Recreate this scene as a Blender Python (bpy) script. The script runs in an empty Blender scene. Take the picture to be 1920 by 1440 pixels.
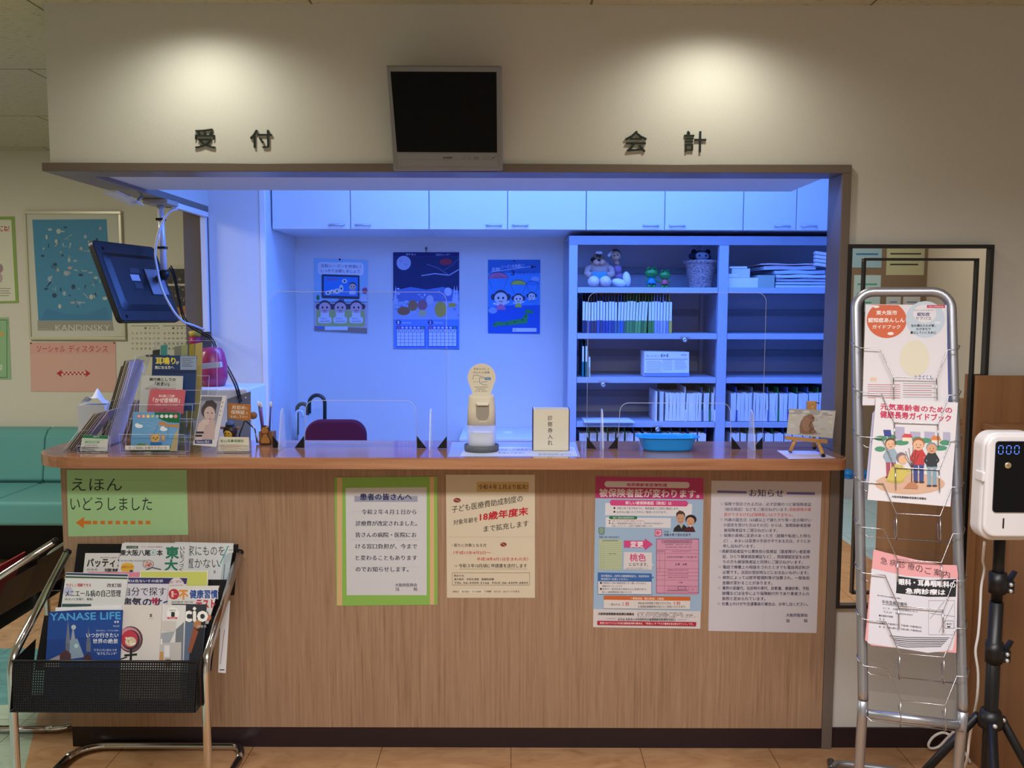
import bpy, bmesh, math, random
from mathutils import Vector, Matrix
from mathutils.geometry import intersect_line_plane

random.seed(7)
S = bpy.context.scene
COL = S.collection
R = math.radians

# ------------------------------------------------------------------ camera
F = 1650.0                                   # focal length in pixels of a 1920 px wide frame
EYE = Vector((0.0, 0.0, 1.534))
PITCH, ROLL = R(5.02), 0.0027
cam_d = bpy.data.cameras.new('camera')
cam = bpy.data.objects.new('camera', cam_d)
COL.objects.link(cam)
cam_d.sensor_width = 36.0
cam_d.lens = 36.0 * F / 1920.0
cam_d.clip_start = 0.05
CR = Matrix.Rotation(R(90) - PITCH, 3, 'X') @ Matrix.Rotation(ROLL, 3, 'Z')
cam.matrix_world = Matrix.Translation(EYE) @ CR.to_4x4()
S.camera = cam

# ------------------------------------------------------------------ view and world
S.view_settings.view_transform = 'Standard'
S.view_settings.look = 'None'
S.view_settings.gamma = 1.0
S.view_settings.use_curve_mapping = False
S.view_settings.exposure = -0.1
S.cycles.transparent_max_bounces = 32
W = bpy.data.worlds.new('world')
S.world = W
W.use_nodes = True
W.node_tree.nodes['Background'].inputs['Color'].default_value = (0.9, 0.92, 0.95, 1)
W.node_tree.nodes['Background'].inputs['Strength'].default_value = 0.06

# ------------------------------------------------------------------ room sizes
ZC = 2.515        # ceiling
YP = 2.95         # front of the counter panel and of the opening trim
YW = 2.965        # front of the reception wall
YB = 4.88         # back wall of the office
YL = 5.71         # back wall of the waiting room
YR = -1.35        # rear wall behind the photographer
ZT = 1.050        # counter top

# ------------------------------------------------------------------ lights
def area(name, loc, sx, sy, col, power, rot=(0, 0, 0), spread=180):
    d = bpy.data.lights.new(name, 'AREA')
    d.shape = 'RECTANGLE'; d.size = sx; d.size_y = sy
    d.color = col; d.energy = power; d.spread = R(spread)
    o = bpy.data.objects.new(name, d); COL.objects.link(o)
    o.location = loc; o.rotation_euler = rot
    return o
def spot(name, loc, col, power, angle, blend, rot=(0, 0, 0)):
    d = bpy.data.lights.new(name, 'SPOT')
    d.color = col; d.energy = power; d.spot_size = R(angle); d.spot_blend = blend
    d.shadow_soft_size = 0.035
    o = bpy.data.objects.new(name, d); COL.objects.link(o)
    o.location = loc; o.rotation_euler = rot
    return o
WARM = (1.0, 0.85, 0.66)
BLUE = (0.09, 0.245, 1.0)
area('office_strip_light', (0.25, 3.60, 2.10), 2.5, 0.10, BLUE, 45, (R(-10), 0, 0))
area('office_ceiling_light', (0.3, 3.90, 2.50), 2.2, 0.6, BLUE, 34)
area('waiting_room_light', (0.2, 0.75, 2.50), 2.0, 0.35, (1.0, 0.965, 0.975), 88, spread=154)
area('waiting_room_light_back', (-3.3, 3.3, 2.50), 0.9, 0.6, (1.0, 0.95, 0.82), 62)
area('waiting_room_light_rear', (2.6, -0.5, 2.50), 0.5, 0.3, (1.0, 0.88, 0.75), 8)
spot('wall_washer_left', (-1.0, 2.71, 2.49), (1.0, 0.97, 0.80), 11.5, 158, 0.85)
spot('wall_washer_right', (0.64, 2.71, 2.48), (1.0, 0.97, 0.80), 11.5, 158, 0.85)

# ------------------------------------------------------------------ pixel helpers (a photo pixel on a real plane)
def ray(px, py):
    return CR @ Vector(((px - 960) / F, -(py - 720) / F, -1.0))
def onp(px, py, o, n):
    d = ray(px, py)
    return EYE + d * ((Vector(o) - EYE).dot(n) / d.dot(n))
def at(px, py, Y):
    d = ray(px, py)
    return EYE + d * (Y / d.y)
def atz(px, py, Z):
    d = ray(px, py)
    return EYE + d * ((Z - EYE.z) / d.z)

# ------------------------------------------------------------------ materials
MATS = {}
def lin(c):
    return tuple((v / 12.92 if v <= 0.04045 else ((v + 0.055) / 1.055) ** 2.4) for v in c)
def hexc(h):
    h = h.lstrip('#')
    return lin(tuple(int(h[i:i + 2], 16) / 255 for i in (0, 2, 4)))
def M(h, rough=0.55, metal=0.0, spec=0.35, emit=0.0):
    key = (h, rough, metal, spec, emit)
    if key in MATS: return MATS[key]
    m = bpy.data.materials.new('paint_' + h.lstrip('#'))
    m.use_nodes = True
    b = m.node_tree.nodes['Principled BSDF']
    c = hexc(h)
    b.inputs['Base Color'].default_value = (*c, 1)
    b.inputs['Roughness'].default_value = rough
    b.inputs['Metallic'].default_value = metal
    b.inputs['Specular IOR Level'].default_value = spec
    if emit:
        b.inputs['Emission Color'].default_value = (*c, 1)
        b.inputs['Emission Strength'].default_value = emit
    MATS[key] = m
    return m
class NT:
    def __init__(s, name, rough=0.6, spec=0.35):
        s.m = bpy.data.materials.new(name); s.m.use_nodes = True
        s.t = s.m.node_tree; s.b = s.t.nodes['Principled BSDF']
        s.b.inputs['Roughness'].default_value = rough
        s.b.inputs['Specular IOR Level'].default_value = spec
        s.tc = s.t.nodes.new('ShaderNodeTexCoord')
    def n(s, kind, **kw):
        x = s.t.nodes.new(kind)
        for k, v in kw.items():
            if k in x.inputs: x.inputs[k].default_value = v
            else: setattr(x, k, v)
        return x
    def l(s, a, b): s.t.links.new(a, b)
    def mapped(s, scale, src='Object', rot=(0, 0, 0)):
        mp = s.n('ShaderNodeMapping'); mp.inputs['Scale'].default_value = scale
        mp.inputs['Rotation'].default_value = rot
        s.l(s.tc.outputs[src], mp.inputs['Vector']); return mp.outputs['Vector']
    def noise(s, vec, scale, detail=4, rough=0.55, dist=0.0):
        x = s.n('ShaderNodeTexNoise'); x.inputs['Scale'].default_value = scale
        x.inputs['Detail'].default_value = detail; x.inputs['Roughness'].default_value = rough
        x.inputs['Distortion'].default_value = dist
        s.l(vec, x.inputs['Vector']); return x.outputs['Fac']
    def ramp(s, fac, stops):
        x = s.n('ShaderNodeValToRGB'); e = x.color_ramp.elements
        while len(e) < len(stops): e.new(0.5)
        for el, (p, c) in zip(e, stops):
            el.position = p; el.color = (*hexc(c), 1) if isinstance(c, str) else (c, c, c, 1)
        s.l(fac, x.inputs['Fac']); return x.outputs['Color']
    def mix(s, fac, a, b, mode='MIX'):
        x = s.n('ShaderNodeMix'); x.data_type = 'RGBA'; x.blend_type = mode
        for k, v in ((0, fac), (6, a), (7, b)):
            if hasattr(v, 'node'): s.l(v, x.inputs[k])
            elif k == 0: x.inputs[0].default_value = v
            else: x.inputs[k].default_value = (*hexc(v), 1) if isinstance(v, str) else v
        return x.outputs[2]
    def bump(s, h, strength, dist=0.002):
        x = s.n('ShaderNodeBump'); x.inputs['Strength'].default_value = strength
        x.inputs['Distance'].default_value = dist
        s.l(h, x.inputs['Height']); s.l(x.outputs['Normal'], s.b.inputs['Normal'])
    def color(s, c): s.l(c, s.b.inputs['Base Color'])

def mk_wallpaper(name, c1, c2):
    t = NT(name, 0.75, 0.2)
    v = t.mapped((60, 60, 260)); f = t.noise(v, 3.0, 3)
    t.color(t.ramp(f, [(0.3, c1), (0.7, c2)])); t.bump(f, 0.25, 0.002); return t.m
WALL = mk_wallpaper('cream_wallpaper', '#c9c8c2', '#d3d2cc')
WALL2 = mk_wallpaper('warm_white_wallpaper', '#d2cbbc', '#dcd6c8')
OFFICE = mk_wallpaper('office_wallpaper', '#d9dbdf', '#e3e5e8')
def mk_ceiling():
    t = NT('rock_wool_ceiling_tile', 0.9, 0.1)
    v = t.mapped((14, 60, 1)); f = t.noise(v, 2.2, 5, 0.7)
    c = t.ramp(f, [(0.33, '#6d6857'), (0.42, '#c9c2a8'), (0.8, '#d0c9b0')])
    br = t.n('ShaderNodeTexBrick'); br.offset = 0.5
    t.l(t.mapped((1, 1, 1)), br.inputs['Vector'])
    br.inputs['Scale'].default_value = 1.0
    br.inputs['Brick Width'].default_value = 0.91; br.inputs['Row Height'].default_value = 0.91
    br.inputs['Mortar Size'].default_value = 0.004; br.inputs['Mortar Smooth'].default_value = 0.0
    br.inputs['Color1'].default_value = br.inputs['Color2'].default_value = (1, 1, 1, 1)
    br.inputs['Mortar'].default_value = (0.35, 0.33, 0.28, 1)
    t.color(t.mix(1.0, c, br.outputs['Color'], 'MULTIPLY')); t.bump(f, 0.4, 0.004); return t.m
CEIL = mk_ceiling()
def mk_floor():
    t = NT('marbled_floor_tile', 0.22, 0.5)
    v = t.mapped((3, 7, 1), rot=(0, 0, 0.5)); f = t.noise(v, 2.0, 6, 0.6, 1.2)
    tan = t.ramp(f, [(0.26, '#835c3f'), (0.36, '#a87f59'), (0.6, '#b99069'), (0.8, '#c29c76')])
    teal = t.ramp(f, [(0.3, '#41787c'), (0.6, '#5c9498'), (0.8, '#76a8a6')])
    pale = t.ramp(f, [(0.3, '#8fa596'), (0.6, '#a9bba8'), (0.8, '#bccab6')])
    sp = t.n('ShaderNodeSeparateXYZ'); t.l(t.tc.outputs['Object'], sp.inputs[0])
    def cmp(val, th, op):
        m = t.n('ShaderNodeMath'); m.operation = op; t.l(val, m.inputs[0]); m.inputs[1].default_value = th; return m.outputs[0]
    def mul(a, b):
        m = t.n('ShaderNodeMath'); m.operation = 'MULTIPLY'; t.l(a, m.inputs[0]); t.l(b, m.inputs[1]); return m.outputs[0]
    sk = t.n('ShaderNodeMath'); sk.operation = 'MULTIPLY_ADD'          # slanted border of the coloured field
    t.l(sp.outputs[1], sk.inputs[0]); sk.inputs[1].default_value = 0.42; t.l(sp.outputs[0], sk.inputs[2])
    left = cmp(sk.outputs[0], -0.44, 'LESS_THAN')
    z1 = mul(left, mul(cmp(sp.outputs[1], 3.83, 'LESS_THAN'), cmp(sp.outputs[1], 3.27, 'GREATER_THAN')))
    z2 = mul(left, cmp(sp.outputs[1], 3.27, 'LESS_THAN'))
    z3 = mul(cmp(sp.outputs[0], 2.2, 'GREATER_THAN'), cmp(sp.outputs[1], 1.9, 'LESS_THAN'))
    c = t.mix(z1, tan, teal); c = t.mix(z2, c, pale); c = t.mix(z3, c, '#a7c6cf')
    br = t.n('ShaderNodeTexBrick'); br.offset = 0.0
    t.l(t.mapped((1, 1, 1)), br.inputs['Vector'])
    br.inputs['Scale'].default_value = 1.0
    br.inputs['Brick Width'].default_value = 0.45; br.inputs['Row Height'].default_value = 0.45
    br.inputs['Mortar Size'].default_value = 0.0015; br.inputs['Mortar Smooth'].default_value = 0.0
    br.inputs['Color1'].default_value = br.inputs['Color2'].default_value = (1, 1, 1, 1)
    br.inputs['Mortar'].default_value = (0.4, 0.33, 0.27, 1)
    t.color(t.mix(1.0, c, br.outputs['Color'], 'MULTIPLY')); return t.m
FLOOR = mk_floor()
def mk_wood(name, stops, sc, rough, axis='Z', spec=0.4, bumpy=0.1):
    t = NT(name, rough, spec)
    k = {'Z': (sc, sc, sc * 0.028), 'X': (sc * 0.05, sc, sc), 'Y': (sc, sc * 0.05, sc)}[axis]
    v = t.mapped(k); f = t.noise(v, 1.0, 6, 0.65, 0.35)
    t.color(t.ramp(f, stops)); t.bump(f, bumpy, 0.001); return t.m
PANEL = mk_wood('oak_laminate', [(0.25, '#836850'), (0.45, '#a08066'), (0.6, '#a98a6e'), (0.8, '#b7987c')], 120, 0.5, 'Z')
TOPW = mk_wood('varnished_counter_wood', [(0.28, '#84543a'), (0.45, '#a6704e'), (0.62, '#b7825c'), (0.85, '#c99a74')], 26, 0.16, 'X', 0.55, 0.03)
DESKW = mk_wood('plain_brown_laminate', [(0.2, '#7a5434'), (0.5, '#916743'), (0.8, '#9f7550')], 12, 0.5, 'Z')
EASELW = mk_wood('pale_easel_wood', [(0.2, '#b98449'), (0.8, '#d8a868')], 60, 0.5, 'X')
_c = TOPW.node_tree.nodes['Principled BSDF']
_c.inputs['Coat Weight'].default_value = 0.7; _c.inputs['Coat Roughness'].default_value = 0.09
TRIM = M('#6f645c', 0.35, 0, 0.45)
DARKBASE = M('#2c2023', 0.35)
CHROME = M('#d9d9dc', 0.12, 1.0)
SILVER = M('#a9abb3', 0.36, 0.85)
WIRE = M('#b9b9be', 0.22, 1.0)
STEEL = M('#adb6cb', 0.45, 0.0, 0.4)
BLACK = M('#141416', 0.4)
MIRROR = M('#f2f4f3', 0.01, 1.0)
def mk_clear(name, tint, refl, edge=None):
    m = bpy.data.materials.new(name); m.use_nodes = True
    t = m.node_tree; t.nodes.clear()
    o = t.nodes.new('ShaderNodeOutputMaterial'); mx = t.nodes.new('ShaderNodeMixShader')
    tr = t.nodes.new('ShaderNodeBsdfTransparent'); gl = t.nodes.new('ShaderNodeBsdfGlossy')
    fr = t.nodes.new('ShaderNodeFresnel'); fr.inputs['IOR'].default_value = refl
    tr.inputs['Color'].default_value = tint; gl.inputs['Roughness'].default_value = 0.03
    ge = t.nodes.new('ShaderNodeNewGeometry'); sb = t.nodes.new('ShaderNodeMath'); sb.operation = 'SUBTRACT'; sb.inputs[0].default_value = 1.0
    mu = t.nodes.new('ShaderNodeMath'); mu.operation = 'MULTIPLY'
    t.links.new(ge.outputs['Backfacing'], sb.inputs[1]); t.links.new(sb.outputs[0], mu.inputs[0]); t.links.new(fr.outputs[0], mu.inputs[1])
    t.links.new(mu.outputs[0], mx.inputs[0]); t.links.new(tr.outputs[0], mx.inputs[1]); t.links.new(gl.outputs[0], mx.inputs[2])
    t.links.new(mx.outputs[0], o.inputs['Surface'])
    return m
CLEAR = mk_clear('clear_acrylic', (0.96, 0.97, 0.98, 1), 1.35)
CLEARE = M('#dfe4ef', 0.2, 0, 0.6)
def mk_frost(name, col, alpha):
    m = bpy.data.materials.new(name); m.use_nodes = True
    b = m.node_tree.nodes['Principled BSDF']
    b.inputs['Base Color'].default_value = (*hexc(col), 1); b.inputs['Alpha'].default_value = alpha
    b.inputs['Roughness'].default_value = 0.25; return m
FROST = mk_frost('frosted_plastic', '#dfe3ea', 0.45)
def mk_perf():
    t = NT('perforated_black_metal', 0.45, 0.3)
    t.b.inputs['Base Color'].default_value = (0.012, 0.012, 0.013, 1)
    sp = t.n('ShaderNodeSeparateXYZ'); t.l(t.tc.outputs['Object'], sp.inputs[0])
    def wave(val, off):
        a = t.n('ShaderNodeMath'); a.operation = 'MULTIPLY_ADD'; t.l(val, a.inputs[0]); a.inputs[1].default_value = 1 / 0.0072; a.inputs[2].default_value = off
        f = t.n('ShaderNodeMath'); f.operation = 'FRACT'; t.l(a.outputs[0], f.inputs[0])
        g = t.n('ShaderNodeMath'); g.operation = 'SUBTRACT'; t.l(f.outputs[0], g.inputs[0]); g.inputs[1].default_value = 0.5
        h = t.n('ShaderNodeMath'); h.operation = 'MULTIPLY'; t.l(g.outputs[0], h.inputs[0]); t.l(g.outputs[0], h.inputs[1]); return h.outputs[0]
    ad = t.n('ShaderNodeMath'); ad.operation = 'ADD'; t.l(wave(sp.outputs[0], 100.5), ad.inputs[0]); t.l(wave(sp.outputs[2], 100.5), ad.inputs[1])
    gt = t.n('ShaderNodeMath'); gt.operation = 'GREATER_THAN'; t.l(ad.outputs[0], gt.inputs[0]); gt.inputs[1].default_value = 0.24 ** 2
    t.l(gt.outputs[0], t.b.inputs['Alpha']); return t.m
PERF = mk_perf()

# ------------------------------------------------------------------ geometry
WO = {}
class G:
    """Collects shapes in world space and links them as one mesh object."""
    def __init__(s, T=None):
        s.v = []; s.f = []; s.mi = []; s.mats = []; s.sm = []; s.T = T
    def slot(s, m):
        if isinstance(m, str): m = M(m)
        if m not in s.mats: s.mats.append(m)
        return s.mats.index(m)
    def add(s, vs, fs, m, smooth=False):
        b = len(s.v); k = s.slot(m)
        for p in vs:
            p = Vector(p); s.v.append(s.T @ p if s.T else p)
        for f in fs:
            s.f.append(tuple(b + i for i in f)); s.mi.append(k); s.sm.append(smooth)
        return s
    def box(s, x0, x1, y0, y1, z0, z1, m, rot=None, piv=None):
        vs = [Vector((x, y, z)) for x in (x0, x1) for y in (y0, y1) for z in (z0, z1)]
        if rot is not None:
            c = Vector(piv) if piv else sum(vs, Vector()) / 8
            vs = [rot @ (p - c) + c for p in vs]
        return s.add(vs, [(0, 1, 3, 2), (4, 6, 7, 5), (0, 4, 5, 1), (2, 3, 7, 6), (0, 2, 6, 4), (1, 5, 7, 3)], m)
    def hexa(s, a, b, m):
        """a, b: two quads (lists of 4 points, same order) joined as a solid."""
        n = len(a)
        fs = [tuple(range(n)), tuple(range(2 * n - 1, n - 1, -1))]
        fs += [(i, i + n, (i + 1) % n + n, (i + 1) % n) for i in range(n)]
        return s.add(list(a) + list(b), fs, m)
    def plate(s, pts, d, m):
        """polygon pts extruded by the vector d"""
        d = Vector(d); return s.hexa([Vector(p) for p in pts], [Vector(p) + d for p in pts], m)
    def tube(s, pts, r, m, n=10, closed=False, r1=None):
        pts = [Vector(p) for p in pts]; N = len(pts); vs = []; fs = []
        def tan(i):
            if closed: return (pts[(i + 1) % N] - pts[i - 1]).normalized()
            if i == 0: return (pts[1] - pts[0]).normalized()
            if i == N - 1: return (pts[-1] - pts[-2]).normalized()
            return ((pts[i + 1] - pts[i]).normalized() + (pts[i] - pts[i - 1]).normalized()).normalized()
        t0 = tan(0); up = Vector((0, 0, 1)) if abs(t0.z) < 0.9 else Vector((0, 1, 0))
        nx = t0.cross(up).normalized()
        for i in range(N):
            t = tan(i); nx = (nx - t * nx.dot(t)).normalized(); ny = t.cross(nx)
            rr = r if r1 is None else r + (r1 - r) * i / (N - 1)
            for k in range(n):
                a = 2 * math.pi * k / n
                vs.append(pts[i] + (nx * math.cos(a) + ny * math.sin(a)) * rr)
        for i in range(N if closed else N - 1):
            j = (i + 1) % N
            for k in range(n):
                fs.append((i * n + k, i * n + (k + 1) % n, j * n + (k + 1) % n, j * n + k))
        if not closed: fs += [tuple(range(n - 1, -1, -1)), tuple((N - 1) * n + k for k in range(n))]
        return s.add(vs, fs, m, True)
    def lathe(s, prof, c, m, n=24, sx=1.0, sy=1.0, rot=None):
        c = Vector(c); vs = []; fs = []; P = len(prof)
        for r, z in prof:
            for k in range(n):
                a = 2 * math.pi * k / n
                p = Vector((r * math.cos(a) * sx, r * math.sin(a) * sy, z))
                vs.append(c + (rot @ p if rot else p))
        for i in range(P - 1):
            for k in range(n):
                fs.append((i * n + k, i * n + (k + 1) % n, (i + 1) * n + (k + 1) % n, (i + 1) * n + k))
        if prof[0][0] > 1e-6: fs.append(tuple(range(n - 1, -1, -1)))
        if prof[-1][0] > 1e-6: fs.append(tuple((P - 1) * n + k for k in range(n)))
        return s.add(vs, fs, m, True)
    def ball(s, c, r, m, n=16, rot=None):
        if not isinstance(r, (tuple, list)): r = (r, r, r)
        k = max(6, n // 2)
        prof = [(math.sin(math.pi * i / k), -math.cos(math.pi * i / k)) for i in range(k + 1)]
        c = Vector(c); vs = []; fs = []
        for q, z in prof:
            for j in range(n):
                a = 2 * math.pi * j / n
                p = Vector((q * math.cos(a) * r[0], q * math.sin(a) * r[1], z * r[2]))
                vs.append(c + (rot @ p if rot else p))
        for i in range(k):
            for j in range(n):
                fs.append((i * n + j, i * n + (j + 1) % n, (i + 1) * n + (j + 1) % n, (i + 1) * n + j))
        return s.add(vs, fs, m, True)
    def prism(s, poly, y0, y1, m, smooth=False):
        """polygon in XZ extruded along Y"""
        a = [Vector((x, y0, z)) for x, z in poly]; b = [Vector((x, y1, z)) for x, z in poly]
        return s.hexa(a, b, m)
    def slab(s, poly, z0, z1, m):
        """polygon in XY extruded along Z"""
        a = [Vector((x, y, z0)) for x, y in poly]; b = [Vector((x, y, z1)) for x, y in poly]
        return s.hexa(a, b, m)
    def obj(s, name, parent=None, bevel=0.0, seg=2, label=None, origin=None, weld=True):
        me = bpy.data.meshes.new(name)
        lo = Vector([min(p[i] for p in s.v) for i in range(3)]); hi = Vector([max(p[i] for p in s.v) for i in range(3)])
        o0 = Vector(origin) if origin else Vector(((lo.x + hi.x) / 2, (lo.y + hi.y) / 2, lo.z))
        me.from_pydata([p - o0 for p in s.v], [], s.f)
        for m in s.mats: me.materials.append(m)
        me.polygons.foreach_set('material_index', s.mi)
        me.polygons.foreach_set('use_smooth', s.sm)
        me.update()
        bm = bmesh.new(); bm.from_mesh(me)
        bmesh.ops.recalc_face_normals(bm, faces=bm.faces)
        bm.to_mesh(me); bm.free()
        o = bpy.data.objects.new(name, me); COL.objects.link(o)
        if parent:
            o.parent = parent; o.location = o0 - WO[parent.name]
        else:
            o.location = o0
        WO[o.name] = o0
        if bevel:
            b = o.modifiers.new('bevel', 'BEVEL'); b.width = bevel; b.segments = seg; b.limit_method = 'ANGLE'; b.angle_limit = R(40)
        if label: o['label'] = label
        return o
def tag(o, label, cat, group=None, kind=None):
    o['label'] = label; o['category'] = cat
    if group: o['group'] = group
    if kind: o['kind'] = kind
    return o
def thing(name, label, cat, loc, group=None):
    o = bpy.data.objects.new(name, None); COL.objects.link(o)
    o.empty_display_size = 0.05; o.location = loc; WO[o.name] = Vector(loc)
    return tag(o, label, cat, group)
def settle(t, z):
    """lower or raise a thing until its lowest point rests at z"""
    lo = 1e9
    def walk(o, off):
        nonlocal lo
        if o.type == 'MESH': lo = min(lo, min((v.co.z for v in o.data.vertices)) + off)
        for c in o.children: walk(c, off + c.location.z)
    walk(t, t.location.z); t.location.z += z + 0.0006 - lo
    return t
def struct(g, name, bevel=0.0, origin=None):
    o = g.obj(name, bevel=bevel, origin=origin); o['kind'] = 'structure'; return o
def dup(root, loc, label, rotz=None):
    r = root.copy(); COL.objects.link(r); r.location = loc; r['label'] = label
    if rotz is not None: r.rotation_euler = (0, 0, rotz)
    for ch in list(root.children):
        c = ch.copy(); COL.objects.link(c); c.parent = r
        for g in ch.children:
            d = g.copy(); COL.objects.link(d); d.parent = c
    return r
def arc(c, r, a0, a1, n, ax=0, ay=2):
    out = []
    for i in range(n + 1):
        a = R(a0 + (a1 - a0) * i / n); p = [c[0], c[1], c[2]]
        p[ax] += r * math.cos(a); p[ay] += r * math.sin(a); out.append(tuple(p))
    return out
def rrect(x0, x1, y0, y1, r, n=5):
    out = []
    for cx, cy, a in ((x1 - r, y1 - r, 0), (x0 + r, y1 - r, 90), (x0 + r, y0 + r, 180), (x1 - r, y0 + r, 270)):
        for i in range(n + 1):
            t = R(a + 90 * i / n); out.append((cx + r * math.cos(t), cy + r * math.sin(t)))
    return out

# ------------------------------------------------------------------ printed sheets
TG = {}
def glyphs(s, bold):
    key = (s, bold)
    if key not in TG:
        cu = bpy.data.curves.new('lettering', 'FONT'); cu.body = s; cu.resolution_u = 2; cu.offset = bold
        cu.space_line = 1.05
        ob = bpy.data.objects.new('lettering', cu)
        me = bpy.data.meshes.new_from_object(ob)
        vs = [(v.co.x, v.co.y) for v in me.vertices]; fs = [tuple(p.vertices) for p in me.polygons]
        bpy.data.meshes.remove(me); bpy.data.objects.remove(ob); bpy.data.curves.remove(cu)
        TG[key] = (vs, fs)
    return TG[key]
class Sheet:
    """A flat printed thing on a real plane; printed shapes are given by photo pixels and land on that plane."""
    EPS = 0.00002
    def __init__(s, o, n, pts, col, t=0.0008, mat=None):
        s.o = Vector(o); s.n = Vector(n).normalized()
        if (EYE - s.o).dot(s.n) < 0: s.n = -s.n
        s.g = G(); s.lay = 4
        P = [s.pr(x, y, 0) for x, y in pts]
        s.g.plate(P, -s.n * t, mat or M(col))
    def pr(s, x, y, lay=None):
        return onp(x, y, s.o + s.n * (s.EPS * (s.lay if lay is None else lay)), s.n)
    def up(s, k=1): return s
    def poly(s, pts, col):
        s.lay += 1
        s.g.add([s.pr(x, y) for x, y in pts], [tuple(range(len(pts)))], M(col) if isinstance(col, str) else col); return s
    def rect(s, x0, y0, x1, y1, col, sl=0.0):
        d = (x1 - x0) * sl
        return s.poly([(x0, y0), (x1, y0 + d), (x1, y1 + d), (x0, y1)], col)
    def rr(s, x0, y0, x1, y1, r, col, sl=0.0):
        return s.poly([(x, y + (x - x0) * sl) for x, y in rrect(x0, x1, y0, y1, r, 4)], col)
    def ell(s, cx, cy, rx, ry, col, n=20, a0=0, a1=360):
        pts = [(cx + rx * math.cos(R(a0 + (a1 - a0) * i / n)), cy + ry * math.sin(R(a0 + (a1 - a0) * i / n))) for i in range(n + (a1 - a0 < 360))]
        return s.poly(pts, col)
    def line(s, pts, w, col):
        m = M(col) if isinstance(col, str) else col
        s.lay += 1
        for (x0, y0), (x1, y1) in zip(pts, pts[1:]):
            L = math.hypot(x1 - x0, y1 - y0) or 1; nx, ny = -(y1 - y0) / L * w / 2, (x1 - x0) / L * w / 2
            s.g.add([s.pr(x0 + nx, y0 + ny), s.pr(x1 + nx, y1 + ny), s.pr(x1 - nx, y1 - ny), s.pr(x0 - nx, y0 - ny)], [(0, 1, 2, 3)], m)
        return s
    def frame(s, x0, y0, x1, y1, w, col, sl=0.0):
        d = (x1 - x0) * sl
        return s.line([(x0, y0), (x1, y0 + d), (x1, y1 + d), (x0, y1), (x0, y0)], w, col)
    def text(s, t, x0, y0, x1, y1, col='#1b1b22', bold=0.0, sl=0.0, lean=0.0):
        vs, fs = glyphs(t, 0.0); s.lay += 1
        if not vs: return s
        ax, bx = min(v[0] for v in vs), max(v[0] for v in vs); ay, by = min(v[1] for v in vs), max(v[1] for v in vs)
        kx = (x1 - x0) / ((bx - ax) or 1); ky = (y1 - y0) / ((by - ay) or 1)
        m = M(col) if isinstance(col, str) else col
        w = bold * 0.8 * abs(ky)
        for dx, dy in (((0, 0),) if bold <= 0.005 else ((-w, 0), (w, 0), (0, -w), (0, w)) if bold >= 0.03 else ((-w, 0), (w, 0))):
            out = []
            for x, y in vs:
                px = x0 + (x - ax) * kx + dx; py = y1 - (y - ay) * ky + dy
                out.append(s.pr(px + (y1 - py) * lean, py + (px - x0) * sl))
            s.g.add(out, fs, m); s.lay += 0.25
        return s
    def done(s, name, label, cat, group=None, parent=None):
        o = s.g.obj(name, parent)
        if cat: tag(o, label, cat, group)
        elif label: o['label'] = label
        return o
NF = Vector((0, -1, 0))

# ================================================================== THE SETTING
struct(G().box(-5.6, 3.4, YR - 0.2, YL + 0.1, -0.1, 0.0, FLOOR), 'floor', 0, (0, 0, 0))
struct(G().box(-1.19, 1.95, 3.09, YB, 0.0, 0.004, M('#d3d6dd', 0.4)), 'floor_office')
struct(G().box(-5.6, 3.4, YR - 0.2, YL + 0.1, ZC, ZC + 0.1, CEIL), 'ceiling', 0, (0.254, 0.13, ZC))
struct(G().box(-5.7, -5.6, YR, YL, 0, ZC, WALL2), 'wall_left')
struct(G().box(3.4, 3.5, YR, YW, 0, ZC, WALL2), 'wall_right')
struct(G().box(-5.6, -0.9, YL, YL + 0.1, 0, ZC, WALL2), 'wall_waiting_room')
g = G()
g.box(-5.6, 2.3, YR - 0.1, YR, 0, ZC, WALL2)
g.box(2.3, 3.4, YR - 0.1, YR, 0, ZC, M('#8a7763', 0.6))
struct(g, 'wall_rear')
g = G()
g.box(-1.53, 1.10, YW, 3.53, 1.99, ZC, WALL)                   # header over the counter
g.box(-1.53, -1.44, 3.53, 4.22, 2.003, ZC, WALL)                # header over the side opening
g.box(1.10, 3.4, YW, 3.08, 0, ZC, WALL)                         # wall to the right
struct(g, 'wall_front')
g = G()
g.box(-1.44, -1.194, 4.22, 4.36, 0, ZC, OFFICE)
g.box(-1.44, -1.194, 4.36, YB, 0, ZC, OFFICE)
g.box(-1.56, -1.44, 4.36, YL, 0, ZC, WALL2)
struct(g, 'wall_column')
struct(G().box(-1.194, 1.95, YB, YB + 0.1, 0, ZC, OFFICE), 'wall_office_back')
struct(G().box(1.95, 2.05, 3.08, YB + 0.1, 0, ZC, OFFICE), 'wall_office_right')
# corner strip beside the cabinets, painted paler where the wall edge is lit
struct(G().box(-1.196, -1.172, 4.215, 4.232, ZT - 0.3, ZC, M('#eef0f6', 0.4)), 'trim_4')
g = G()
g.box(-1.552, 1.118, YP, 3.08, 1.975, 2.003, TRIM)
g.box(1.088, 1.118, YP, 3.08, 0, 1.975, TRIM)
g.box(1.082, 1.118, YP - 0.004, YP, 0, 1.0, TRIM)
struct(g, 'trim_1', 0.002)
g = G()
g.box(-1.552, -1.44, 3.08, 4.215, 1.975, 2.003, TRIM)
g.box(-1.56, -1.44, 4.215, 4.36, 0, 2.003, TRIM)
struct(g, 'trim_2', 0.002)
struct(G().box(1.118, 3.4, YW - 0.008, YW, 0, 0.071, DARKBASE), 'baseboard_right')
struct(G().box(-5.6, -1.56, YL - 0.01, YL, 0, 0.07, DARKBASE), 'baseboard_back')

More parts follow.
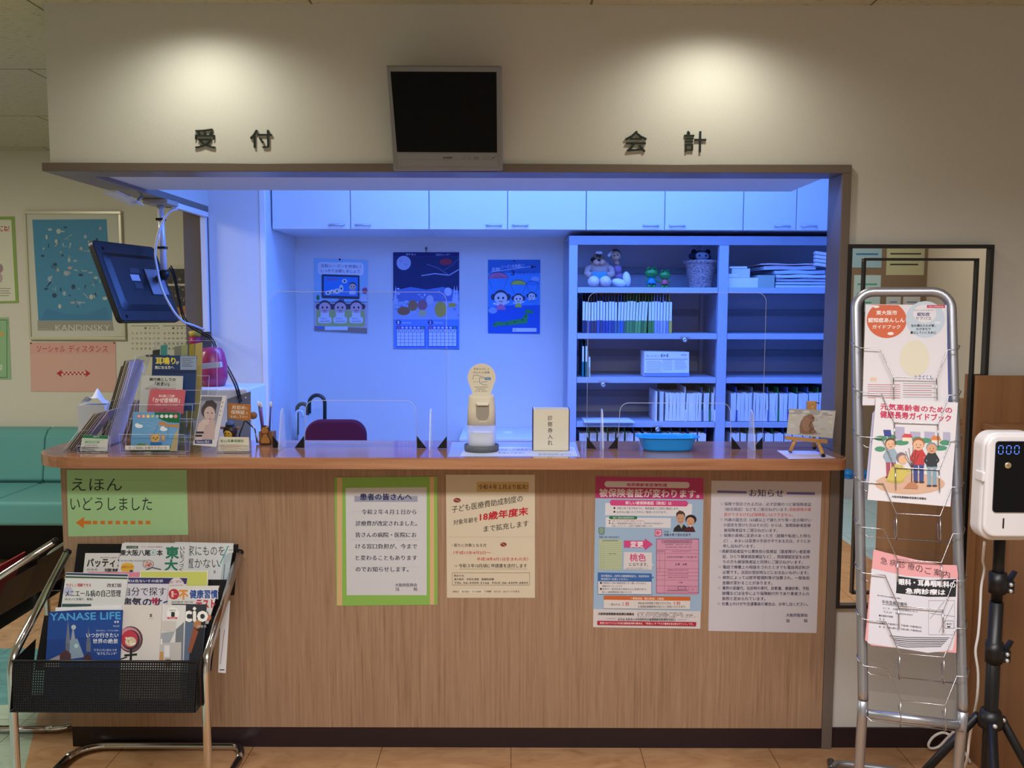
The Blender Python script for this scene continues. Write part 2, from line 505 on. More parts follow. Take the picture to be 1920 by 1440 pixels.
# ================================================================== RECEPTION COUNTER
t = thing('reception_counter', 'reception counter clad in vertical oak grain with dark kick plate', 'counter', (-0.2, YP + 0.1, 0))
g = G().box(-1.533, 1.082, YP, YP + 0.03, 0.072, 1.0128, PANEL); g.obj('front_panel', t, 0.001)
g = G().box(-1.533, -1.50, YP + 0.031, 4.20, 0.072, 1.0128, PANEL); g.obj('side_panel', t, 0.001)
g = G().box(-1.53, 1.082, YP + 0.001, YP + 0.03, 0, 0.071, DARKBASE).box(-1.53, -1.5, YP + 0.031, 4.2, 0, 0.071, DARKBASE); g.obj('kick_plate', t)
g = G().box(-1.49, 1.08, YP + 0.10, YP + 0.13, 0.0, 1.0128, M('#d9dbe2')); g.obj('back_panel', t)
def rounded(poly, rad):
    out = []; n = len(poly)
    for i, (x, y) in enumerate(poly):
        r = rad[i]
        if not r: out.append((x, y)); continue
        p = Vector((x, y)); a = (Vector(poly[i - 1]) - p).normalized(); b = (Vector(poly[(i + 1) % n]) - p).normalized()
        for k in range(9):
            u = k / 8
            out.append(tuple(p + a * r * (1 - u) ** 2 + b * r * u ** 2))
    return out
out = rounded([(-1.58, 2.79), (1.087, 2.79), (1.087, 2.941), (1.085, 2.943), (1.085, 3.16), (-1.40, 3.16), (-1.40, 4.21), (-1.58, 4.21)],
              [0.20, 0.05, 0, 0, 0, 0.05, 0, 0])
o = G().slab(out, 1.01282, ZT, TOPW).obj('countertop', None, 0.021, 4)
tag(o, 'glossy brown wooden countertop with rounded edge on the reception counter', 'countertop')

# ================================================================== OFFICE: WALL CABINETS
YC = 4.40
CAB = M('#dfe2ea', 0.4)
xs = [-1.188 + 0.388 * i for i in range(6)] + [-1.188 + 0.388 * 6, -1.188 + 0.388 * 6 + 0.262, 1.945]
units = [(0, 1, 2, 'leftmost of the white wall cabinets, beside the column'), (2, 3, 4, 'white wall cabinet above the moonlit calendar and flight poster'),
         (4, 5, 6, 'white wall cabinet above the plush dolls and frog figures'), (6, 7, 8, 'rightmost of the white wall cabinets, with one narrow door')]
HND = M('#c3c6ce', 0.3, 0.4)
for a, m_, b, lab in units:
    xa, xm, xb = xs[a], xs[m_], xs[b]
    t = thing('wall_cabinet', lab, 'cabinet', ((xa + xb) / 2, YC + 0.2, 1.912), 'wall cabinets over the office')
    G().box(xa + 0.001, xb - 0.001, YC + 0.018, YB - 0.001, 1.912, 2.51, CAB).obj('carcass', t)
    for x0, x1, hs in ((xa, xm, 1), (xm, xb, -1)):
        d = G().box(x0 + 0.002, x1 - 0.002, YC, YC + 0.017, 1.914, 2.508, CAB).obj('door', t, 0.0015)
        hx = x1 - 0.068 if hs == 1 else x0 + 0.062
        h = G().tube([(hx - 0.036, YC, 1.935)] + [(hx + 0.034 * math.cos(R(180 - 18 * k)), YC - 0.022 * math.sin(R(18 * k)) ** 0.6 if 0 < k < 10 else YC, 1.935 - 0.002) for k in range(1, 10)] + [(hx + 0.036, YC, 1.935)], 0.006, HND, 8)
        h.obj('handle', d)
# low cabinet against the back wall
t = thing('low_cabinet', 'low white cabinet with round cable hole below the flight poster', 'cabinet', (0.02, 4.68, 0))
G().box(-0.26, 0.24, 4.50, YB - 0.005, 0.0, 0.835, M('#dde0e8', 0.5)).obj('body', t)
G().box(-0.27, 0.25, 4.48, YB - 0.004, 0.836, 0.86, M('#e4e7ee', 0.4)).obj('top', t, 0.002)
G().lathe([(0.034, 0), (0.034, 0.004), (0.026, 0.004), (0.026, 0.001)], atz(952, 811, 0.86), M('#f2f3f7', 0.3), 24).obj('cable_hole_ring', t)

# ================================================================== OFFICE: STEEL SHELVING
YS = 4.42
t = thing('steel_shelving', 'pale grey steel office shelving in two bays behind the counter', 'shelving', (1.05, 4.64, 0))
XU = [(0.283, 0.325), (1.030, 1.078), (1.785, 1.83)]
for a, b in XU:
    G().box(a, b, YS, YS + 0.035, 0, 1.885, STEEL).box(a, b, YB - 0.04, YB - 0.006, 0, 1.885, STEEL).obj('upright', t, 0.001)
    G().box(a + 0.018, a + 0.022, YS + 0.036, YB - 0.041, 0, 1.60, STEEL).obj('side_panel', t)
G().box(0.283, 1.83, YS - 0.002, YB - 0.006, 1.886, 1.889, STEEL).box(0.283, 1.83, YS - 0.002, YS + 0.0, 1.842, 1.889, M('#8b93a8', 0.45)).obj('top', t)
G().box(0.325, 1.80, YB - 0.005, YB - 0.002, 0.05, 1.88, M('#bcc4d8', 0.5)).obj('back_panel', t)
ZS = [1.632, 1.402, 1.180, 0.955, 0.70]
for a, b in ((0.3265, 1.0285), (1.0795, 1.7835)):
    for z in ZS:
        G().box(a, b, YS + 0.004, YB - 0.006, z - 0.028, z, STEEL).obj('shelf', t, 0.001)
        G().box(a, b, YB - 0.022, YB - 0.008, z + 0.085, z + 0.118, M('#8f96a8', 0.45)).obj('back_rail', t)
for px, py in ((1284, 636), (1131, 720), (1233, 804)):
    p = at(px, py, YS - 0.004)
    G().box(p.x - 0.022, p.x + 0.022, YS - 0.002, YS + 0.003, p.z + 0.008, p.z + 0.018, M('#b7bac2', 0.35, 0.5)).lathe([(0.0, -.006), (0.012, -.006), (0.012, .006), (0.005, .006), (0, .002)], (p.x, YS - 0.004, p.z - 0.004), M('#c8cad0', 0.25, 0.9), 16, rot=Matrix.Rotation(R(90), 3, 'X')).obj('card_clip', t)

# ---- patient files, upper row
ORD = 'first second third fourth fifth sixth seventh eighth ninth tenth eleventh twelfth thirteenth fourteenth fifteenth sixteenth seventeenth eighteenth nineteenth twentieth'.split()
ORD += ['twenty-' + w for w in ORD[:9]] + ['thirtieth'] + ['thirty-' + w for w in ORD[:9]] + ['fortieth']
PAGE = M('#e6e7ee', 0.7)
fcol = ['#243a5e', '#2b4a86', '#35405a', '#2f57a0', '#29406f', '#274a94', '#30568f', '#24467c', '#3b6b8f', '#2f66c0', '#3a6a5a', '#4f8f58', '#3f7d46', '#62a35c', '#2f7040', '#55924f', '#3f8a48', '#9aa6c2', '#8f9cc0', '#a5aecb', '#7f8db5', '#c9b24a']
def pfile(x, w, y, z, h, depth, col, lean=0.0, cut=0.35, tab=0.03, label='', group='', name='patient_file'):
    """white pages in a coloured pocket: the pocket shows low at the front and as a tab above the pages"""
    z += 0.0008
    o = Vector((x + w / 2, y + depth / 2, z))
    t = thing(name, label, 'file', o, group)
    def sh(g): 
        for i, p in enumerate(g.v): g.v[i] = Vector((p.x + lean * (p.z - z), p.y, p.z))
        return g
    sh(G().box(x + w * 0.08, x + w * 0.92, y + 0.004, y + depth - 0.01, z + 0.003, z + h, PAGE)).obj('pages', t)
    m = M(col, 0.4)
    g = G().box(x, x + w * 0.1, y + 0.012, y + depth, z, z + h + tab, m).box(x, x + w, y + depth - 0.008, y + depth, z, z + h + tab, m)
    g.box(x, x + w * 0.96, y, y + 0.003, z, z + h * cut, m)
    sh(g).obj('cover', t)
    return t
x = at(1090, 625, YS + 0.03).x; x1 = at(1254, 625, YS + 0.03).x
n = 30; w0 = (x1 - x) / n
for i in range(n):
    w = w0 * random.uniform(0.86, 0.98)
    ln = 0.0 if i < 12 else (0.05 + 0.006 * (i - 12) if i < 22 else 0.0)
    pfile(x + i * w0 + (0.004 if i < 22 else 0.014), w, YS + 0.02 + random.uniform(0, 0.006), ZS[1], 0.158 + random.uniform(-0.004, 0.003), 0.24, fcol[min(len(fcol) - 1, int(i * len(fcol) / n))], ln * 0.5 if i < 29 else 0.0, 0.40, 0.040,
          '%s file from the left in the colour-tabbed row, %s cover' % (ORD[i], 'blue' if i < 14 else 'green' if i < 23 else 'grey lilac' if i < 29 else 'yellow'), 'colour-tabbed files on the second shelf')
# ---- three files at the left end of the third shelf
for i, (cx, c) in enumerate(((1091, '#1f6f80'), (1097, '#2d6e63'), (1103, '#b9b59a'))):
    p = at(cx, 705, YS + 0.03)
    pfile(p.x, 0.010, YS + 0.02, ZS[2], 0.155 if i < 2 else 0.10, 0.22, c, 0.0, 0.5, 0.03,
          ('teal file against the left upright of the third shelf', 'green file second from the left upright on the third shelf', 'short beige file third from the left upright on the third shelf')[i], 'files on the third shelf')
# ---- thick bundles on the fourth shelf
B1 = [(1246, 1283, '#e6e7ee'), (1286, 1314, '#55697f'), (1318, 1328, '#2c7b4a'), (1332, 1337, '#e6e7ee')]
B2 = [(1368, 1378, '#3458a8'), (1380, 1408, '#7c8a90'), (1411, 1437, '#5b6ca0'), (1440, 1456, '#2c8a45'), (1459, 1474, '#4a63a8'), (1476, 1492, '#2c7b4a'), (1494, 1512, '#4a6fae'), (1514, 1531, '#2d7d4a'), (1533, 1548, '#4a63a8')]
names = ['first', 'second', 'third', 'fourth', 'fifth', 'sixth', 'seventh', 'eighth', 'ninth', 'tenth']
def bundle(a, b, z, ptop, c, label, group, tab=0.03):
    p0 = at(a, 790, YS + 0.03).x; p1 = at(b, 790, YS + 0.03).x
    z += 0.0008
    o = Vector(((p0 + p1) / 2, YS + 0.15, z))
    t = thing('paper_bundle', label, 'file', o, group)
    g = G(); k = max(3, int((p1 - p0) / 0.009)); sw = (p1 - p0) / k
    for j in range(k):
        dy = random.uniform(0, 0.008); dz = random.uniform(-0.004, 0.002); bow = random.uniform(-0.003, 0.003)
        xa, xb = p0 + j * sw + 0.0006, p0 + (j + 1) * sw
        yy = YS + 0.012 + dy; zt = ptop + dz; zm = (z + zt) / 2
        def ring(zz, off): return [(xa + off, yy, zz), (xb + off, yy, zz), (xb + off, yy + 0.22, zz), (xa + off, yy + 0.22, zz)]
        r0, r1, r2 = ring(z + 0.002, 0), ring(zm, bow), ring(zt, 0)
        g.hexa(r0, r1, PAGE); g.hexa(r1, r2, PAGE)
    g.obj('pages', t)
    m = M(c, 0.45)
    g = G().box(p1 + 0.0005, p1 + 0.004, YS + 0.03, YS + 0.26, z, ptop + tab, m).box(p1 - 0.002, p1 + 0.005, YS + 0.004, YS + 0.008, z, z + (ptop - z) * 0.42, m)
    g.box(p0, p1 + 0.004, YS + 0.262, YS + 0.266, z, ptop + tab, M('#1c2a44', 0.5))
    g.obj('divider', t)
zt4 = at(1300, 737, YS + 0.02).z
o = G().box(at(1228, 790, YS + .03).x, at(1231, 790, YS + .03).x, YS + 0.02, YS + 0.24, ZS[3] + .0008, zt4 + 0.008, PAGE).obj('file_folder')
tag(o, 'thin white folder leaning left of the thick paper bundles', 'file', 'paper bundles on the fourth shelf')
g = G().box(at(1236, 790, YS + .03).x, at(1243, 790, YS + .03).x, YS + 0.02, YS + 0.24, ZS[3] + .0008, zt4 + 0.006, M('#cfd3de', 0.6)); o = g.obj('box_file')
tag(o, 'grey box file beside the first thick paper bundle', 'file', 'paper bundles on the fourth shelf')
for i, (a, b, c) in enumerate(B1):
    bundle(a, b, ZS[3], zt4, c, '%s thick paper bundle from the left in the left bay' % names[i], 'paper bundles on the fourth shelf')
for i, (a, b, c) in enumerate(B2):
    bundle(a, b, ZS[3], zt4, c, '%s thick paper bundle from the middle upright in the right bay' % names[i], 'paper bundles on the fourth shelf')
# ---- row of files on the bottom shelf, only their tops show over the counter
zt5 = at(1300, 812, YS + 0.02).z
xx = 1086; i = 0
while xx < 1545:
    w = random.choice([14, 17, 20, 15])
    if 1340 < xx + w and xx < 1368: xx = 1368
    if xx + w > 1548: break
    bundle(xx, xx + w - 3, ZS[4], zt5, random.choice(['#2c7b4a', '#254a8a', '#1f5a4a', '#33507a']), '%s white file top from the left on the bottom shelf over the counter' % ORD[i], 'files on the bottom shelf', 0.03)
    xx += w; i += 1
# ---- loose sheets, carton
o = G().add([atz(1090, 784, ZS[3] + .003), atz(1178, 784, ZS[3] + .003), atz(1190, 792, ZS[3] + .003), atz(1096, 792, ZS[3] + .003)], [(0, 1, 2, 3)], M('#e9ebf2'))
a = [v.copy() for v in o.v]
o = G().hexa([v + Vector((0, 0, -.0022)) for v in a], [v + Vector((0, 0, .003)) for v in a], M('#e9ebf2')).obj('paper_sheets')
tag(o, 'stack of loose white sheets lying flat on the fourth shelf', 'paper')
BX = YS + 0.03
p = at(1208, 659, BX); q = at(1293, 706, BX)
t = thing('gauze_carton', 'white gauze carton with printed front on the third shelf', 'carton', ((p.x + q.x) / 2, BX + 0.06, ZS[2]))
s = Sheet((0, BX, 0), NF, [(1208, 659), (1292, 660), (1292, 706), (1208, 706)], '#e8eaf2', 0.13)
s.rect(1207.5, 699, 1292.5, 706, '#7f95cf')
s.up().text('カットメン', 1212, 665, 1236, 670, '#3b3f5c', .01).text('4×4', 1238, 663, 1253, 670.5, '#3b3f5c', .02)
s.text('綿棒', 1277, 664, 1287, 667, '#5a5f7a')
for k in range(7): s.line([(1212, 678 + 3 * k), (1239 + (k * 7) % 5, 678 + 3 * k)], .7, '#8d93ab').line([(1243, 675 + 3 * k), (1260, 675 + 3 * k)], .7, '#8d93ab')
for k in range(8): s.line([(1265, 674 + 2.6 * k), (1288 - (k * 5) % 6, 674 + 2.6 * k)], .6, '#8d93ab')
s.frame(1211, 673, 1289, 674, .5, '#9aa0b5')
s.done('box', None, None, parent=t)

# ---- plush dolls on the top shelf
SK = M('#cfa58c', 0.8); Z1 = ZS[0]
def P1(px, py, d=0.12): return at(px, py, YS + d)
def rad(px, d=0.12): return px * (YS + d) * 1.0 / F
t = thing('plush_dog', 'brown and cream plush dog in blue shorts on the top shelf', 'doll', (P1(1124, 540).x, YS + 0.12, Z1))
g = G(); g.ball(P1(1124, 507), (rad(22), .04, rad(20)), M('#b49a93', .9), 20).obj('body', t)
g = G(); g.ball(P1(1122, 485), (rad(11), .035, rad(10)), M('#8b6b5c', .9), 18).ball(P1(1119, 493, .08), (rad(7), .02, rad(6)), M('#c79c86', .9), 14).ball(P1(1129, 493, .08), (rad(6), .02, rad(6)), M('#c79c86', .9), 14).ball(P1(1123, 475.5), (rad(7), .03, rad(4)), M('#e6e0e4', .9), 14)
hd = g.obj('head', t)
G().ball(P1(1112, 488, .1), (rad(5), .02, rad(4)), '#1d1a22', 14).obj('ear', hd)
G().ball(P1(1120, 480, .08), (.006, .004, .008), '#15151a', 10).ball(P1(1125, 481, .08), (.006, .004, .008), '#15151a', 10).ball(P1(1123, 489, .065), (.008, .006, .006), '#15151a', 10).obj('eyes_and_nose', hd)
G().plate([P1(1106, 511, .06), P1(1145, 511, .06), P1(1140, 520, .06), P1(1126, 529, .06), P1(1110, 520, .06)], (0, .03, 0), M('#4a92d8', .8)).obj('shorts', t, .004)
for s_ in (-1, 1):
    G().tube([P1(1124 + s_ * 12, 499), P1(1124 + s_ * 22, 506, .09), P1(1124 + s_ * 24, 515, .07), P1(1124 + s_ * 17, 517, .05)], .016, M('#b49a93', .9), 12).obj('arm', t)
    G().ball(P1(1124 + s_ * 11, 529, .04) + Vector((0, 0, 0)), (rad(11), .05, rad(10.5)), M('#d9cfd3', .9), 18).obj('leg', t)
t = thing('plush_nurse_doll', 'plush nurse doll in lilac dress and white cap on the top shelf', 'doll', (P1(1157, 540).x, YS + 0.14, Z1))
G().ball(P1(1157, 507, .16), (rad(9), .03, rad(11)), M('#b090c0', .9), 18).ball(P1(1159, 521, .17), (rad(10), .03, rad(10)), M('#b79cc6', .9), 18).obj('dress', t)
g = G().ball(P1(1155, 481, .13), (rad(9), .032, rad(9.5)), SK, 20).tube([P1(1156, 490, .14), P1(1157, 498, .14)], .012, SK); hd = g.obj('head', t)
G().ball(P1(1154, 479, .15), (rad(10.5), .032, rad(10.5)), '#4a3a48', 18).obj('hair', hd)
G().hexa([P1(1138, 481, .13), P1(1146, 472, .13), P1(1150, 472, .13), P1(1143, 484, .13)], [P1(1138, 481, .17), P1(1146, 472, .17), P1(1150, 472, .17), P1(1143, 484, .17)], '#d9dae6').obj('cap', hd)
G().ball(P1(1152, 481, .095), .004, '#15151a', 8).ball(P1(1158, 479.5, .095), .004, '#15151a', 8).obj('eyes', hd)
G().ball(P1(1160, 532, .06), (rad(14), .03, rad(8)), M('#dcdcea', .9), 18, Matrix.Rotation(R(12), 3, 'Y')).obj('leg', t)
G().ball(P1(1175, 525, .07), (rad(7.5), .03, rad(14)), M('#dcdcea', .9), 18, Matrix.Rotation(R(-8), 3, 'Y')).obj('leg', t)
settle(bpy.data.objects['plush_dog'], Z1); settle(t, Z1)
# ---- frog figures
def frog(cx, k, cloth, lab):
    zb = Z1; c = P1(cx, 540, .07); t = thing('frog_figure', lab, 'figurine', (c.x, c.y, zb), 'frog figures on the top shelf')
    gm = M('#1f8a3c', .25, 0, .6); u = 0.0027 * k
    hz = zb + 27 * u
    hd = G().ball((c.x, c.y, hz), (12.5 * u, 10 * u, 9.5 * u), gm, 22).obj('head', t)
    for s_ in (-1, 1):
        G().ball((c.x + s_ * 5.5 * u, c.y - 3 * u, hz + 8 * u), 3.6 * u, gm, 14).ball((c.x + s_ * 5 * u, c.y - 6 * u, hz + 8 * u), 1.9 * u, '#15161a', 10).obj('eye', hd)
    G().tube([(c.x + 6 * u * math.cos(R(a)), c.y - 9.6 * u, hz - 1 * u + 1.5 * u * math.sin(R(a))) for a in range(200, 345, 20)], .5 * u, '#0d4a22', 6).obj('mouth', hd)
    G().lathe([(3 * u, 19 * u), (5.2 * u, 17 * u), (9.5 * u, 8.5 * u), (8.8 * u, 7.5 * u)], (c.x, c.y, zb), M(cloth, .35), 20).obj('dress', t)
    for s_ in (-1, 1):
        G().tube([(c.x + s_ * 5 * u, c.y, zb + 17 * u), (c.x + s_ * 12 * u, c.y - 1 * u, zb + 11 * u)], 2 * u, gm, 10).obj('arm', t)
        G().lathe([(4.2 * u, 0), (4.4 * u, 2 * u), (3 * u, 8 * u)], (c.x + s_ * 4.5 * u, c.y, zb), gm, 14).obj('leg', t)
    settle(t, Z1)
frog(1221, 1.0, '#2f86dd', 'taller green frog figure in a blue dress')
frog(1246, 0.86, '#c7566e', 'shorter green frog figure in a pink dress')
# ---- basket with plush toy
c = P1(1313, 540, .13); c.z = Z1
def mk_wicker():
    t = NT('wicker', 0.7, 0.2); w = t.n('ShaderNodeTexBrick'); w.offset = 0.5
    t.l(t.mapped((1, 1, 1), 'UV'), w.inputs['Vector'])
    t.l(t.tc.outputs['Object'], w.inputs['Vector'])
    f = t.noise(t.mapped((80, 80, 260)), 1.0, 2)
    t.color(t.ramp(f, [(0.35, '#6d5f66'), (0.6, '#b3a3a8')])); t.bump(f, 0.8, 0.004); return t.m
WICK = mk_wicker()
t = thing('wicker_basket', 'round wicker basket holding a dark plush toy', 'basket', c)
g = G(); prof = []
rows = 15; H = .128
for i in range(rows):
    z = i * H / (rows - 1); r = .056 + .022 * z / H
    prof += [(r, z), (r + .004, z + H / rows * .5)]
g.lathe([(0, 0)] + prof + [(.074, H), (.052, .012), (0, .012)], c, WICK, 36); g.obj('body', t)
G().tube([(c.x + .081 * math.cos(R(a)), c.y + .081 * math.sin(R(a)), Z1 + H + .004) for a in range(0, 360, 12)], .009, WICK, 8, True).obj('rim', t)
settle(t, Z1)
pc = c + Vector((0, 0, .155))
t = thing('plush_bear', 'dark blue plush bear with pale face sitting in the wicker basket', 'plush toy', pc - Vector((0, 0, .1)))
hd = G().ball(pc, (.052, .04, .036), M('#1b2142', .9), 20).obj('head', t)
G().ball(pc + Vector((0, -.02, .004)), (.038, .026, .026), M('#8f99b4', .9), 18).obj('face', hd)
for s_ in (-1, 1):
    G().ball(pc + Vector((s_ * .036, .004, .03)), .014, M('#161a36', .9), 12).obj('ear', hd)
    G().ball(pc + Vector((s_ * .016, -.044, .008)), .005, '#101018', 8).obj('eye', hd)
G().ball(pc - Vector((0, 0, .06)), (.045, .04, .05), M('#1b2142', .9), 18).obj('body', t)
G().ball(pc + Vector((-.052, -.03, .006)), (.018, .02, .016), M('#161a36', .9), 14).obj('paw', t)
# ---- boxes and papers of the right bay
def pbox(name, px0, py0, px1, py1, d0, d1, z, col, lab, cat, grp=None, bev=.001):
    p = at(px0, py0, YS + d0); q = at(px1, py1, YS + d0)
    z += .0006
    o = G().box(p.x, q.x, YS + d0, YS + d1, z, z + (p.z - q.z) - .0006, M(col, .6)).obj(name, None, bev)
    return tag(o, lab, cat, grp)
o1 = pbox('storage_box', 1364, 521, 1421, 540, .03, .22, Z1, '#e2e4ee', 'low white open box at the left of the right bay', 'box')
zb = Z1 + (at(1364, 521, YS + .03).z - at(1364, 540, YS + .03).z)
o2 = pbox('medicine_box', 1372, 504, 1406, 521, .05, .18, zb + .0005, '#d6d9e6', 'white medicine box standing on the low white box', 'box')
zc = zb + (at(1372, 504, YS + .05).z - at(1372, 521, YS + .05).z)
pbox('booklet', 1368, 499, 1401, 503, .05, .17, zc + .001, '#e6e6ee', 'thin white booklet lying on the medicine box', 'booklet')
pbox('tissue_pack', 1366, 513, 1383, 520, .032, .048, zb + .0005, '#dfe3f0', 'small white pack in front of the medicine box', 'box')
pbox('card_box', 1421, 516, 1452, 540, .03, .2, Z1, '#9fb0a4', 'pale green box with pencil scribble beside the paper stack', 'box')
zz = Z1 + .0005
PL = ['bottom', 'second lowest', 'third', 'fourth', 'fifth', 'sixth', 'topmost']
for i, (x0, x1, h, c_) in enumerate(((1453, 1552, .013, '#d3dbef'), (1454, 1552, .012, '#c6d2ea'), (1456, 1552, .014, '#d3dbef'), (1454, 1548, .016, '#cdd8ee'), (1452, 1546, .018, '#b9c8e6'), (1432, 1530, .02, '#d3dbef'), (1424, 1534, .006, '#d9bcc4'))):
    p = at(x0, 500, YS + .05); q = at(x1, 500, YS + .05)
    g = G(); nseg = 14; top = []; bot = []
    for k in range(nseg + 1):
        xk = p.x + (q.x - p.x) * k / nseg; wv = .0035 * math.sin(k * .7 + i) if i > 1 else 0
        wv = min(wv, .003)
        top.append((xk, zz + h + wv * .6)); bot.append((xk, zz + wv * .2 + .0008))
    g.prism(bot + top[::-1], YS + .03 + .01 * (i % 3), YS + .30, M(c_, .6))
    o = g.obj('paper_wad'); tag(o, '%s pale wad of papers in the right bay stack' % PL[i], 'papers', 'paper stack on the top shelf')
    zz += h + .0035
for k in range(4):
    p = at(1526, 497 - 7 * k, YS + .02); q = at(1556, 497 - 7 * k, YS + .02)
    o = G().box(p.x, q.x + .05, YS + .0, YS + .029, p.z - .011, p.z + .004, M('#d8d6e2', .6), Matrix.Rotation(R(8), 3, 'Y')).obj('folded_bag')
    tag(o, '%s pale folded bag at the right end of the top shelf' % ('lowest', 'second lowest', 'third', 'uppermost')[k], 'bag', 'folded bags on the top shelf')

# ================================================================== OFFICE: POSTERS ON THE BACK WALL
OY = (0, YB - 0.004, 0)
s = Sheet(OY, NF, [(589, 484), (690, 488), (688, 626), (589, 621)], '#a0cbea')
s.rect(589.5, 566, 688.6, 567, '#2b3350').poly([(589.3, 567), (688.7, 570), (688.2, 625), (589.3, 620.5)], '#cdbfc8')
s.up().poly([(589.3, 611), (688.3, 615), (688.2, 625.5), (589.3, 620.5)], '#9a8478')
s.rr(596, 491, 682, 515, 6, '#e4e9f4', .02).poly([(656, 514), (664, 515), (660, 524)], '#e4e9f4')
s.rr(603, 514, 674, 559, 2, '#3a3f5c', .03).rect(635, 559, 645, 567, '#5d6a94')
s.up().rect(607, 518, 671, 554, '#3c8be6', .03).text('花粉シーズンを快適に！', 602, 495, 677, 501.5, '#39488c', .012, .02).text('しっかり治療しましょう', 602, 504, 674, 510.5, '#39488c', .012, .02)
s.up().text('花粉飛散情報', 611, 522, 634, 526, '#c05a7c', .01)
for x, y, a, b in ((615, 549, 5, 4), (623, 547, 6, 4), (632, 546, 6, 5), (640, 541, 4, 7), (646, 527, 5, 4)): s.ell(x, y, a, b, '#e6ecf0')
s.up()
for x, y in ((615, 549), (623, 548), (632, 546), (640, 541), (646, 527)): s.ell(x, y, 1.8, 2.3, '#3d5c4e')
def kid(s, x, y, r, hair='#4a4058', skin='#d8b9c2', buns=True):
    if buns:
        s.ell(x - r * 1.15, y - r * .1, r * .4, r * .5, hair).ell(x + r * 1.15, y - r * .1, r * .4, r * .5, hair)
    s.ell(x, y - r * .15, r * 1.08, r * 1.05, hair)
    s.up().ell(x, y + r * .1, r, r * .92, skin).up()
    s.ell(x - r * .38, y + r * .05, r * .16, r * .2, '#23233a', 10).ell(x + r * .38, y + r * .05, r * .16, r * .2, '#23233a', 10)
    s.line([(x - r * .3, y + r * .55), (x, y + r * .65), (x + r * .3, y + r * .55)], r * .12, '#8a3f50'); s.up(-2)
kid(s, 661, 537, 6.5, '#3a2c34', '#d9bdb4', False); s.rect(655, 545, 667, 552, '#cfd8ea')
s.rr(593, 580, 684, 611, 4, '#b9c277', .02); s.up()
for x in (609, 638, 668):
    s.rect(x - 8, 584, x + 8, 600, '#e5e4ee'); s.up(); kid(s, x, 576, 11, '#4a4058', '#dab7c3'); s.rr(x - 13, 594, x + 13, 606, 5, '#e2e4f0'); s.up()
    s.text('早めに', x - 8, 596, x + 4, 599, '#7a4f78').text('治療を開始', x - 9, 601, x + 9, 604, '#7a4f78'); s.up(-2)
s.ell(684, 545, 5, 6, '#b9557f').rect(677, 553, 688, 566, '#cfd6ea').ell(596, 558, 3, 5, '#3e8a4c')
s.up().rect(594, 612, 607, 617, '#4a78d0').rect(609, 612, 652, 619, '#dfe5f0').ell(637, 486.5, 2, 2, '#20284a')
s.done('hay_fever_poster', 'pale blue hay fever poster with television drawing on the office wall', 'poster')

s = Sheet(OY, NF, [(915, 487), (1013, 487), (1012, 626), (915, 625)], '#4596ee')
s.rect(915, 487, 1013, 512, '#2e6fc6').poly([(915, 577), (950, 573), (1012.5, 572), (1012, 625.7), (915, 624.7)], '#1f5fd0').ell(924, 582, 8.5, 6, '#8fb4ee').ell(1003.5, 523, 8, 5, '#8fb4ee')
s.up().text('花粉', 922, 502, 938, 509, '#cfdcf4', .02, -.06).text('シーズンを快適に！', 940, 497, 982, 504, '#cfdcf4', .01, -.06)
s.line([(920, 510), (1000, 499)], .8, '#dfe6f6').poly([(995, 498), (1007, 500), (996, 503)], '#1d2440')
s.text('3', 958, 507, 965, 516, '#26336e', .04).text('つのポイント', 967, 508, 1004, 514, '#2f49a0', .03)
for x, y, w, c_ in ((934, 522, 18, '#c877a6'), (972, 534, 14, '#bccb4c'), (998, 534, 11, '#3f86e8')):
    s.ell(x, y, w + .8, w * .62 + .8, '#26306a', 20, 180, 360); s.up(); s.ell(x, y - .3, w, w * .58, c_, 20, 180, 360); s.line([(x - w, y), (x - w * .6, y + w * 1.1)], .5, '#26306a').line([(x + w, y), (x + w * .6, y + w * 1.1)], .5, '#26306a'); s.up(-1)
s.up().text('早めに', 927, 514, 938, 517, '#8a3f78').text('治療を開始', 925, 518, 944, 521, '#8a3f78')
for x, y, r, c_ in ((939, 558, 12, '#c877b6'), (972, 560, 8.5, '#c3cc52'), (997, 555, 6.5, '#4f8fe0')):
    s.poly([(x - r * .4, y + r * .8), (x + r * .4, y + r * .8), (x + r * .8, y + r * 1.9), (x - r * .8, y + r * 1.9)], c_).line([(x - r * .3, y + r * 1.1), (x - r * 1.2, y + r * .9)], r * .25, '#e6e8f2').line([(x + r * .3, y + r * 1.1), (x + r * 1.3, y + r * .6)], r * .25, '#e6e8f2')
    s.up(); kid(s, x, y, r, '#3b3a5e', '#d9dcea'); s.up(-1)
s.poly([(925, 608), (932, 602), (946, 604), (960, 600), (978, 598), (985, 588), (991, 590), (988, 606), (972, 608), (950, 610), (932, 611)], '#2c9a58').poly([(982, 586), (990, 579), (1002, 585), (996, 588)], '#2c9a58').ell(928, 609, 4, 4, '#2c9a58')
s.up().rect(961, 615, 1006, 622, '#dfe5f2').text('花粉', 963, 617, 968, 620, '#39488c')
for x, y in ((927, 608), (951, 607), (965, 604), (980, 600), (985, 593)): s.ell(x, y, 1.3, 2, '#14603a')
s.ell(964, 489.5, 1.6, 1.6, '#16204a')
s.done('parachute_poster', 'bright blue hay fever poster with parachuting children on the office wall', 'poster')

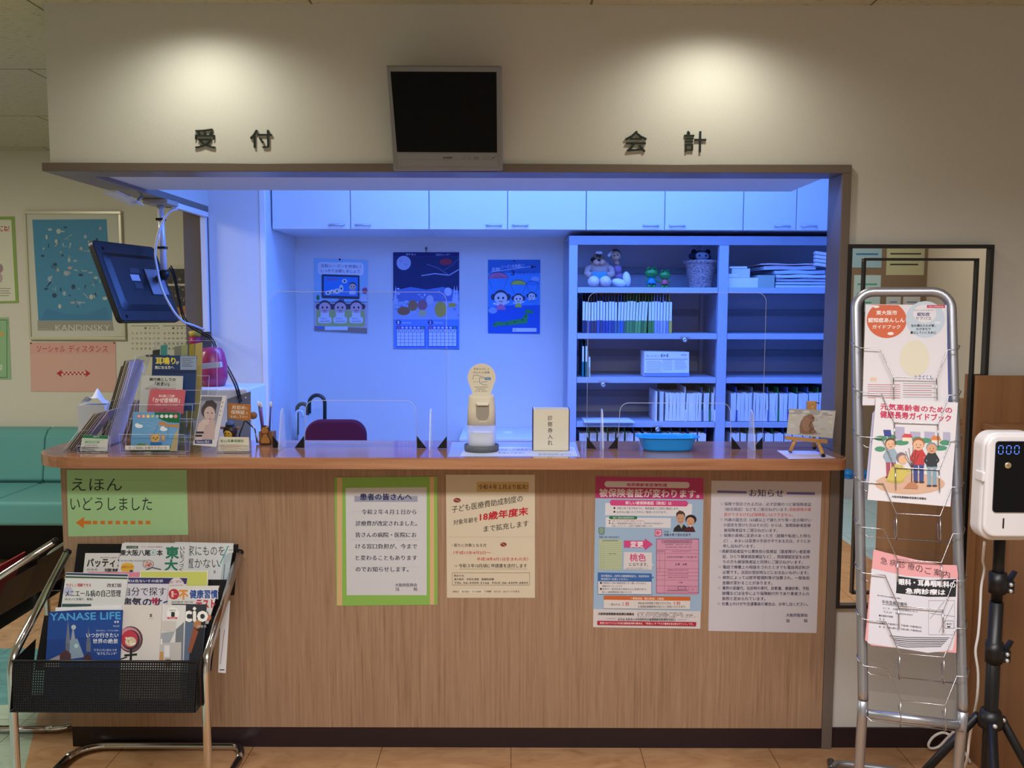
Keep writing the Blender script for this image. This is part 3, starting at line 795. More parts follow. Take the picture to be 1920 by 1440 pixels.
s = Sheet(OY, NF, [(737, 473), (861, 473), (861, 655), (738, 653)], '#27408e', 0.003)
s.rect(737.5, 481, 860.8, 599, '#1c2c66').rect(737.5, 473.3, 860.8, 480.5, '#1a1f6c')
s.up().text('ポケモン', 761, 475, 780, 479, '#d6dcf2', .02).text('2022カレンダー', 817, 475, 845, 479.5, '#aab6e6', .01)
s.poly([(737.5, 560), (780, 556), (820, 552), (860.8, 560), (860.8, 599), (737.5, 599)], '#9fb6e8').ell(757, 493, 13.5, 13.5, '#aebbe4')
s.poly([(737.5, 545), (770, 538), (800, 543), (830, 538), (860.8, 545), (860.8, 565), (737.5, 565)], '#5d7fd0')
s.up().ell(752, 489, 3, 2.5, '#9aa8d6').ell(761, 496, 2.5, 2, '#9aa8d6').line([(861, 505), (842, 516), (815, 513), (790, 517)], 2, '#9fb0e0').line([(842, 516), (822, 503), (800, 495)], 1, '#6f7fb8').line([(861, 483), (848, 497), (832, 507)], 1.4, '#4a568e').ell(836, 491, 12, 6, '#a03048')
for i in range(34):
    s.ell(740 + random.random() * 119, 540 + random.random() * 55, random.uniform(1, 4.5), random.uniform(.8, 2.6), random.choice(['#bccbf2', '#88a4e2', '#cfdaf6', '#7090d8']), 9)
for x in (742, 852, 857): s.poly([(x - 5, 570), (x, 535), (x + 3, 570)], '#b5c5f0')
for x, y, a, b, c_ in ((757, 583, 12, 8, '#9a6a4c'), (774, 573, 9, 10, '#a87a58'), (792, 572, 9, 10, '#a06a80'), (792, 587, 8, 6, '#c9c49a'), (826, 580, 11, 15, '#cbb04c'), (848, 572, 8, 4, '#cbb04c'), (806, 562, 7, 9, '#b9c3ea'), (840, 547, 7, 8, '#c3cff2')): s.ell(x, y, a, b, c_)
s.rect(738, 599, 861, 654, '#5f95ea')
s.up()
for x0, num, mon in ((742, '1', 'January'), (802, '2', 'February')):
    s.ell(x0 + 5, 604.5, 5, 5, '#1c3c9a').rect(x0 + .5, 611, x0 + 55.5, 651, '#2f62d0'); s.up()
    s.text(num, x0 + 3.4, 601.5, x0 + 6.4, 607.5, '#e6ecfa', .03).text(mon, x0 + 12, 603, x0 + 29, 607.5, '#e6ecfa', .01)
    for r_ in range(5):
        for c_ in range(7):
            s.rect(x0 + 2 + c_ * 7.5, 617.5 + r_ * 6.4, x0 + 8.7 + c_ * 7.5, 623.2 + r_ * 6.4, '#dbe5fa')
    for c_ in range(7): s.ell(x0 + 5.3 + c_ * 7.5, 614.3, 2.6, 2.2, '#c86a92' if c_ == 0 else '#5aa878' if c_ == 6 else '#cfdcf6', 10)
    s.up(); d = 1
    for r_ in range(5):
        for c_ in range(7):
            k = r_ * 7 + c_ - (6 if num == '1' else 2)
            if 1 <= k <= (31 if num == '1' else 28): s.text(str(k), x0 + 4.2 + c_ * 7.5, 619, x0 + 6.6 + c_ * 7.5, 621.6, '#4a5a8e')
    s.up(-2)
o = s.done('wall_calendar', 'dark blue night scene calendar for January and February on office wall', 'calendar')
p = at(799, 466, YB - .006)
o = G().ball(p, (.007, .006, .01), M('#7d7a72', .4)).box(p.x - .0015, p.x + .0015, YB - .006, YB - .001, p.z - .03, p.z, M('#33343c')).obj('wall_hook')
tag(o, 'small wall hook above the dark blue calendar', 'hook')

# ================================================================== OFFICE CHAIR AND UMBRELLAS
YH = 4.28
p0 = at(573, 824, YH); p1 = at(687, 824, YH); zt = at(630, 787, YH).z
MAR = M('#5a1230', .8); cx = (p0.x + p1.x) / 2; hw = (p1.x - p0.x) / 2
t = thing('office_chair', 'maroon office chair with rounded back behind the counter', 'chair', (cx, YH - .2, 0))
G().prism([(cx + x, z) for x, z in rrect(-hw, hw, zt - .42, zt, .075, 8)], YH - .02, YH + .03, MAR).obj('backrest', t, .012, 3)
G().slab([(cx + x, YH - .23 + y) for x, y in rrect(-.23, .23, -.21, .20, .07)], .43, .49, MAR).obj('seat', t, .015, 3)
G().tube([(cx, YH + .045, zt - .25), (cx, YH + .045, .46), (cx, YH - .1, .42)], .014, BLACK).obj('back_post', t)
G().tube([(cx, YH - .23, .43), (cx, YH - .23, .10)], .025, M('#77797f', .3, .8)).obj('column', t)
for k in range(5):
    a = R(72 * k + 15); e = Vector((cx + .26 * math.cos(a), YH - .23 + .26 * math.sin(a), .07))
    l_ = G().tube([(cx, YH - .23, .11), e], .018, BLACK).obj('leg', t)
    G().lathe([(0, -.014), (.028, -.014), (.028, .014), (0, .014)], e - Vector((0, 0, .042)), BLACK, 14, rot=Matrix.Rotation(R(90), 3, 'X')).obj('caster', l_)
def umbrella(pts, r, col, dx, lab, cloth, YU):
    P = [at(x, y, YU) for x, y in pts]
    b = Vector((P[-1].x + dx, YU, 0.02))
    t = thing('umbrella', lab, 'umbrella', b, 'umbrellas behind the office chair')
    G().tube(P, r, M(col, .25, 0, .6), 12).obj('handle', t)
    G().tube([P[-1], b], .005, M('#8a8d95', .3, .9), 8).obj('shaft', t)
    q = P[-1] + (b - P[-1]) * .12
    G().tube([q, q + (b - q) * .2, b + Vector((0, 0, .06))], .024, M(cloth, .8), 12, r1=.012).obj('folded_canopy', t)
def hook(x0, x1, yt, yb, yb0):
    """from the tip x0 over the crook to the straight side x1"""
    cx, r = (x0 + x1) / 2, abs(x1 - x0) / 2; s_ = 1 if x1 > x0 else -1
    return [(x0, yb0)] + [(cx - s_ * r * math.cos(R(a)), yt + r - r * math.sin(R(a))) for a in range(0, 181, 15)] + [(x1, yb)]
umbrella(hook(580, 609, 741, 800, 775), .010, '#23302a', 0.0, 'umbrella with the tallest dark green crook handle', '#1d2230', 4.58)
umbrella(hook(577, 557, 757, 815, 778), .010, '#6d5f3c', .02, 'umbrella with an olive brown crook handle facing right', '#2c3440', 4.66)
umbrella(hook(568, 555, 770, 822, 783), .0065, '#dde7ec', .01, 'umbrella with a thin white crook handle', '#d6dde6', 4.50)
umbrella([(541, 754), (544, 790), (549, 826)], .014, '#cdd3df', .03, 'umbrella with a straight pale grip and dark cap', '#d6dde6', 4.74)
# umbrella stand that holds them (behind the counter)
a = at(535, 800, 4.62).x; b = at(625, 800, 4.62).x
t = thing('umbrella_stand', 'wire umbrella stand holding the crook handled umbrellas', 'umbrella stand', ((a + b) / 2, 4.62, 0))
for z in (.02, .5):
    G().tube([(a - .03, 4.44, z), (b + .03, 4.44, z), (b + .03, 4.80, z), (a - .03, 4.80, z)], .006, WIRE, 8, True).obj('frame', t)
for x in (a - .03, b + .03):
    for y in (4.44, 4.80): G().tube([(x, y, .0), (x, y, .5)], .006, WIRE, 8).obj('leg', t)

# ================================================================== PARTITIONS, DISPENSER, BOX, TRAY, EASEL ON THE COUNTER
YQ = 2.985
def partition(xl, i0, i1, xr, ytop, ycut, lab, edge_l, edge_r):
    X = lambda px: at(px, 838, YQ).x
    zt = at(960, ytop, YQ).z; zc = at(960, ycut, YQ).z; z0 = ZT + .0008
    t = thing('acrylic_partition', lab, 'partition', ((X(xl) + X(xr)) / 2, YQ, z0), 'clear acrylic partitions on the counter')
    r = .03; a, b = X(i0), X(i1)
    L_, R_ = X(xl), X(xr)
    yb, yf = YQ - .0015, YQ + .0015
    def pr(poly): return [(x, z) for x, z in poly]
    g = G()
    g.prism([(L_, z0), (a, z0), (a + .006, zc - r), (a + .006, zt), (L_ + r, zt), (L_, zt - r)], yb, yf, CLEAR)
    g.prism([(b - .006, zc - r), (b, z0), (R_, z0), (R_, zt - r), (R_ - r, zt), (b - .006, zt)], yb, yf, CLEAR)
    g.prism([(a + .006, zc - r)] + [(a + .006 + r - r * math.cos(R(k)), zc - r + r * math.sin(R(k))) for k in range(15, 91, 15)] + [(b - .006 - r + r * math.sin(R(k)), zc - r + r * math.cos(R(k))) for k in range(0, 76, 15)] + [(b - .006, zc - r), (b - .006, zt), (a + .006, zt)], yb, yf, CLEAR)
    g.obj('clear_sheet', t)
    e = .0011
    rim = [(a, z0), (a + .006, zc - r)] + [(a + .006 + r - r * math.cos(R(k)), zc - r + r * math.sin(R(k))) for k in range(15, 91, 15)] + [(b - .006 - r + r * math.sin(R(k)), zc - r + r * math.cos(R(k))) for k in range(0, 91, 15)] + [(b, z0)]
    EDGE = M('#c3cdde', .3, 0, .5)
    g = G().tube([(x, YQ, z) for x, z in rim], e, EDGE, 6)
    g.tube([(L_, YQ, z0), (L_, YQ, zt - r)] + [(L_ + r - r * math.cos(R(k)), YQ, zt - r + r * math.sin(R(k))) for k in range(15, 91, 15)] + [(R_ - r + r * math.sin(R(k)), YQ, zt - r + r * math.cos(R(k))) for k in range(0, 91, 15)] + [(R_, YQ, z0)], e * .7, EDGE, 6)
    g.obj('polished_edge', t)
    for (u, v), ex in (((xl, i0), edge_l), ((i1, xr), edge_r)):
        x0, x1 = X(u), X(v); h = .042; w = min(.033, (x1 - x0) * .42)
        G().prism([(x0, z0), (x0 + w, z0), (x0, z0 + h)], YQ - .0045, YQ - .0017, BLACK).prism([(x1, z0), (x1, z0 + h), (x1 - w, z0)], YQ - .0045, YQ - .0017, BLACK).obj('corner_pad', t)
        xm = X(ex)
        pr_ = [(YQ - .05, z0), (YQ - .05, z0 + .01), (YQ - .012, z0 + .125), (YQ + .012, z0 + .135), (YQ + .035, z0 + .02), (YQ + .035, z0)]
        A = [Vector((xm - .0025, y, z)) for y, z in pr_]; B_ = [Vector((xm + .0025, y, z)) for y, z in pr_]
        G().hexa(A, B_, mk_frost_once()).obj('foot', t)
_fr = []
def mk_frost_once():
    if not _fr: _fr.append(mk_frost('edge_lit_acrylic', '#e3e8f2', 0.4))
    return _fr[0]
partition(512, 571, 782, 838, 548, 752, 'clear acrylic partition in front of the maroon office chair', 530, 808)
partition(1100, 1158, 1371, 1429, 548, 755, 'clear acrylic partition behind the blue oval tray', 1128, 1408)

# ---- sanitiser dispenser
CREAM = M('#d9d0b8', .45); z0 = ZT + .0005
c = at(903, 838, 2.93); c.z = z0
YD = c.y
def DX(px): return (px - 960) * YD * 1.0 / F * 1.012
def DZ(py): return at(903, py, YD).z
t = thing('sanitiser_dispenser', 'cream hand sanitiser dispenser with round sign on grey tray', 'dispenser', c)
G().lathe([(0, .0), (.052, 0), (.058, .004), (.0585, .022), (.0555, .022), (.054, .007), (0, .007)], c + Vector((0, 0, .0006)), M('#5d6166', .5), 36, 1, .85).obj('tray', t)
zb = z0 + .0085
def rr_ring(hw, hd, z, r): return [(c.x + x, c.y + y, z) for x, y in rrect(-hw, hw, -hd, hd, r, 4)]
def loft(g, rings, m):
    n = len(rings[0]); vs = [p for r_ in rings for p in r_]; fs = []
    for i in range(len(rings) - 1):
        for k in range(n): fs.append((i * n + k, i * n + (k + 1) % n, (i + 1) * n + (k + 1) % n, (i + 1) * n + k))
    fs.append(tuple(range(n - 1, -1, -1))); fs.append(tuple((len(rings) - 1) * n + k for k in range(n)))
    return g.add(vs, fs, m, True)
zs_ = DZ(795); zt_ = DZ(739)
loft(G(), [rr_ring(.040, .034, zb, .02), rr_ring(.046, .04, zb + .008, .022), rr_ring(.0475, .041, zb + (zs_ - zb) * .5, .022), rr_ring(.0475, .041, zs_ - .0005, .022)], FROST).obj('bottle', t)
G().lathe([(0, 0), (.038, 0), (.041, .01), (.041, .045), (0, .045)], (c.x, c.y, zb + .006), M('#dfe4ee', .35), 28, 1, .85).obj('liquid', t)
loft(G(), [rr_ring(.0475, .041, zs_, .022), rr_ring(.046, .04, zs_ + (zt_ - zs_) * .5, .022), rr_ring(.043, .037, zt_ - .012, .02), rr_ring(.041, .035, zt_ - .002, .018), rr_ring(.036, .03, zt_, .014)], CREAM).obj('head', t)
yf = c.y - .0425
g = G().prism([(c.x + x, z) for x, z in [(-.016, DZ(755)), (.026, DZ(755))] + [(.005 + .021 * math.cos(R(a)), DZ(775) + .018 * math.sin(R(a))) for a in range(0, -181, -20)]], yf - .001, yf + .004, M('#9b9484', .5)); g.obj('recess', t)
g = G().prism([(c.x - .016, DZ(752)), (c.x + .026, DZ(752)), (c.x + .024, DZ(757)), (c.x - .013, DZ(757))], yf - .012, yf + .004, M('#ece6d6', .35)); g.obj('nozzle_hood', t, .001)
ys_ = c.y + .0
pts = [(903 + 26.5 * math.cos(R(a)), 708 - 26.5 * math.sin(R(a))) for a in range(-30, 211, 12)]
pts += [(887, 741), (919, 741)]
s = Sheet((0, ys_, 0), NF, pts, '#ddd5bf', .003)
s.rect(886, 739, 919, 742, '#d6ceb9')
s.text('手をかざして', 888, 690, 917.5, 693.8, '#3a3742', .02).text('かんたん消毒', 887, 696.4, 918, 700.2, '#3a3742', .02)
s.line([(886, 712), (888, 704), (895, 703.5), (899, 705), (907, 706.5), (907, 709), (899, 708.5), (900, 719)], .7, '#4c6a8a').line([(887, 716), (899, 716)], .5, '#4c6a8a').rr(908.5, 707.5, 920.5, 712.5, 2.4, '#3f7ab0').line([(914, 715.5), (904, 716), (902, 719), (906, 721.5), (914, 721.5)], .7, '#4c6a8a')
s.text('手指消毒', 911, 708.8, 918, 711.2, '#e4e9ee').line([(889, 725.5), (916, 725.8)], .7, '#6b675f').text('お手を近づけて', 893, 728, 911, 731, '#4a4742').text('どうぞ ください', 891, 732, 914, 735, '#4a4742', .01)
s.done('sign_card', None, None, parent=t)
s = Sheet((0, yf - .0012, 0), NF, [(899, 788.2), (912, 788.2), (912, 792), (899, 792)], '#d5cdb6', .0004)
s.text('サラヤ', 900, 789, 911, 791.4, '#8a8474'); s.done('maker_mark', None, None, parent=t)

# ---- card deposit box
a = at(1000, 842, 2.93); b = at(1066, 842, 2.93)
zt_ = at(1000, 768, 2.93).z
t = thing('card_box', 'cream card deposit box with vertical lettering on the counter', 'box', ((a.x + b.x) / 2, 2.96, ZT))
g = G(); za = ZT + .0025
g.box(a.x, b.x, 2.93, 2.934, za, zt_, M('#dcd5bd', .6)).box(a.x, b.x, 2.996, 3.0, za, zt_, M('#d9dbe2', .6)).box(a.x, a.x + .003, 2.9341, 2.9959, za, zt_, M('#d9dbe2', .6)).box(b.x - .003, b.x, 2.9341, 2.9959, za, zt_, M('#d9dbe2', .6)).box(a.x + .003, b.x - .003, 2.9341, 2.9959, za, za + .003, M('#d9dbe2', .6))
g.obj('body', t)
G().box(a.x - .003, a.x - .0004, 2.93, 3.0, za, zt_ + .001, M('#3c2340', .5)).obj('side_sheet', t)
G().box(b.x + .0004, b.x + .003, 2.93, 3.0, za, zt_ + .001, M('#3c2340', .5)).obj('side_sheet', t)
s = Sheet((0, 2.9293, 0), NF, [(1001, 769), (1065.5, 769), (1065.5, 841.5), (1001, 841.5)], '#ddd6be', .0004)
for k, ch in enumerate('診察券入れ'): s.text(ch, 1027, 779 + 11.6 * k, 1036, 788.4 + 11.6 * k, '#1d1a1c', .01)
s.done('front_label', None, None, parent=t)

# ---- vinyl mat with notice under the dispenser and the box
zf = ZT + .0003
def flat(pts, z, h, m): 
    P = [atz(x, y, z) for x, y in pts]; return G().hexa(P, [p + Vector((0, 0, h)) for p in P], m)
o = flat([(848, 829), (1079, 829), (1088, 856.5), (840, 856.5)], ZT + .0001, .0003, M('#a9b6d4', .25)).obj('vinyl_mat')
tag(o, 'clear bluish vinyl mat holding a notice under the dispenser and card box', 'mat')
class Flat(Sheet): pass
s = Sheet((0, 0, ZT + .0006), (0, 0, 1), [(872, 838), (1077, 838), (1083, 855), (863, 855)], '#ccd4e6', .0001)
for k in range(3): s.text(['保険証と診察券を', 'お出しください', '熱のある方はお申し出ください'][k], [930, 935, 1010][k], [841, 847, 850][k], [990, 985, 1074][k], [845, 851, 854][k], '#5d6d9a')
s.done('notice_sheet', 'white notice sheet lying under the vinyl mat', 'paper')

# ---- blue tray
c = Vector(atz(1242, 836, ZT)); c.y = 2.965; c.z = ZT + .0006
BL = M('#1f9cff', .2, 0, .5)
hw = .088
def oval(sx, sy, z, n=40):
    out = []
    for k in range(n):
        a = 2 * math.pi * k / n; ca, sa = math.cos(a), math.sin(a)
        e = .55
        out.append((c.x + sx * math.copysign(abs(ca) ** e, ca), c.y + sy * math.copysign(abs(sa) ** e, sa), c.z + z))
    return out
t = thing('oval_tray', 'bright blue oval plastic tray on the counter', 'tray', c)
g = G(); rings = [oval(.078, .04, .0), oval(.084, .044, .008), oval(.096, .052, .043), oval(.104, .057, .048), oval(.108, .06, .047), oval(.103, .056, .045), oval(.095, .05, .041), oval(.082, .042, .008), oval(.076, .038, .004)]
n = 40; vs = [p for r_ in rings for p in r_]; fs = []
for i in range(len(rings) - 1):
    for k in range(n): fs.append((i * n + k, i * n + (k + 1) % n, (i + 1) * n + (k + 1) % n, (i + 1) * n + k))
fs += [tuple(range(n - 1, -1, -1)), tuple((len(rings) - 1) * n + k for k in range(n))]
g.add(vs, fs, BL, True); g.obj('tray_body', t)

# ---- little easel with postcard
o = flat([(1457, 845), (1530, 846), (1567, 859), (1480, 861)], ZT + .0003, .0008, M('#d3cfe6', .6)).obj('paper_mat')
tag(o, 'white paper mat under the little easel', 'paper')
ze = ZT + .0012; ye = 2.90
E_ = lambda px, py, y: at(px, py, y)
t = thing('tabletop_easel', 'small wooden easel holding a postcard at the right end of the counter', 'easel', (at(1517, 850, ye).x, ye, ze))
for (x0, y0, x1, y1) in ((1492, 822, 1481, 848), (1533, 826, 1544, 855)):
    a = E_(x0, y0, ye - .005); b = atz(x1, y1, ze + .004)
    l_ = G().tube([a, b + (a - b) * .06], .0065, EASELW, 8).obj('leg', t)
    G().tube([b + (a - b) * .06, b], .0066, BLACK, 8).obj('rubber_foot', l_)
a = E_(1523, 760, ye + .03); b = atz(1527, 841, ze + .004)
l_ = G().tube([a, b + (a - b) * .05], .0065, EASELW, 8).obj('leg', t); G().tube([b + (a - b) * .05, b], .0066, BLACK, 8).obj('rubber_foot', l_)
p0, p1 = E_(1474, 818, ye - .012), E_(1552, 825, ye - .012)
G().hexa([p0, p1, p1 + Vector((0, 0, -.012)), p0 + Vector((0, 0, -.012))], [p + Vector((0, .018, 0)) for p in (p0, p1, p1 + Vector((0, 0, -.012)), p0 + Vector((0, 0, -.012)))], EASELW).obj('ledge', t, .001)
a = E_(1523, 754, ye + .027)
G().box(a.x - .016, a.x + .016, a.y, a.y + .012, a.z - .03, a.z + .003, EASELW).obj('head_block', t, .001)
G().tube([a + Vector((.012, -.002, .0)), a + Vector((.022, -.004, -.004))], .0025, M('#77787c', .3, .9), 8).obj('wing_screw', t)
th = R(14)
s = Sheet((0, ye - .006, ZT + .05), (0, -math.cos(th), math.sin(th)), [(1480, 766), (1567, 770), (1561, 822), (1475, 814)], '#c5c2bb', .0015)
s.poly([(1480, 766), (1564, 770), (1560, 780), (1510, 777), (1479, 776)], '#aaa7a6')
for i in range(30):
    x = random.uniform(1478, 1558); y = random.uniform(770, 812); s.ell(x, y, random.uniform(3, 9), random.uniform(1.2, 3), random.choice(['#bdbab2', '#cfccc5', '#b5b2ac', '#d3d0ca']), 10)
s.ell(1518, 813, 22, 2, '#a8a39b')
pts = [(1500, 812), (1499, 800), (1502, 789), (1508, 781), (1516, 777), (1523, 777), (1527, 782), (1527, 789), (1523, 792), (1525, 798), (1527, 805), (1532, 811), (1524, 814), (1510, 814)]
s.poly(pts, '#8d6a55').ell(1512, 795, 8, 14, '#9c7862').line([(1522, 790), (1517, 799), (1525, 806)], 3, '#7b5a47').line([(1520, 812), (1519, 806), (1526, 803)], 2, '#6d4e3e').ell(1524, 784, 3, 2, '#6d4e3e')
s.done('postcard', 'beige postcard of a small brown monkey resting on the easel', 'postcard')

# ================================================================== LEFT END OF THE COUNTER
zc = ZT + .0006
def clip_sheet(g, P, d, m=None): g.plate(P, d, m or CLEAR)
def edge_loop(g, P, r=.0011): g.tube(P, r, mk_frost_once(), 6, True)
# ---- three-tier brochure holder facing front
YH1 = 2.90
t = thing('brochure_holder', 'three-tier clear brochure holder facing front at left of the counter', 'brochure holder', (at(300, 850, 2.93).x, 2.95, zc))
x0, x1 = at(231, 850, 2.87).x, at(352, 850, 2.87).x
def tier(k):
    y = 2.852 + .05 * k; z = zc + .003 + .045 * k; return y, z
g = G()
g.box(x0, x1 + .03, 2.852, 3.04, zc, zc + .0025, CLEAR)
g.obj('base', t)
for k in range(3):
    y, z = tier(k); h = .062; xa, xb = x0 + .012 * k, x1 + .012 * k
    P = [(xa, y, z), (xb, y, z), (xb, y - .006, z + h), (xa, y - .006, z + h)]
    g = G(); g.plate(P, (0, .002, 0), CLEAR); edge_loop(g, P); 
    Pb = [(xa, y + .034, z), (xb, y + .034, z), (xb, y + .075, z + .15), (xa, y + .075, z + .15)]
    g.plate(Pb, (0, .002, 0), CLEAR); edge_loop(g, Pb)
    g.plate([(xa, y, z), (xa, y + .034, z), (xa, y + .052, z + .07), (xa, y - .004, z + .055)], (.002, 0, 0), CLEAR)
    g.plate([(xb, y, z), (xb, y + .034, z), (xb, y + .052, z + .07), (xb, y - .004, z + .055)], (-.002, 0, 0), CLEAR)
    g.obj('pocket', t)
th = R(15)
N15 = Vector((0, -math.cos(th), math.sin(th)))
def leaf(k, off): 
    y, z = tier(k); return (0, y + off, z)
s = Sheet(leaf(2, .016), N15, [(288, 666), (369, 667), (364, 770), (278, 770)], '#27406e', .003)
s.rect(338, 667.5, 368.5, 693.5, '#8fa2c0').rect(285, 693.5, 366, 700, '#22335a')
s.text('耳鳴り', 292, 670, 329, 683, '#e2cf4e', .05).text('が', 330, 677, 335.5, 683, '#e9e4c0', .03).text('気になる方へ', 290.5, 686, 326, 692, '#e4e4d4', .04)
for k in range(5): s.line([(341, 672 + 3.6 * k), (364 - (k * 5) % 9, 672 + 3.6 * k)], .8, '#3e4b66')
s.done('booklet', 'navy booklet on ringing ears in the top tier of the front holder', 'booklet', 'booklets in the front brochure holder')
s = Sheet(leaf(1, .010), N15, [(266, 704), (343, 705), (340, 775), (260, 775)], '#c3c6c4', .003)
for k in range(6): s.line([(264 + 2 * k, 770), (263 + 3 * k, 745), (270 + 4 * k, 728), (300, 716 + 3 * k), (330, 712 + 4 * k)], 1.0, '#a9aeb2')
s.text('現代病としての', 280, 708.5, 329, 714.5, '#24272c', .04).text('「めまい」', 291, 716, 317, 723.5, '#24272c', .04).text('めまいでお悩みの方へのアドバイス', 273, 727, 329, 731, '#a8485a', .02)
s.done('booklet', 'grey booklet on dizziness in the middle tier of the front holder', 'booklet', 'booklets in the front brochure holder')
s = Sheet(leaf(1, .0045), N15, [(281, 730), (348, 731), (343, 776), (275, 776)], '#c9636f', .003)
s.poly([(275, 776), (276, 765), (281, 735), (283, 730), (281, 730)], '#b9a8a4')
s.text('飲み薬にご注意！', 298, 740, 328, 745, '#f0d8d4', .03).text('「かぜ症候群」', 287, 746, 337, 755, '#f3e3df', .03).text('で気をつけたいことは？', 291, 757, 333, 761.5, '#f0d8d4', .02).text('監修', 306, 766, 313, 769, '#8a3442').line([(297, 771), (332, 771)], .8, '#8a3442')
s.done('booklet', 'pink booklet on the common cold in the middle tier of the front holder', 'booklet', 'booklets in the front brochure holder')
s = Sheet(leaf(0, .008), N15, [(250, 772), (338, 773), (332, 846), (244, 846)], '#6ba3d2', .004)
s.poly([(289, 773), (337.8, 773.3), (337, 793), (316, 792), (300, 786), (292, 780)], '#1f6b40').poly([(296, 794), (302, 789), (315, 795), (336.5, 796), (336, 802), (312, 800), (298, 797)], '#b98a56').poly([(246, 840), (262, 831), (285, 835), (310, 838), (332, 834), (332, 846), (244, 846)], '#4d8a52').poly([(318, 845.5), (321, 836), (327, 815), (335, 802), (332, 845.8)], '#b9a878')
s.ell(261, 799, 7, 3.5, '#e6edf4').ell(257, 797, 4, 3.5, '#e6edf4').ell(307, 805, 7, 3.2, '#e6edf4').ell(305, 802, 4, 3, '#e6edf4')
for k, cc in enumerate(('#e5787c', '#e89a5c', '#e8c45c', '#8ab87a', '#7a9ec8', '#cfd6e0', '#d8dde2', '#e8eaf0', '#e88f9a')):
    s.ell(260.5 + 8.6 * k, 780.5, 3.6, 3.4, cc)
for k, ch in enumerate('中耳炎のおはなし'): s.text(ch, 258.5 + 8.6 * k, 778.6, 262.5 + 8.6 * k, 782.6, '#f4f1ea', .03)
s.line([(299, 793), (285, 820)], .8, '#5c7a94').line([(316, 799), (314, 822)], .8, '#5c7a94')
s.ell(291, 822, 9, 8, '#d9ad6c').ell(284, 816, 2.8, 2.8, '#c8935a').ell(298, 815, 2.8, 2.8, '#c8935a').ell(306, 821, 4, 6, '#c8935a').ell(306, 821, 2.2, 3.6, '#dcb888').poly([(282, 829), (303, 829), (305, 836), (282, 836)], '#2b70b0').ell(276, 836, 4, 2.4, '#d9ad6c').ell(303, 837, 5, 2.2, '#d9ad6c').ell(288, 821, 1.1, 1.3, '#2c2018', 8).ell(295, 820.5, 1.1, 1.3, '#2c2018', 8).ell(292, 824, 1.6, 1.1, '#7a4a2c', 8)
for k in range(14): s.line([(262 + random.random() * 50, 788 + random.random() * 22), (263 + random.random() * 50, 789 + random.random() * 22)], .1, '#dfeaf4')
for k in range(9): x = 253 + 3 * k; s.line([(x, 838), (x + 1, 830 + (k % 3) * 2)], 1, '#7aa84e')
s.text('発行 耳鼻科会', 251, 842.5, 272, 845, '#b7d2b4')
s.done('booklet', 'sky blue picture booklet with swinging bear cub in the lowest front tier', 'booklet', 'booklets in the front brochure holder')
y, z = tier(0)
s = Sheet((0, y - .0062, z + .02), (0, -1, .1), [(234.5, 835.5), (318, 835.5), (318, 843.5), (234.5, 843.5)], '#dcdad6', .0003)
s.text('☆ ご自由にお取り下さい ☆', 241, 837.2, 313, 842, '#33343a', .02); s.done('strip_label', None, None, parent=t)

# ---- slanted holders turned to the left
def side_holder(px, py_t, py_b, dx, w, y0, lab, n, cols, name='leaflet_holder'):
    """clear pocket leaning to the right as seen from the front, leaflets inside"""
    b = at(px, py_b, y0); b.z = zc; h = at(px, py_t, y0).z - zc; lean = dx * y0 / F
    t = thing(name, lab, 'leaflet holder', (b.x + .02, y0 + w / 2, zc))
    g = G()
    def pl(x, z, hh, ln):
        P = [(x, y0, z), (x, y0 + w, z), (x + ln, y0 + w, z + hh), (x + ln, y0, z + hh)]
        g.plate(P, (.002, 0, 0), CLEAR); edge_loop(g, P)
    pl(b.x, zc + .001, h * .52, lean * .52); pl(b.x + .05, zc + .001, h, lean)
    g.box(b.x, b.x + .052, y0, y0 + w, zc, zc + .002, CLEAR)
    P = [(b.x, y0, zc + .002), (b.x + .05, y0, zc + .002), (b.x + .05 + lean * .55, y0, zc + h * .55), (b.x + lean * .5, y0, zc + h * .5)]
    g.plate(P, (0, .002, 0), CLEAR); edge_loop(g, P)
    g.obj('clear_pocket', t)
    for k in range(n):
        xx = b.x + .008 + k * .036 / n; hh = h * random.uniform(.86, .97)
        P = [(xx, y0 + .004, zc + .003), (xx, y0 + w - .003, zc + .003), (xx + lean * (hh - .003) / h, y0 + w - .003, zc + hh), (xx + lean * (hh - .003) / h, y0 + .004, zc + hh)]
        o = G().plate(P, (.0022, 0, 0), M(cols[k % len(cols)], .5)).obj('leaflet')
        tag(o, '%s leaflet from the left in the %s side-facing holder' % (ORD[k], 'shorter' if py_t > 750 else 'taller'), 'leaflet', 'leaflets in the side-facing holders')
    return t
side_holder(117, 770, 846, 62, .10, 2.885, 'shorter clear leaflet holder turned left at the counter end', 5, ['#a89e92', '#cfc8be', '#94897e', '#bdb0a8', '#a297ae'])
side_holder(178, 668, 836, 56, .12, 2.992, 'taller clear leaflet holder turned left behind the card holder', 6, ['#8d897e', '#6e685e', '#cfc6b4', '#99948a', '#cfc8dc', '#d9d3e6'])  # purplish reflection on the clear plastic is put into the last two lilac leaflets
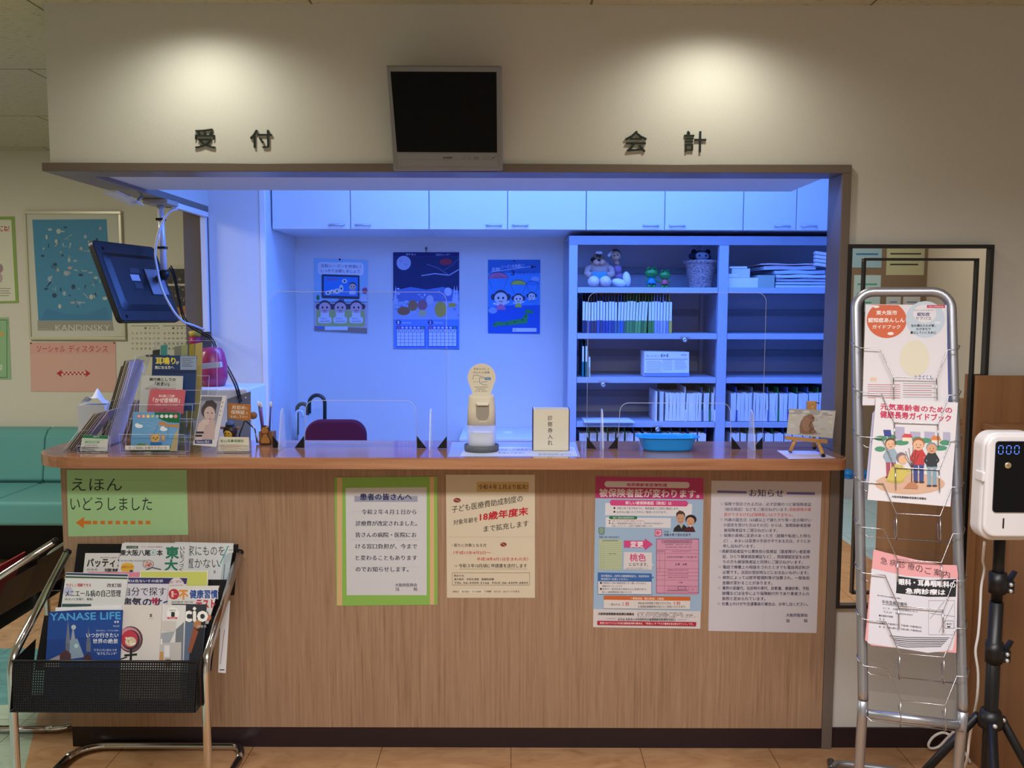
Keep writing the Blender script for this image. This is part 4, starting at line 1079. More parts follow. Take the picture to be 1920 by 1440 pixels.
# ---- green headed card holder
s0 = .012
x0, x1 = at(146, 850, 2.865).x, at(199, 850, 2.865).x
t = thing('card_holder', 'small clear holder with green headed appointment cards', 'card holder', ((x0 + x1) / 2, 2.875, zc))
g = G().box(x0, x1, 2.855, 2.90, zc, zc + .002, CLEAR).box(x0, x1, 2.862, 2.864, zc + .0021, zc + .024, CLEAR)
P = [(x0, 2.89, zc + .002), (x1, 2.89, zc + .002), (x1, 2.90, zc + .05), (x0, 2.90, zc + .05)]; g.plate(P, (0, .002, 0), CLEAR); edge_loop(g, P)
edge_loop(g, [(x0, 2.862, zc + .002), (x1, 2.862, zc + .002), (x1, 2.862, zc + .024), (x0, 2.862, zc + .024)])
g.obj('stand', t)
s = Sheet((0, 2.872, zc + .003), (0, -1, .22), [(155, 815), (203, 817), (199.5, 846), (150, 846)], '#d3d6cf', .008)
s.poly([(155, 815.3), (202.8, 817.3), (202, 823), (154, 821)], '#2b7a4e').rr(159, 827, 187, 831, 2, '#6fae7c').rect(157, 823.5, 196, 826, '#b7d3b4')
s.text('次回の予約', 175, 817.5, 186, 820.3, '#dfeadf', .02).text('松山耳鼻咽喉科', 164, 828, 183, 830.2, '#e6efe6', .02).text('受付時間 午前九時', 158, 834, 182, 837, '#3a3f3c', .02)
for k in range(4): s.line([(153, 838.5 + 2.2 * k), (185 - (k * 7) % 11, 840 + 3 * k)], 1, '#4c504e')
s.done('appointment_cards', 'stack of green headed white cards in the small clear holder', 'cards')
# ---- leaflets in the tall holder behind
t = thing('rear_leaflet_holder', 'clear leaflet holder behind the front brochure holder', 'leaflet holder', (at(340, 700, 3.10).x, 3.12, zc))
xa, xb = at(283, 700, 3.1).x, at(402, 700, 3.1).x
g = G().box(xa, xb, 3.075, 3.125, zc, zc + .003, CLEAR)
for y, h in ((3.08, .14), (3.115, .36)):
    P = [(xa, y, zc + .003), (xb, y, zc + .003), (xb, y + .02, zc + h), (xa, y + .02, zc + h)]
    g.plate(P, (0, .002, 0), CLEAR); edge_loop(g, P)
g.obj('stand', t)
for px0, px1, pt, c_, nm in ((283, 298, 655, '#3e4038', 'dark olive'), (298, 312, 646, '#4f9d94', 'teal'), (324, 338, 648, '#8b8f7c', 'grey green'), (337, 350, 646, '#a8b07e', 'pale green'), (352, 363, 644, '#a99b3e', 'mustard'), (363, 378, 642, '#c3b36a', 'straw coloured')):
    p = at(px0, pt, 3.105); q = at(px1, pt, 3.105)
    o = G().plate([(p.x - .012, 3.100, zc + .004), (q.x - .012, 3.100, zc + .004), (q.x, 3.112, p.z), (p.x + .003, 3.112, p.z - .004)], (0, .0022, 0), M(c_, .5)).obj('leaflet')
    tag(o, '%s leaflet standing in the holder behind the front booklets' % nm, 'leaflet', 'leaflets in the rear holder')
# ---- portrait booklet
th = R(12)
s = Sheet((0, 2.965, zc), (.12, -math.cos(th), math.sin(th)), [(377, 741), (425, 742), (405, 838), (362, 834)], '#cfcdd0', .006)
s.poly([(378, 743), (417, 744), (398, 828), (363.5, 826)], '#8d8fa0').poly([(378, 743), (417, 744), (415, 752), (376, 751)], '#6c6f82')
s.ell(391, 770, 14, 15, '#453c42').ell(393, 776, 10.5, 14, '#bfa8a4').poly([(381, 764), (388, 758), (398, 758), (405, 768), (407, 758), (398, 750), (386, 752)], '#3b3338').ell(389.5, 774, 1.8, .9, '#3b3035', 10).ell(397.5, 774.5, 1.8, .9, '#3b3035', 10).line([(393.5, 776), (393, 780.5), (394.5, 781)], .5, '#8f7673').poly([(390, 784.5), (398, 785), (394, 787)], '#a0606a')
s.poly([(383, 787), (404, 788), (402, 824), (372, 822)], '#b7a2a0').poly([(372, 795), (380, 786), (386, 790), (384, 800), (378, 826), (366, 824)], '#c4afaa')
for k in range(5): s.line([(381 + 2.2 * k, 796), (382 + 2.4 * k, 786 + k % 2)], 1.8, '#cdb8b2')
s.rect(367.5, 809, 382, 813, '#222534').rect(366.5, 815, 379, 819, '#222534').rect(365, 825, 398, 832, '#3b4470').text('Flowers 美人', 369, 826, 393, 830.5, '#d2d4e2', .02)
for k in range(4): s.ell(417.5 - 2 * k, 754.5 + 8 * k, 1, 1.2, '#55505a', 8)
s.done('portrait_booklet', 'white booklet with grey portrait of a woman resting chin on hand', 'booklet')
# ---- clinic card stand
t = thing('clinic_card_stand', 'cream clinic card with green lettering in a clear stand', 'card stand', (at(437, 852, 2.875).x, 2.89, zc))
x0, x1 = at(407, 852, 2.875).x, at(467, 852, 2.875).x
g = G().box(x0 - .002, x1 + .002, 2.868, 2.91, zc, zc + .002, CLEAR)
P = [(x0, 2.872, zc + .002), (x1, 2.872, zc + .002), (x1, 2.876, zc + .026), (x0, 2.876, zc + .026)]; g.plate(P, (0, -.002, 0), CLEAR); edge_loop(g, P)
g.obj('stand', t)
s = Sheet((0, 2.879, zc + .003), (0, -1, .12), [(410, 819), (466, 820), (467, 846), (407.5, 846)], '#dcd5bd', .006)
s.text('松山耳鼻咽喉科', 413.5, 824, 457, 829.5, '#3f7d54', .03)
for k in range(4): s.line([(414, 833 + 2.6 * k), (458 - (k * 9) % 14, 834 + 3.6 * k)], .7, '#b98a5c')
s.line([(408, 843), (418, 843), (421, 847), (452, 847), (456, 842), (466, 842)], .7, '#b3aa92')
s.done('clinic_cards', 'cream clinic cards with green clinic name in the clear stand', 'cards')
# ---- cow figure
c = at(433, 826, 3.02); c.z = zc
t = thing('cow_figure', 'brown cow head figure with yellow face and blue hat', 'figurine', c)
BR = M('#33241c', .4)
G().lathe([(0, 0), (.022, 0), (.026, .02), (.02, .035), (0, .038)], c, BR, 20).obj('body', t)
hc = c + Vector((0, -.006, .052))
hd = G().ball(hc, (.024, .02, .025), BR, 20).obj('head', t)
G().ball(hc + Vector((-.003, -.012, -.008)), (.0155, .012, .0165), M('#c49a2e', .4), 18).obj('face', hd)
for s_ in (-1, 1):
    G().ball(hc + Vector((s_ * .027, 0, .012)), (.009, .005, .005), M('#8a6a54', .5), 12).obj('ear', hd)
    G().ball(hc + Vector((-.003 + s_ * .006, -.0235, -.004)), .0022, '#15110d', 8).obj('eye', hd)
G().lathe([(.016, 0), (.014, .008), (.006, .014), (0, .015)], hc + Vector((0, 0, .022)), M('#4c5f86', .5), 18).obj('hat', hd)
# ---- orange reminder sign on a wire stand
YO = 3.06
t = thing('reminder_sign', 'orange reminder sign with white lettering on a wire tripod', 'sign', (at(450, 826, YO).x, YO, zc))
s = Sheet((0, YO, 0), NF, [(428, 756), (470, 759), (470, 786), (460, 789), (428, 784)], '#c07a35', .004)
s.text('月初め', 434.5, 760, 460, 767.5, '#ecdcc0', .04, .02).text('に', 461.5, 763, 465.5, 767.5, '#ecdcc0', .02).text('保険証', 433, 769, 459, 776.5, '#ecdcc0', .04, .02).text('を', 461, 772, 465, 776.5, '#ecdcc0', .02).text('お出し下さい', 432, 778.5, 464, 783.5, '#ecdcc0', .03, .02)
s.done('board', None, None, parent=t)
for pts, m in (([(460, 786), (449, 815), (449, 826)], BLACK), ([(461, 789), (478, 805), (482, 826)], BLACK), ([(469, 782), (485, 826)], M('#c9ccd6', .4))):
    P = [at(x, y, YO + .008) for x, y in pts]; P[-1].z = zc + .003
    G().tube(P, .0025, m, 8).obj('leg', t)
G().lathe([(0, -.004), (.013, -.004), (.013, .004), (0, .004)], at(475, 779, YO + .012), M('#8d6248', .6), 18, rot=Matrix.Rotation(R(90), 3, 'X')).obj('wooden_disc', t)
# ---- wooden bear pencil stand and pencils
c = at(497, 828, 3.05); c.z = zc
pts = [(489, 828), (487, 823), (489, 818), (492, 813), (492, 806), (489.5, 802), (488.5, 797), (491, 793), (496, 791.5), (501, 793), (504, 798), (503.5, 803), (501, 806), (502, 812), (506, 818), (508, 823), (506.5, 828)]
P = [at(x, y, 3.045) for x, y in pts]
lo = min(p.z for p in P)
for p in P: p.z += zc - lo
t = thing('bear_pencil_stand', 'brown wooden bear cut-out pencil stand on the counter', 'pencil stand', c)
G().plate(P, (0, .006, 0), M('#4a2a18', .5)).obj('outline_board', t)
Cn = sum(P, Vector()) / len(P)
G().plate([Cn + (p - Cn) * .84 + Vector((0, -.0012, 0)) for p in P], (0, .001, 0), M('#b07a3c', .5)).obj('bear_front', t)
G().ball(at(500, 801, 3.04), (.004, .002, .003), '#d29a5a', 10).ball(at(496, 799, 3.042), .0018, '#1d120b', 8).tube([at(491, 813, 3.042), at(502, 812, 3.042)], .002, '#9c3a2a', 6).obj('face_and_scarf', t)
G().box(c.x - .022, c.x + .03, 3.053, 3.085, zc, zc + .045, M('#8a5f3a', .5)).obj('block', t)
zk = zc + .046
for (x0, y0, x1, y1, c_) in ((484, 752, 492, 800, '#5a3f78'), (489, 754, 494, 800, '#7a5aa0'), (508, 753, 505, 800, '#4a4f92')):
    a = at(x0, y0, 3.07); b = at(x1, y1, 3.068); b.z = zk; 
    t = thing('pencil', {484: 'leftmost white tipped purple pencil behind the wooden bear', 489: 'second white tipped pencil behind the wooden bear', 508: 'lone white tipped blue pencil right of the wooden bear'}[x0], 'pencil', b, 'pencils behind the wooden bear')
    d = a - b
    G().tube([b, b + d * .82], .0034, M(c_, .4), 6).obj('barrel', t)
    G().tube([b + d * .82, a], .004, M('#e6e6ea', .5), 8).obj('eraser', t)
# ---- pink pouch, white device, light bar behind the holders
c = at(399, 726, 3.42)
t = thing('white_device', 'white desk device with dark grey side panel behind the reminder sign', 'device', (at(420, 826, 3.4).x, 3.42, ZT))
xa, xb = at(366, 760, 3.42).x, at(473, 760, 3.42).x
zt_ = at(420, 727, 3.42).z
WD = M('#dfe0e6', .4)
# sits on the lower desk behind the counter
zd = 0.74
G().box(xa, xb, 3.36, 3.62, zd + .001, zt_, WD).obj('casing', t, .006)
P = [at(x, y, 3.358) for x, y in ((426, 748), (470, 734), (470, 826), (426, 826))]
G().plate(P, (0, .0015, 0), M('#7d7f88', .5)).obj('side_panel', t)
G().ball(at(461, 746, 3.356), .004, M('#b8bac2', .3, .5), 10).obj('button', t)
o = G().box(-1.36, 1.06, 3.20, 3.75, .70, .74, M('#c9cdd8', .5)).box(-1.35, -1.32, 3.22, 3.73, 0, .699, M('#c9cdd8', .5)).box(1.02, 1.05, 3.22, 3.73, 0, .699, M('#c9cdd8', .5)).obj('reception_desk')
tag(o, 'low white reception desk hidden behind the counter', 'desk')
g = G(); rr = at(399, 690, 3.5); zt0 = zt_ + .001
prof = [(0, 0), (.045, 0), (.056, .03), (.055, .09), (.046, .13), (.035, .15), (0, .155)]
o = g.lathe(prof, (rr.x, 3.5, zt0), M('#b23a68', .3, 0, .6), 24).obj('pink_pouch'); tag(o, 'glossy pink pouch on the white device behind the leaflets', 'pouch')
o = G().box(at(368, 684, 3.3).x, at(413, 684, 3.3).x, 3.30, 3.325, at(390, 691, 3.3).z, at(390, 681, 3.3).z, M('#c5d2f0', .35), Matrix.Rotation(R(-6), 3, 'Y')).obj('white_clip_bar')
tag(o, 'pale clip bar sticking out behind the navy booklet', 'clip')
# little cup of coloured paper near the post
c = at(366, 632, 4.175)
o = G().lathe([(0, -.05), (.022, -.05), (.03, .0), (0, .0)], c, M('#9c1f4c', .4), 18).lathe([(.022, .0), (.03, .025), (.02, .03), (0, .028)], c, M('#c0a83a', .5), 18).obj('toy_cup')
tag(o, 'dark pink and yellow toy cup beside the dark grey post', 'toy')
# ---- small crumpled tissue and wooden box behind the holders
o = G().box(at(222, 750, 3.3).x, at(255, 750, 3.3).x, 3.28, 3.36, ZT + .001, at(240, 753, 3.3).z, M('#8a5a34', .5)).obj('wooden_box')
tag(o, 'small brown wooden box behind the leaflet holders', 'box')
p = at(178, 742, 3.25); g = G()
vs = []; nn = 9
for i in range(nn):
    for j in range(nn):
        vs.append((p.x - .045 + .09 * i / (nn - 1), 3.22 + .06 * j / (nn - 1), p.z - .03 + .055 * math.exp(-((i - 4) / 2.6) ** 2) * (.7 + .3 * math.sin(i * 1.1 + j * .5))))
g.add(vs, [(i * nn + j, i * nn + j + 1, (i + 1) * nn + j + 1, (i + 1) * nn + j) for i in range(nn - 1) for j in range(nn - 1)], M('#dfe2ea', .8), True)
g.box(p.x - .05, p.x + .05, 3.215, 3.285, ZT + .001, p.z - .032, M('#cfd4dc', .6))
o = g.obj('tissue_box'); tag(o, 'white tissue pulled from a box behind the leaflet holders', 'tissue box')

# ================================================================== POSTERS ON THE COUNTER PANEL
PY = (0, YP - 0.0012, 0)
INK = '#23243c'
# ---- green framed notice
s = Sheet(PY, NF, [(627, 895), (820, 893.5), (820, 1134), (631, 1136)], '#8cbc58', .0006)
s.rect(632, 895.6, 641.5, 1135, '#d8b684').rect(806, 893.8, 814, 1134, '#d8b684').poly([(648, 915), (800, 913.5), (800, 1116), (650, 1116)], '#d3d5db')
s.rect(664.5, 930, 783, 941, '#9ba0b6')
s.text('患者の皆さんへ', 675, 925.5, 772, 937.5, '#272a5c', .04)
for k, tx in enumerate(['令和２年４月１日から', '診療費が改定されました。', '皆さんの病院・医院にお', 'ける窓口負担が、今まで', 'と変わることもあります', 'のでお知らせします。']):
    y = 955 + 21.5 * k; x0 = 678 if k == 0 else 667; x1 = [780.5, 782, 781, 782, 782, 766][k]
    s.text(tx, x0, y, x1, y + 9.6, INK, .026)
s.text('大阪府医師会', 741, 1093.5, 782, 1100, INK, .02).text('当', 741.5, 1101.5, 748, 1108, INK, .02).text('院', 776, 1101.5, 782.5, 1108, INK, .02)
for y in (959, 1012, 1063): s.line([(657, y), (790, y)], .5, '#c3c6cf')
s.done('fee_notice', 'white fee notice on green and tan backing sheet on the counter panel', 'notice')
# ---- cream children's medical aid poster
s = Sheet(PY, NF, [(836, 890), (1003, 890), (1003, 1121), (838, 1121)], '#d9ceb6', .0006)
s.rr(893.5, 903.5, 991.5, 922, 2, '#c9ac72').text('令和４年１月より拡充！', 897, 908, 990, 917.5, '#4a3320', .02)
s.text('子ども医療費助成制度の', 847, 949, 980, 962, '#241d1c', .01, -.16).text('対象年齢を', 850, 975, 896, 985, '#241d1c', .01, -.14)
s.text('18歳年度末', 900, 962, 990, 977, '#c02338', .045, -.13).text('まで拡充します', 907, 986, 991, 998, '#241d1c', .01, -.13)
s.line([(838, 1007), (1003, 1007)], .5, '#c0b294')
s.ell(857, 938, 7, 4.4, '#8a3c34').ell(944, 1021, 6, 4, '#8a3c34')
s.line([(852, 936), (862, 940)], .6, '#d9c9b4').line([(940, 1018), (948, 1024)], .6, '#d9c9b4')
s.text('・新たに対象となる方', 847, 1019, 912, 1025.5, '#2b2422', .01).text('（平成15年4月2日～', 850, 1033, 920, 1039.5, '#c02338', .015).text('平成18年4月1日生まれの方）', 894, 1045, 990, 1051.5, '#c02338', .015)
s.text('⇨ 令和３年10月頃に申請書を送付します', 852, 1057, 988, 1064.5, '#241d1c', .012).line([(861, 1067), (988, 1067)], .5, '#8a7a66')
s.frame(848, 1074, 993, 1097, .7, '#8a7d68').text('問合せ先', 851.5, 1077.5, 870, 1081.5, '#2b2422', .02).text('東大阪市　市民生活部　医療助成課', 851.5, 1084, 926, 1088.2, '#2b2422', .02).text('TEL 06-4309-3166  FAX 06-4309-3805', 852, 1091, 990, 1094.8, '#2b2422', .01)
s.text('詳細は', 849, 1107.5, 860, 1111, '#5a4f46').rr(862, 1105, 905, 1113, 2, '#e2d9c4').text('東大阪市　子ども医療', 866, 1107.3, 902, 1111.2, '#2b2422', .02).text('で検索　または　QRコードを見る', 909, 1107.3, 974, 1111, '#5a4f46')
s.done('child_aid_poster', 'cream poster with red slanted lettering on the counter panel', 'poster')
# ---- pink insurance poster
s = Sheet(PY, NF, [(1117, 893), (1320, 896), (1313, 1179), (1112, 1176)], '#d9d5d6', .0006)
PK = '#b83a72'
s.poly([(1116.5, 934), (1319, 936.5), (1315, 1146), (1112.5, 1142)], '#9fbcd9').poly([(1117, 893.2), (1319.8, 896.2), (1319, 936.5), (1116.3, 934)], PK)
s.rr(1133.5, 902, 1293, 913.5, 5.5, '#d9d3d6', .012).text('後期高齢者医療制度', 1175, 905.5, 1251, 911.8, PK, .035, .012)
s.text('被保険者証が変わります。', 1124, 916, 1311, 931.5, '#e8dde2', .035, .012)
s.poly([(1135, 943), (1298, 945), (1297, 968), (1134.5, 966)], '#dfdfe4').rr(1143.5, 937, 1290, 948, 5, '#d04a86', .012).text('新しい被保険者証（桃色）は', 1173, 939.5, 1259, 946, '#f0e2e8', .03, .01)
s.ell(1152, 952.6, 1.9, 1.9, '#2a2230', 10).ell(1152, 959.6, 1.9, 1.9, '#2a2230', 10).text('令和３年７月下旬までに、簡易書留でご自宅に郵送します。', 1156.5, 950.6, 1273, 955.2, '#3a3340', .01, .006).text('お手元に届いたときからご使用いただけます。', 1156.5, 957.8, 1250, 962.2, '#3a3340', .01, .004)
s.poly([(1135.5, 970), (1258, 971.5), (1257.5, 990), (1135.5, 988.5)], '#dfdfe4').rr(1142, 967.5, 1195, 973.5, 3, '#2f7448', .008).text('現在ご使用の被保険者証は', 1149, 969, 1189, 972.5, '#d9e8da', .02)
s.text('令和３年８月１日以降ご使用になれません。', 1147, 975.3, 1210, 978.4, '#b5523c', .015).text('新しい被保険者証が届きましたら、市区町村の担当窓口へ', 1147, 979.8, 1244, 983.2, '#3a3340', .01).text('お返しいただくか、ご自身での破棄をお願いします。', 1147, 984.4, 1224, 987.8, '#3a3340', .01)
s.ell(1143, 976.6, 1.4, 1.4, '#2a2230', 8).ell(1143, 981, 1.4, 1.4, '#2a2230', 8)
# the smiling couple
s.poly([(1262, 997), (1264, 990), (1271, 984), (1283, 984), (1289, 990), (1291, 997)], '#2b2a2e').poly([(1273, 983), (1281, 983), (1278, 991)], '#b9b6b2').ell(1276, 972, 7.5, 9.5, '#c79a7c').poly([(1268, 970), (1268, 962), (1274, 957), (1281, 959), (1284.5, 964), (1284, 970), (1281, 964), (1272, 964)], '#4a3a32').ell(1273, 972, .8, .8, '#2a201c', 8).ell(1279.5, 972, .8, .8, '#2a201c', 8).line([(1273, 977.5), (1276, 979), (1280, 977.3)], .7, '#8a4a3c')
s.poly([(1284, 997.5), (1287, 990), (1293, 986), (1300, 988), (1304, 997.5)], '#54202e').ell(1295.5, 974, 10.5, 9, '#2c2528').ell(1294.5, 977.5, 7.5, 7.8, '#d3a284').ell(1291.5, 977, .8, .6, '#2a201c', 8).ell(1298, 977, .8, .6, '#2a201c', 8).line([(1292.5, 981), (1295, 982.4), (1297.6, 981)], .8, '#a04a4c').poly([(1291, 985), (1298, 985), (1294.5, 989)], '#d9d4d0')
s.rr(1122.5, 989, 1133.5, 1000, 1.5, '#2f7448').rr(1124, 990.5, 1132, 998.5, 1, '#d9e0d6').text('旧', 1125, 991.3, 1131, 997.8, '#2f7448', .05).text('有効期限', 1123, 1001.3, 1133, 1003.4, '#3a3340').text('令和３年７月31日まで', 1123, 1005.3, 1161, 1009, '#3a3340', .01)
s.rr(1227.5, 992.5, 1241, 1005.5, 1.5, '#d04a86').rr(1229.2, 994.2, 1239.4, 1003.8, 1, '#ecdfe4').text('新', 1230, 995, 1238.6, 1003, '#d04a86', .05).text('有効期限', 1244.5, 996, 1254, 998.2, '#3a3340').text('令和４年７月31日まで', 1244.5, 1000, 1295, 1005.5, '#2a2230', .02)
s.poly([(1123.5, 1011), (1167, 1012), (1165.5, 1069), (1122.5, 1068)], '#b9c7a6')
for k in range(13): s.line([(1124, 1018 + 3.9 * k), (1166, 1018.6 + 3.9 * k)], .45, '#8fa07c')
s.line([(1127, 1022), (1126.5, 1066)], .4, '#8fa07c').line([(1132, 1022), (1131.5, 1066)], .4, '#8fa07c').rect(1129, 1012.6, 1159, 1015, '#8a9a7c')
s.text('氏名　見本', 1142, 1037, 1155, 1039.6, '#4a5440', .01)
s.poly([(1170, 1013.5), (1209, 1014), (1209, 1009.5), (1224, 1020.5), (1209, 1031.8), (1209, 1027), (1170, 1026.5)], '#d04a86').text('変更', 1182, 1015, 1206, 1026, '#efdfe6', .05, .01)
s.poly([(1170, 1035), (1222.5, 1036), (1222.3, 1057), (1227.5, 1060), (1222, 1061), (1222, 1068.5), (1169, 1067.5)], '#dcd8da').text('桃色', 1181, 1038.3, 1211, 1052.5, '#d04a86', .03, .006).text('になります。', 1180, 1055, 1215, 1061.5, '#2a2230', .02).text('※ 既にお持ちの方もお取替えください。', 1174, 1064, 1217, 1066.8, '#5a5360')
s.poly([(1231, 1010), (1310.5, 1011.5), (1308, 1115), (1229.5, 1113)], '#d39ab4')
for y in (1030.5, 1037, 1051, 1065.5, 1072.5, 1079, 1087, 1098): s.line([(1230.5, y), (1309.5, y + 1)], .5, '#93486c')
s.line([(1247, 1030.5), (1245.5, 1112)], .5, '#93486c').line([(1237, 1037), (1236.5, 1072)], .4, '#93486c').frame(1231, 1010.5, 1310, 1112, .8, '#7d3c66')
s.frame(1241, 1013.3, 1297, 1017.8, .8, '#6a3a66').text('後期高齢者医療被保険者証', 1244, 1014.3, 1294, 1016.8, '#4a2a48').text('有効期限　令和４年７月31日', 1247, 1019.7, 1296, 1022, '#4a2a48').text('交付年月日 令和３年７月', 1248, 1024.8, 1296, 1027.2, '#6a3a5c')
s.text('被保険者番号', 1232, 1032.3, 1246, 1034.3, '#4a2a48').text('○○○○○○○○', 1260, 1032.4, 1294, 1035, '#7a4a68').text('大阪市中央区常磐町一丁目三番八号', 1250, 1043, 1306, 1046, '#4a2a48').text('広域　太郎', 1266, 1056, 1288, 1060, '#3a2038', .02).text('昭和○○年○○月○○日', 1252, 1067.4, 1290, 1070, '#6a3a5c').text('平成○○年○○月○○日', 1252, 1074.6, 1290, 1077, '#6a3a5c').text('令和○○年○○月○○日', 1252, 1081.5, 1290, 1084, '#6a3a5c').text('３割', 1272, 1090.5, 1280, 1093.5, '#4a2a48')
s.frame(1253, 1100, 1292, 1104.5, .4, '#93486c').frame(1271, 1100, 1286, 1104.8, .8, '#4a2a48').frame(1292, 1101, 1307, 1110.5, .4, '#b06a8c').text('大阪府後期高齢者医療広域連合', 1249, 1106.3, 1291, 1108.5, '#4a2a48').text('印', 1297, 1104, 1301, 1107.5, '#b04a6c')
s.poly([(1121, 1073.5), (1222, 1075.5), (1222, 1081.5), (1227, 1082), (1222, 1084.5), (1222, 1090.5), (1121, 1089.5)], '#3c6cae').text('次の場合は、お持ちの被保険者証を、市区町村の', 1127, 1077.3, 1217, 1081.7, '#dfe6f0', .015, .012).text('担当窓口へお返しください。', 1127, 1083.4, 1178, 1087.6, '#dfe6f0', .015, .012)
s.poly([(1121, 1089.5), (1222, 1090.5), (1221.5, 1115), (1120.5, 1114)], '#dcdcde').frame(1121, 1089.7, 1221.7, 1114, .7, '#3c6cae', .008)
for y, a_, b_, x1 in ((1091.2, '大阪府から他の都道府県に引っ越しされるなど、', '資格がなくなったとき', 1166), (1102.5, '住所や一部負担金の割合などに変更があり、', '新しい被保険者証が届いたとき', 1184)):
    s.rect(1125, y, 1128.4, y + 3.6, '#2a2230').text(a_, 1129.5, y - .2, 1213, y + 3.8, '#3a3340', .01, .006).text(b_, 1129, y + 5.6, x1, y + 9.6, '#3a3340', .01, .004)
s.poly([(1132.5, 1117), (1294.5, 1119), (1294, 1126.5), (1132, 1124.5)], '#cf6a34').text('一部負担金（窓口負担）の割合', 1182, 1119.8, 1245, 1124, '#f0dcc8', .03, .012).poly([(1132, 1124.5), (1294, 1126.5), (1293.5, 1142.5), (1131.8, 1140.5)], '#dcd8d6')
s.text('一般の方は、', 1142, 1131, 1164, 1135.5, '#2a2230', .01).text('１割', 1166, 1128.5, 1179, 1136, '#c03a48', .02).text('現役並み所得者と判定された方は、', 1196, 1128.5, 1259, 1133.5, '#2a2230', .01).text('３割', 1262, 1127.6, 1275, 1134.3, '#c03a48', .02).text('を保険医療機関等の窓口でご負担いただきます。', 1196, 1135.2, 1286, 1139.8, '#2a2230', .01).line([(1190, 1128), (1190, 1139)], .4, '#b8b4b2')
s.text('大阪府後期高齢者医療広域連合', 1121.5, 1148.5, 1189, 1152.8, '#22202c', .04, .01).text('〒540-0028　大阪市中央区常盤町1丁目3番8号　中央大通FNビル8階', 1195, 1147.6, 1279, 1150, '#4a4650', .0, .008).text('電　話　06-4790-2028（資格管理課）　06-4790-2031（給付課）', 1195, 1151, 1299, 1153.6, '#4a4650', .0, .008).text('ファックス　06-4790-2030（代表）　ホームページ', 1195, 1154.6, 1305, 1157, '#4a4650', .0, .008)
s.text('または お住まいの市区町村の後期高齢者医療担当窓口', 1159, 1158.5, 1266, 1163, '#22202c', .02, .008).line([(1137, 1159.3), (1155, 1159.6)], .4, '#6a6670').line([(1270, 1161.5), (1287, 1161.8)], .4, '#6a6670')
s.poly([(1120, 1164), (1305.5, 1166.5), (1305, 1174), (1120, 1171.6)], '#b3243c').text('新型コロナウイルスを含む感染症対策の基本は、「手洗い」や「マスク着用を含む咳エチケット」です。', 1125, 1166.2, 1300, 1170, '#f0dcdc', .03, .012)
s.done('insurance_poster', 'pink and light blue insurance card poster with cartoon couple on the counter panel', 'poster')
# ---- white information notice
s = Sheet(PY, NF, [(1334, 901), (1541, 903), (1531, 1187), (1328, 1183)], '#cfcdd6', .0006)
s.poly([(1345, 919.5), (1400, 921), (1400, 925.5), (1345, 924)], '#6f6ca8').poly([(1475, 922.5), (1528, 923), (1528, 928), (1475, 927)], '#6f6ca8').text('お知らせ', 1405, 917, 1469, 931, '#2a2a5e', .02, .015)
L = [('保険で受診される方は、必ず診療のつど被保険者証', 1358, 1521), ('（組合員証）などをご提示ねがいます。', 1359, 1479), ('認ができなければ保険扱いはできません。', 1357.5, 1487), ('75歳の誕生日（65歳以上で寝たきり等一定の障がい', 1358, 1521), ('の認定を受けた方はその日）からは、後期高齢者医療', 1357, 1520), ('被保険者証をご提示ねがいます。', 1357.5, 1458),
     ('保険の資格に変更のあった方（就職や転居した時な', 1357, 1520), ('ど）、あるいは変更の手続き中である方は、すぐにお', 1357, 1520), ('申し出ねがいます。', 1356, 1415), ('高齢受給者証や公費負担の医療証［重度障がい者医療', 1354, 1519), ('証、ひとり親家庭医療証など］、限度額認定証をお持', 1355, 1518), ('ちの方も被保険者証と同時にご提示ねがいます。', 1355.5, 1505), ('電話で療養上の相談をされたときでも電話再診料が', 1355.5, 1518), ('必要です。次回の受診時などにお支払いねがいます。', 1355, 1516), ('病気によっては医学管理料等が加算され、一部負担', 1355, 1518), ('金額が変わることがあります。', 1354.5, 1448), ('薬剤の容器代、往診時の車代、診断書、健康診断、予防', 1354.5, 1517), ('接種などは法令により保険給付外であり患者さんの', 1354, 1517), ('負担と定められています。', 1354, 1435), ('仕事上のけがや交通事故の場合は、お申し出ください。', 1353.5, 1515)]
for k, (tx, a, b) in enumerate(L):
    y = 941.5 + 9.85 * k
    s.text(tx, a, y, b, y + 6.7, '#c8473c' if k == 2 else '#2b2b58', .012, .006)
    if k == 1: s.text('受給資格の確', 1480, y + .6, 1520.5, y + 7.2, '#c8473c', .012)
    if k in (0, 3, 6, 9, 12, 14, 16, 19): s.frame(1351.8 - k * .3, y + 1.6, 1354.8 - k * .3, y + 4.6, .5, '#8a89a8')
s.text('大阪府医師会', 1474, 1150, 1514.5, 1156.5, '#2b2b58', .012, .008).text('当', 1474, 1160.5, 1480, 1167, '#2b2b58', .012).text('院', 1508, 1160.8, 1514, 1167.3, '#2b2b58', .012)
s.line([(1434, 903), (1432, 1184)], .5, '#c3c1cb')
s.done('information_notice', 'white notice with dense navy lettering on the counter panel', 'notice')
# ---- green handwritten sign
s = Sheet(PY, NF, [(125, 881), (350, 881), (353, 1003), (128, 1006)], '#a8d096', .0006)
s.text('えほん', 134, 897, 229, 920, '#262b28', -.012).text('いどうしました', 132, 932, 285, 957, '#262b28', -.012)
s.poly([(142, 980), (158, 969), (157.5, 976.5), (171, 976.5), (171, 983), (157.5, 983), (157, 991)], '#d97c2c')
for k in range(8): s.rect(174 + 14.2 * k, 976.5, 182.5 + 14.2 * k, 983, '#d97c2c')
s.line([(126, 901), (351, 901)], .5, '#9ac489').line([(127, 934), (351.5, 934)], .5, '#9ac489')
s.done('picture_book_sign', 'green handwritten sign with orange dashed arrow on the counter panel', 'sign')

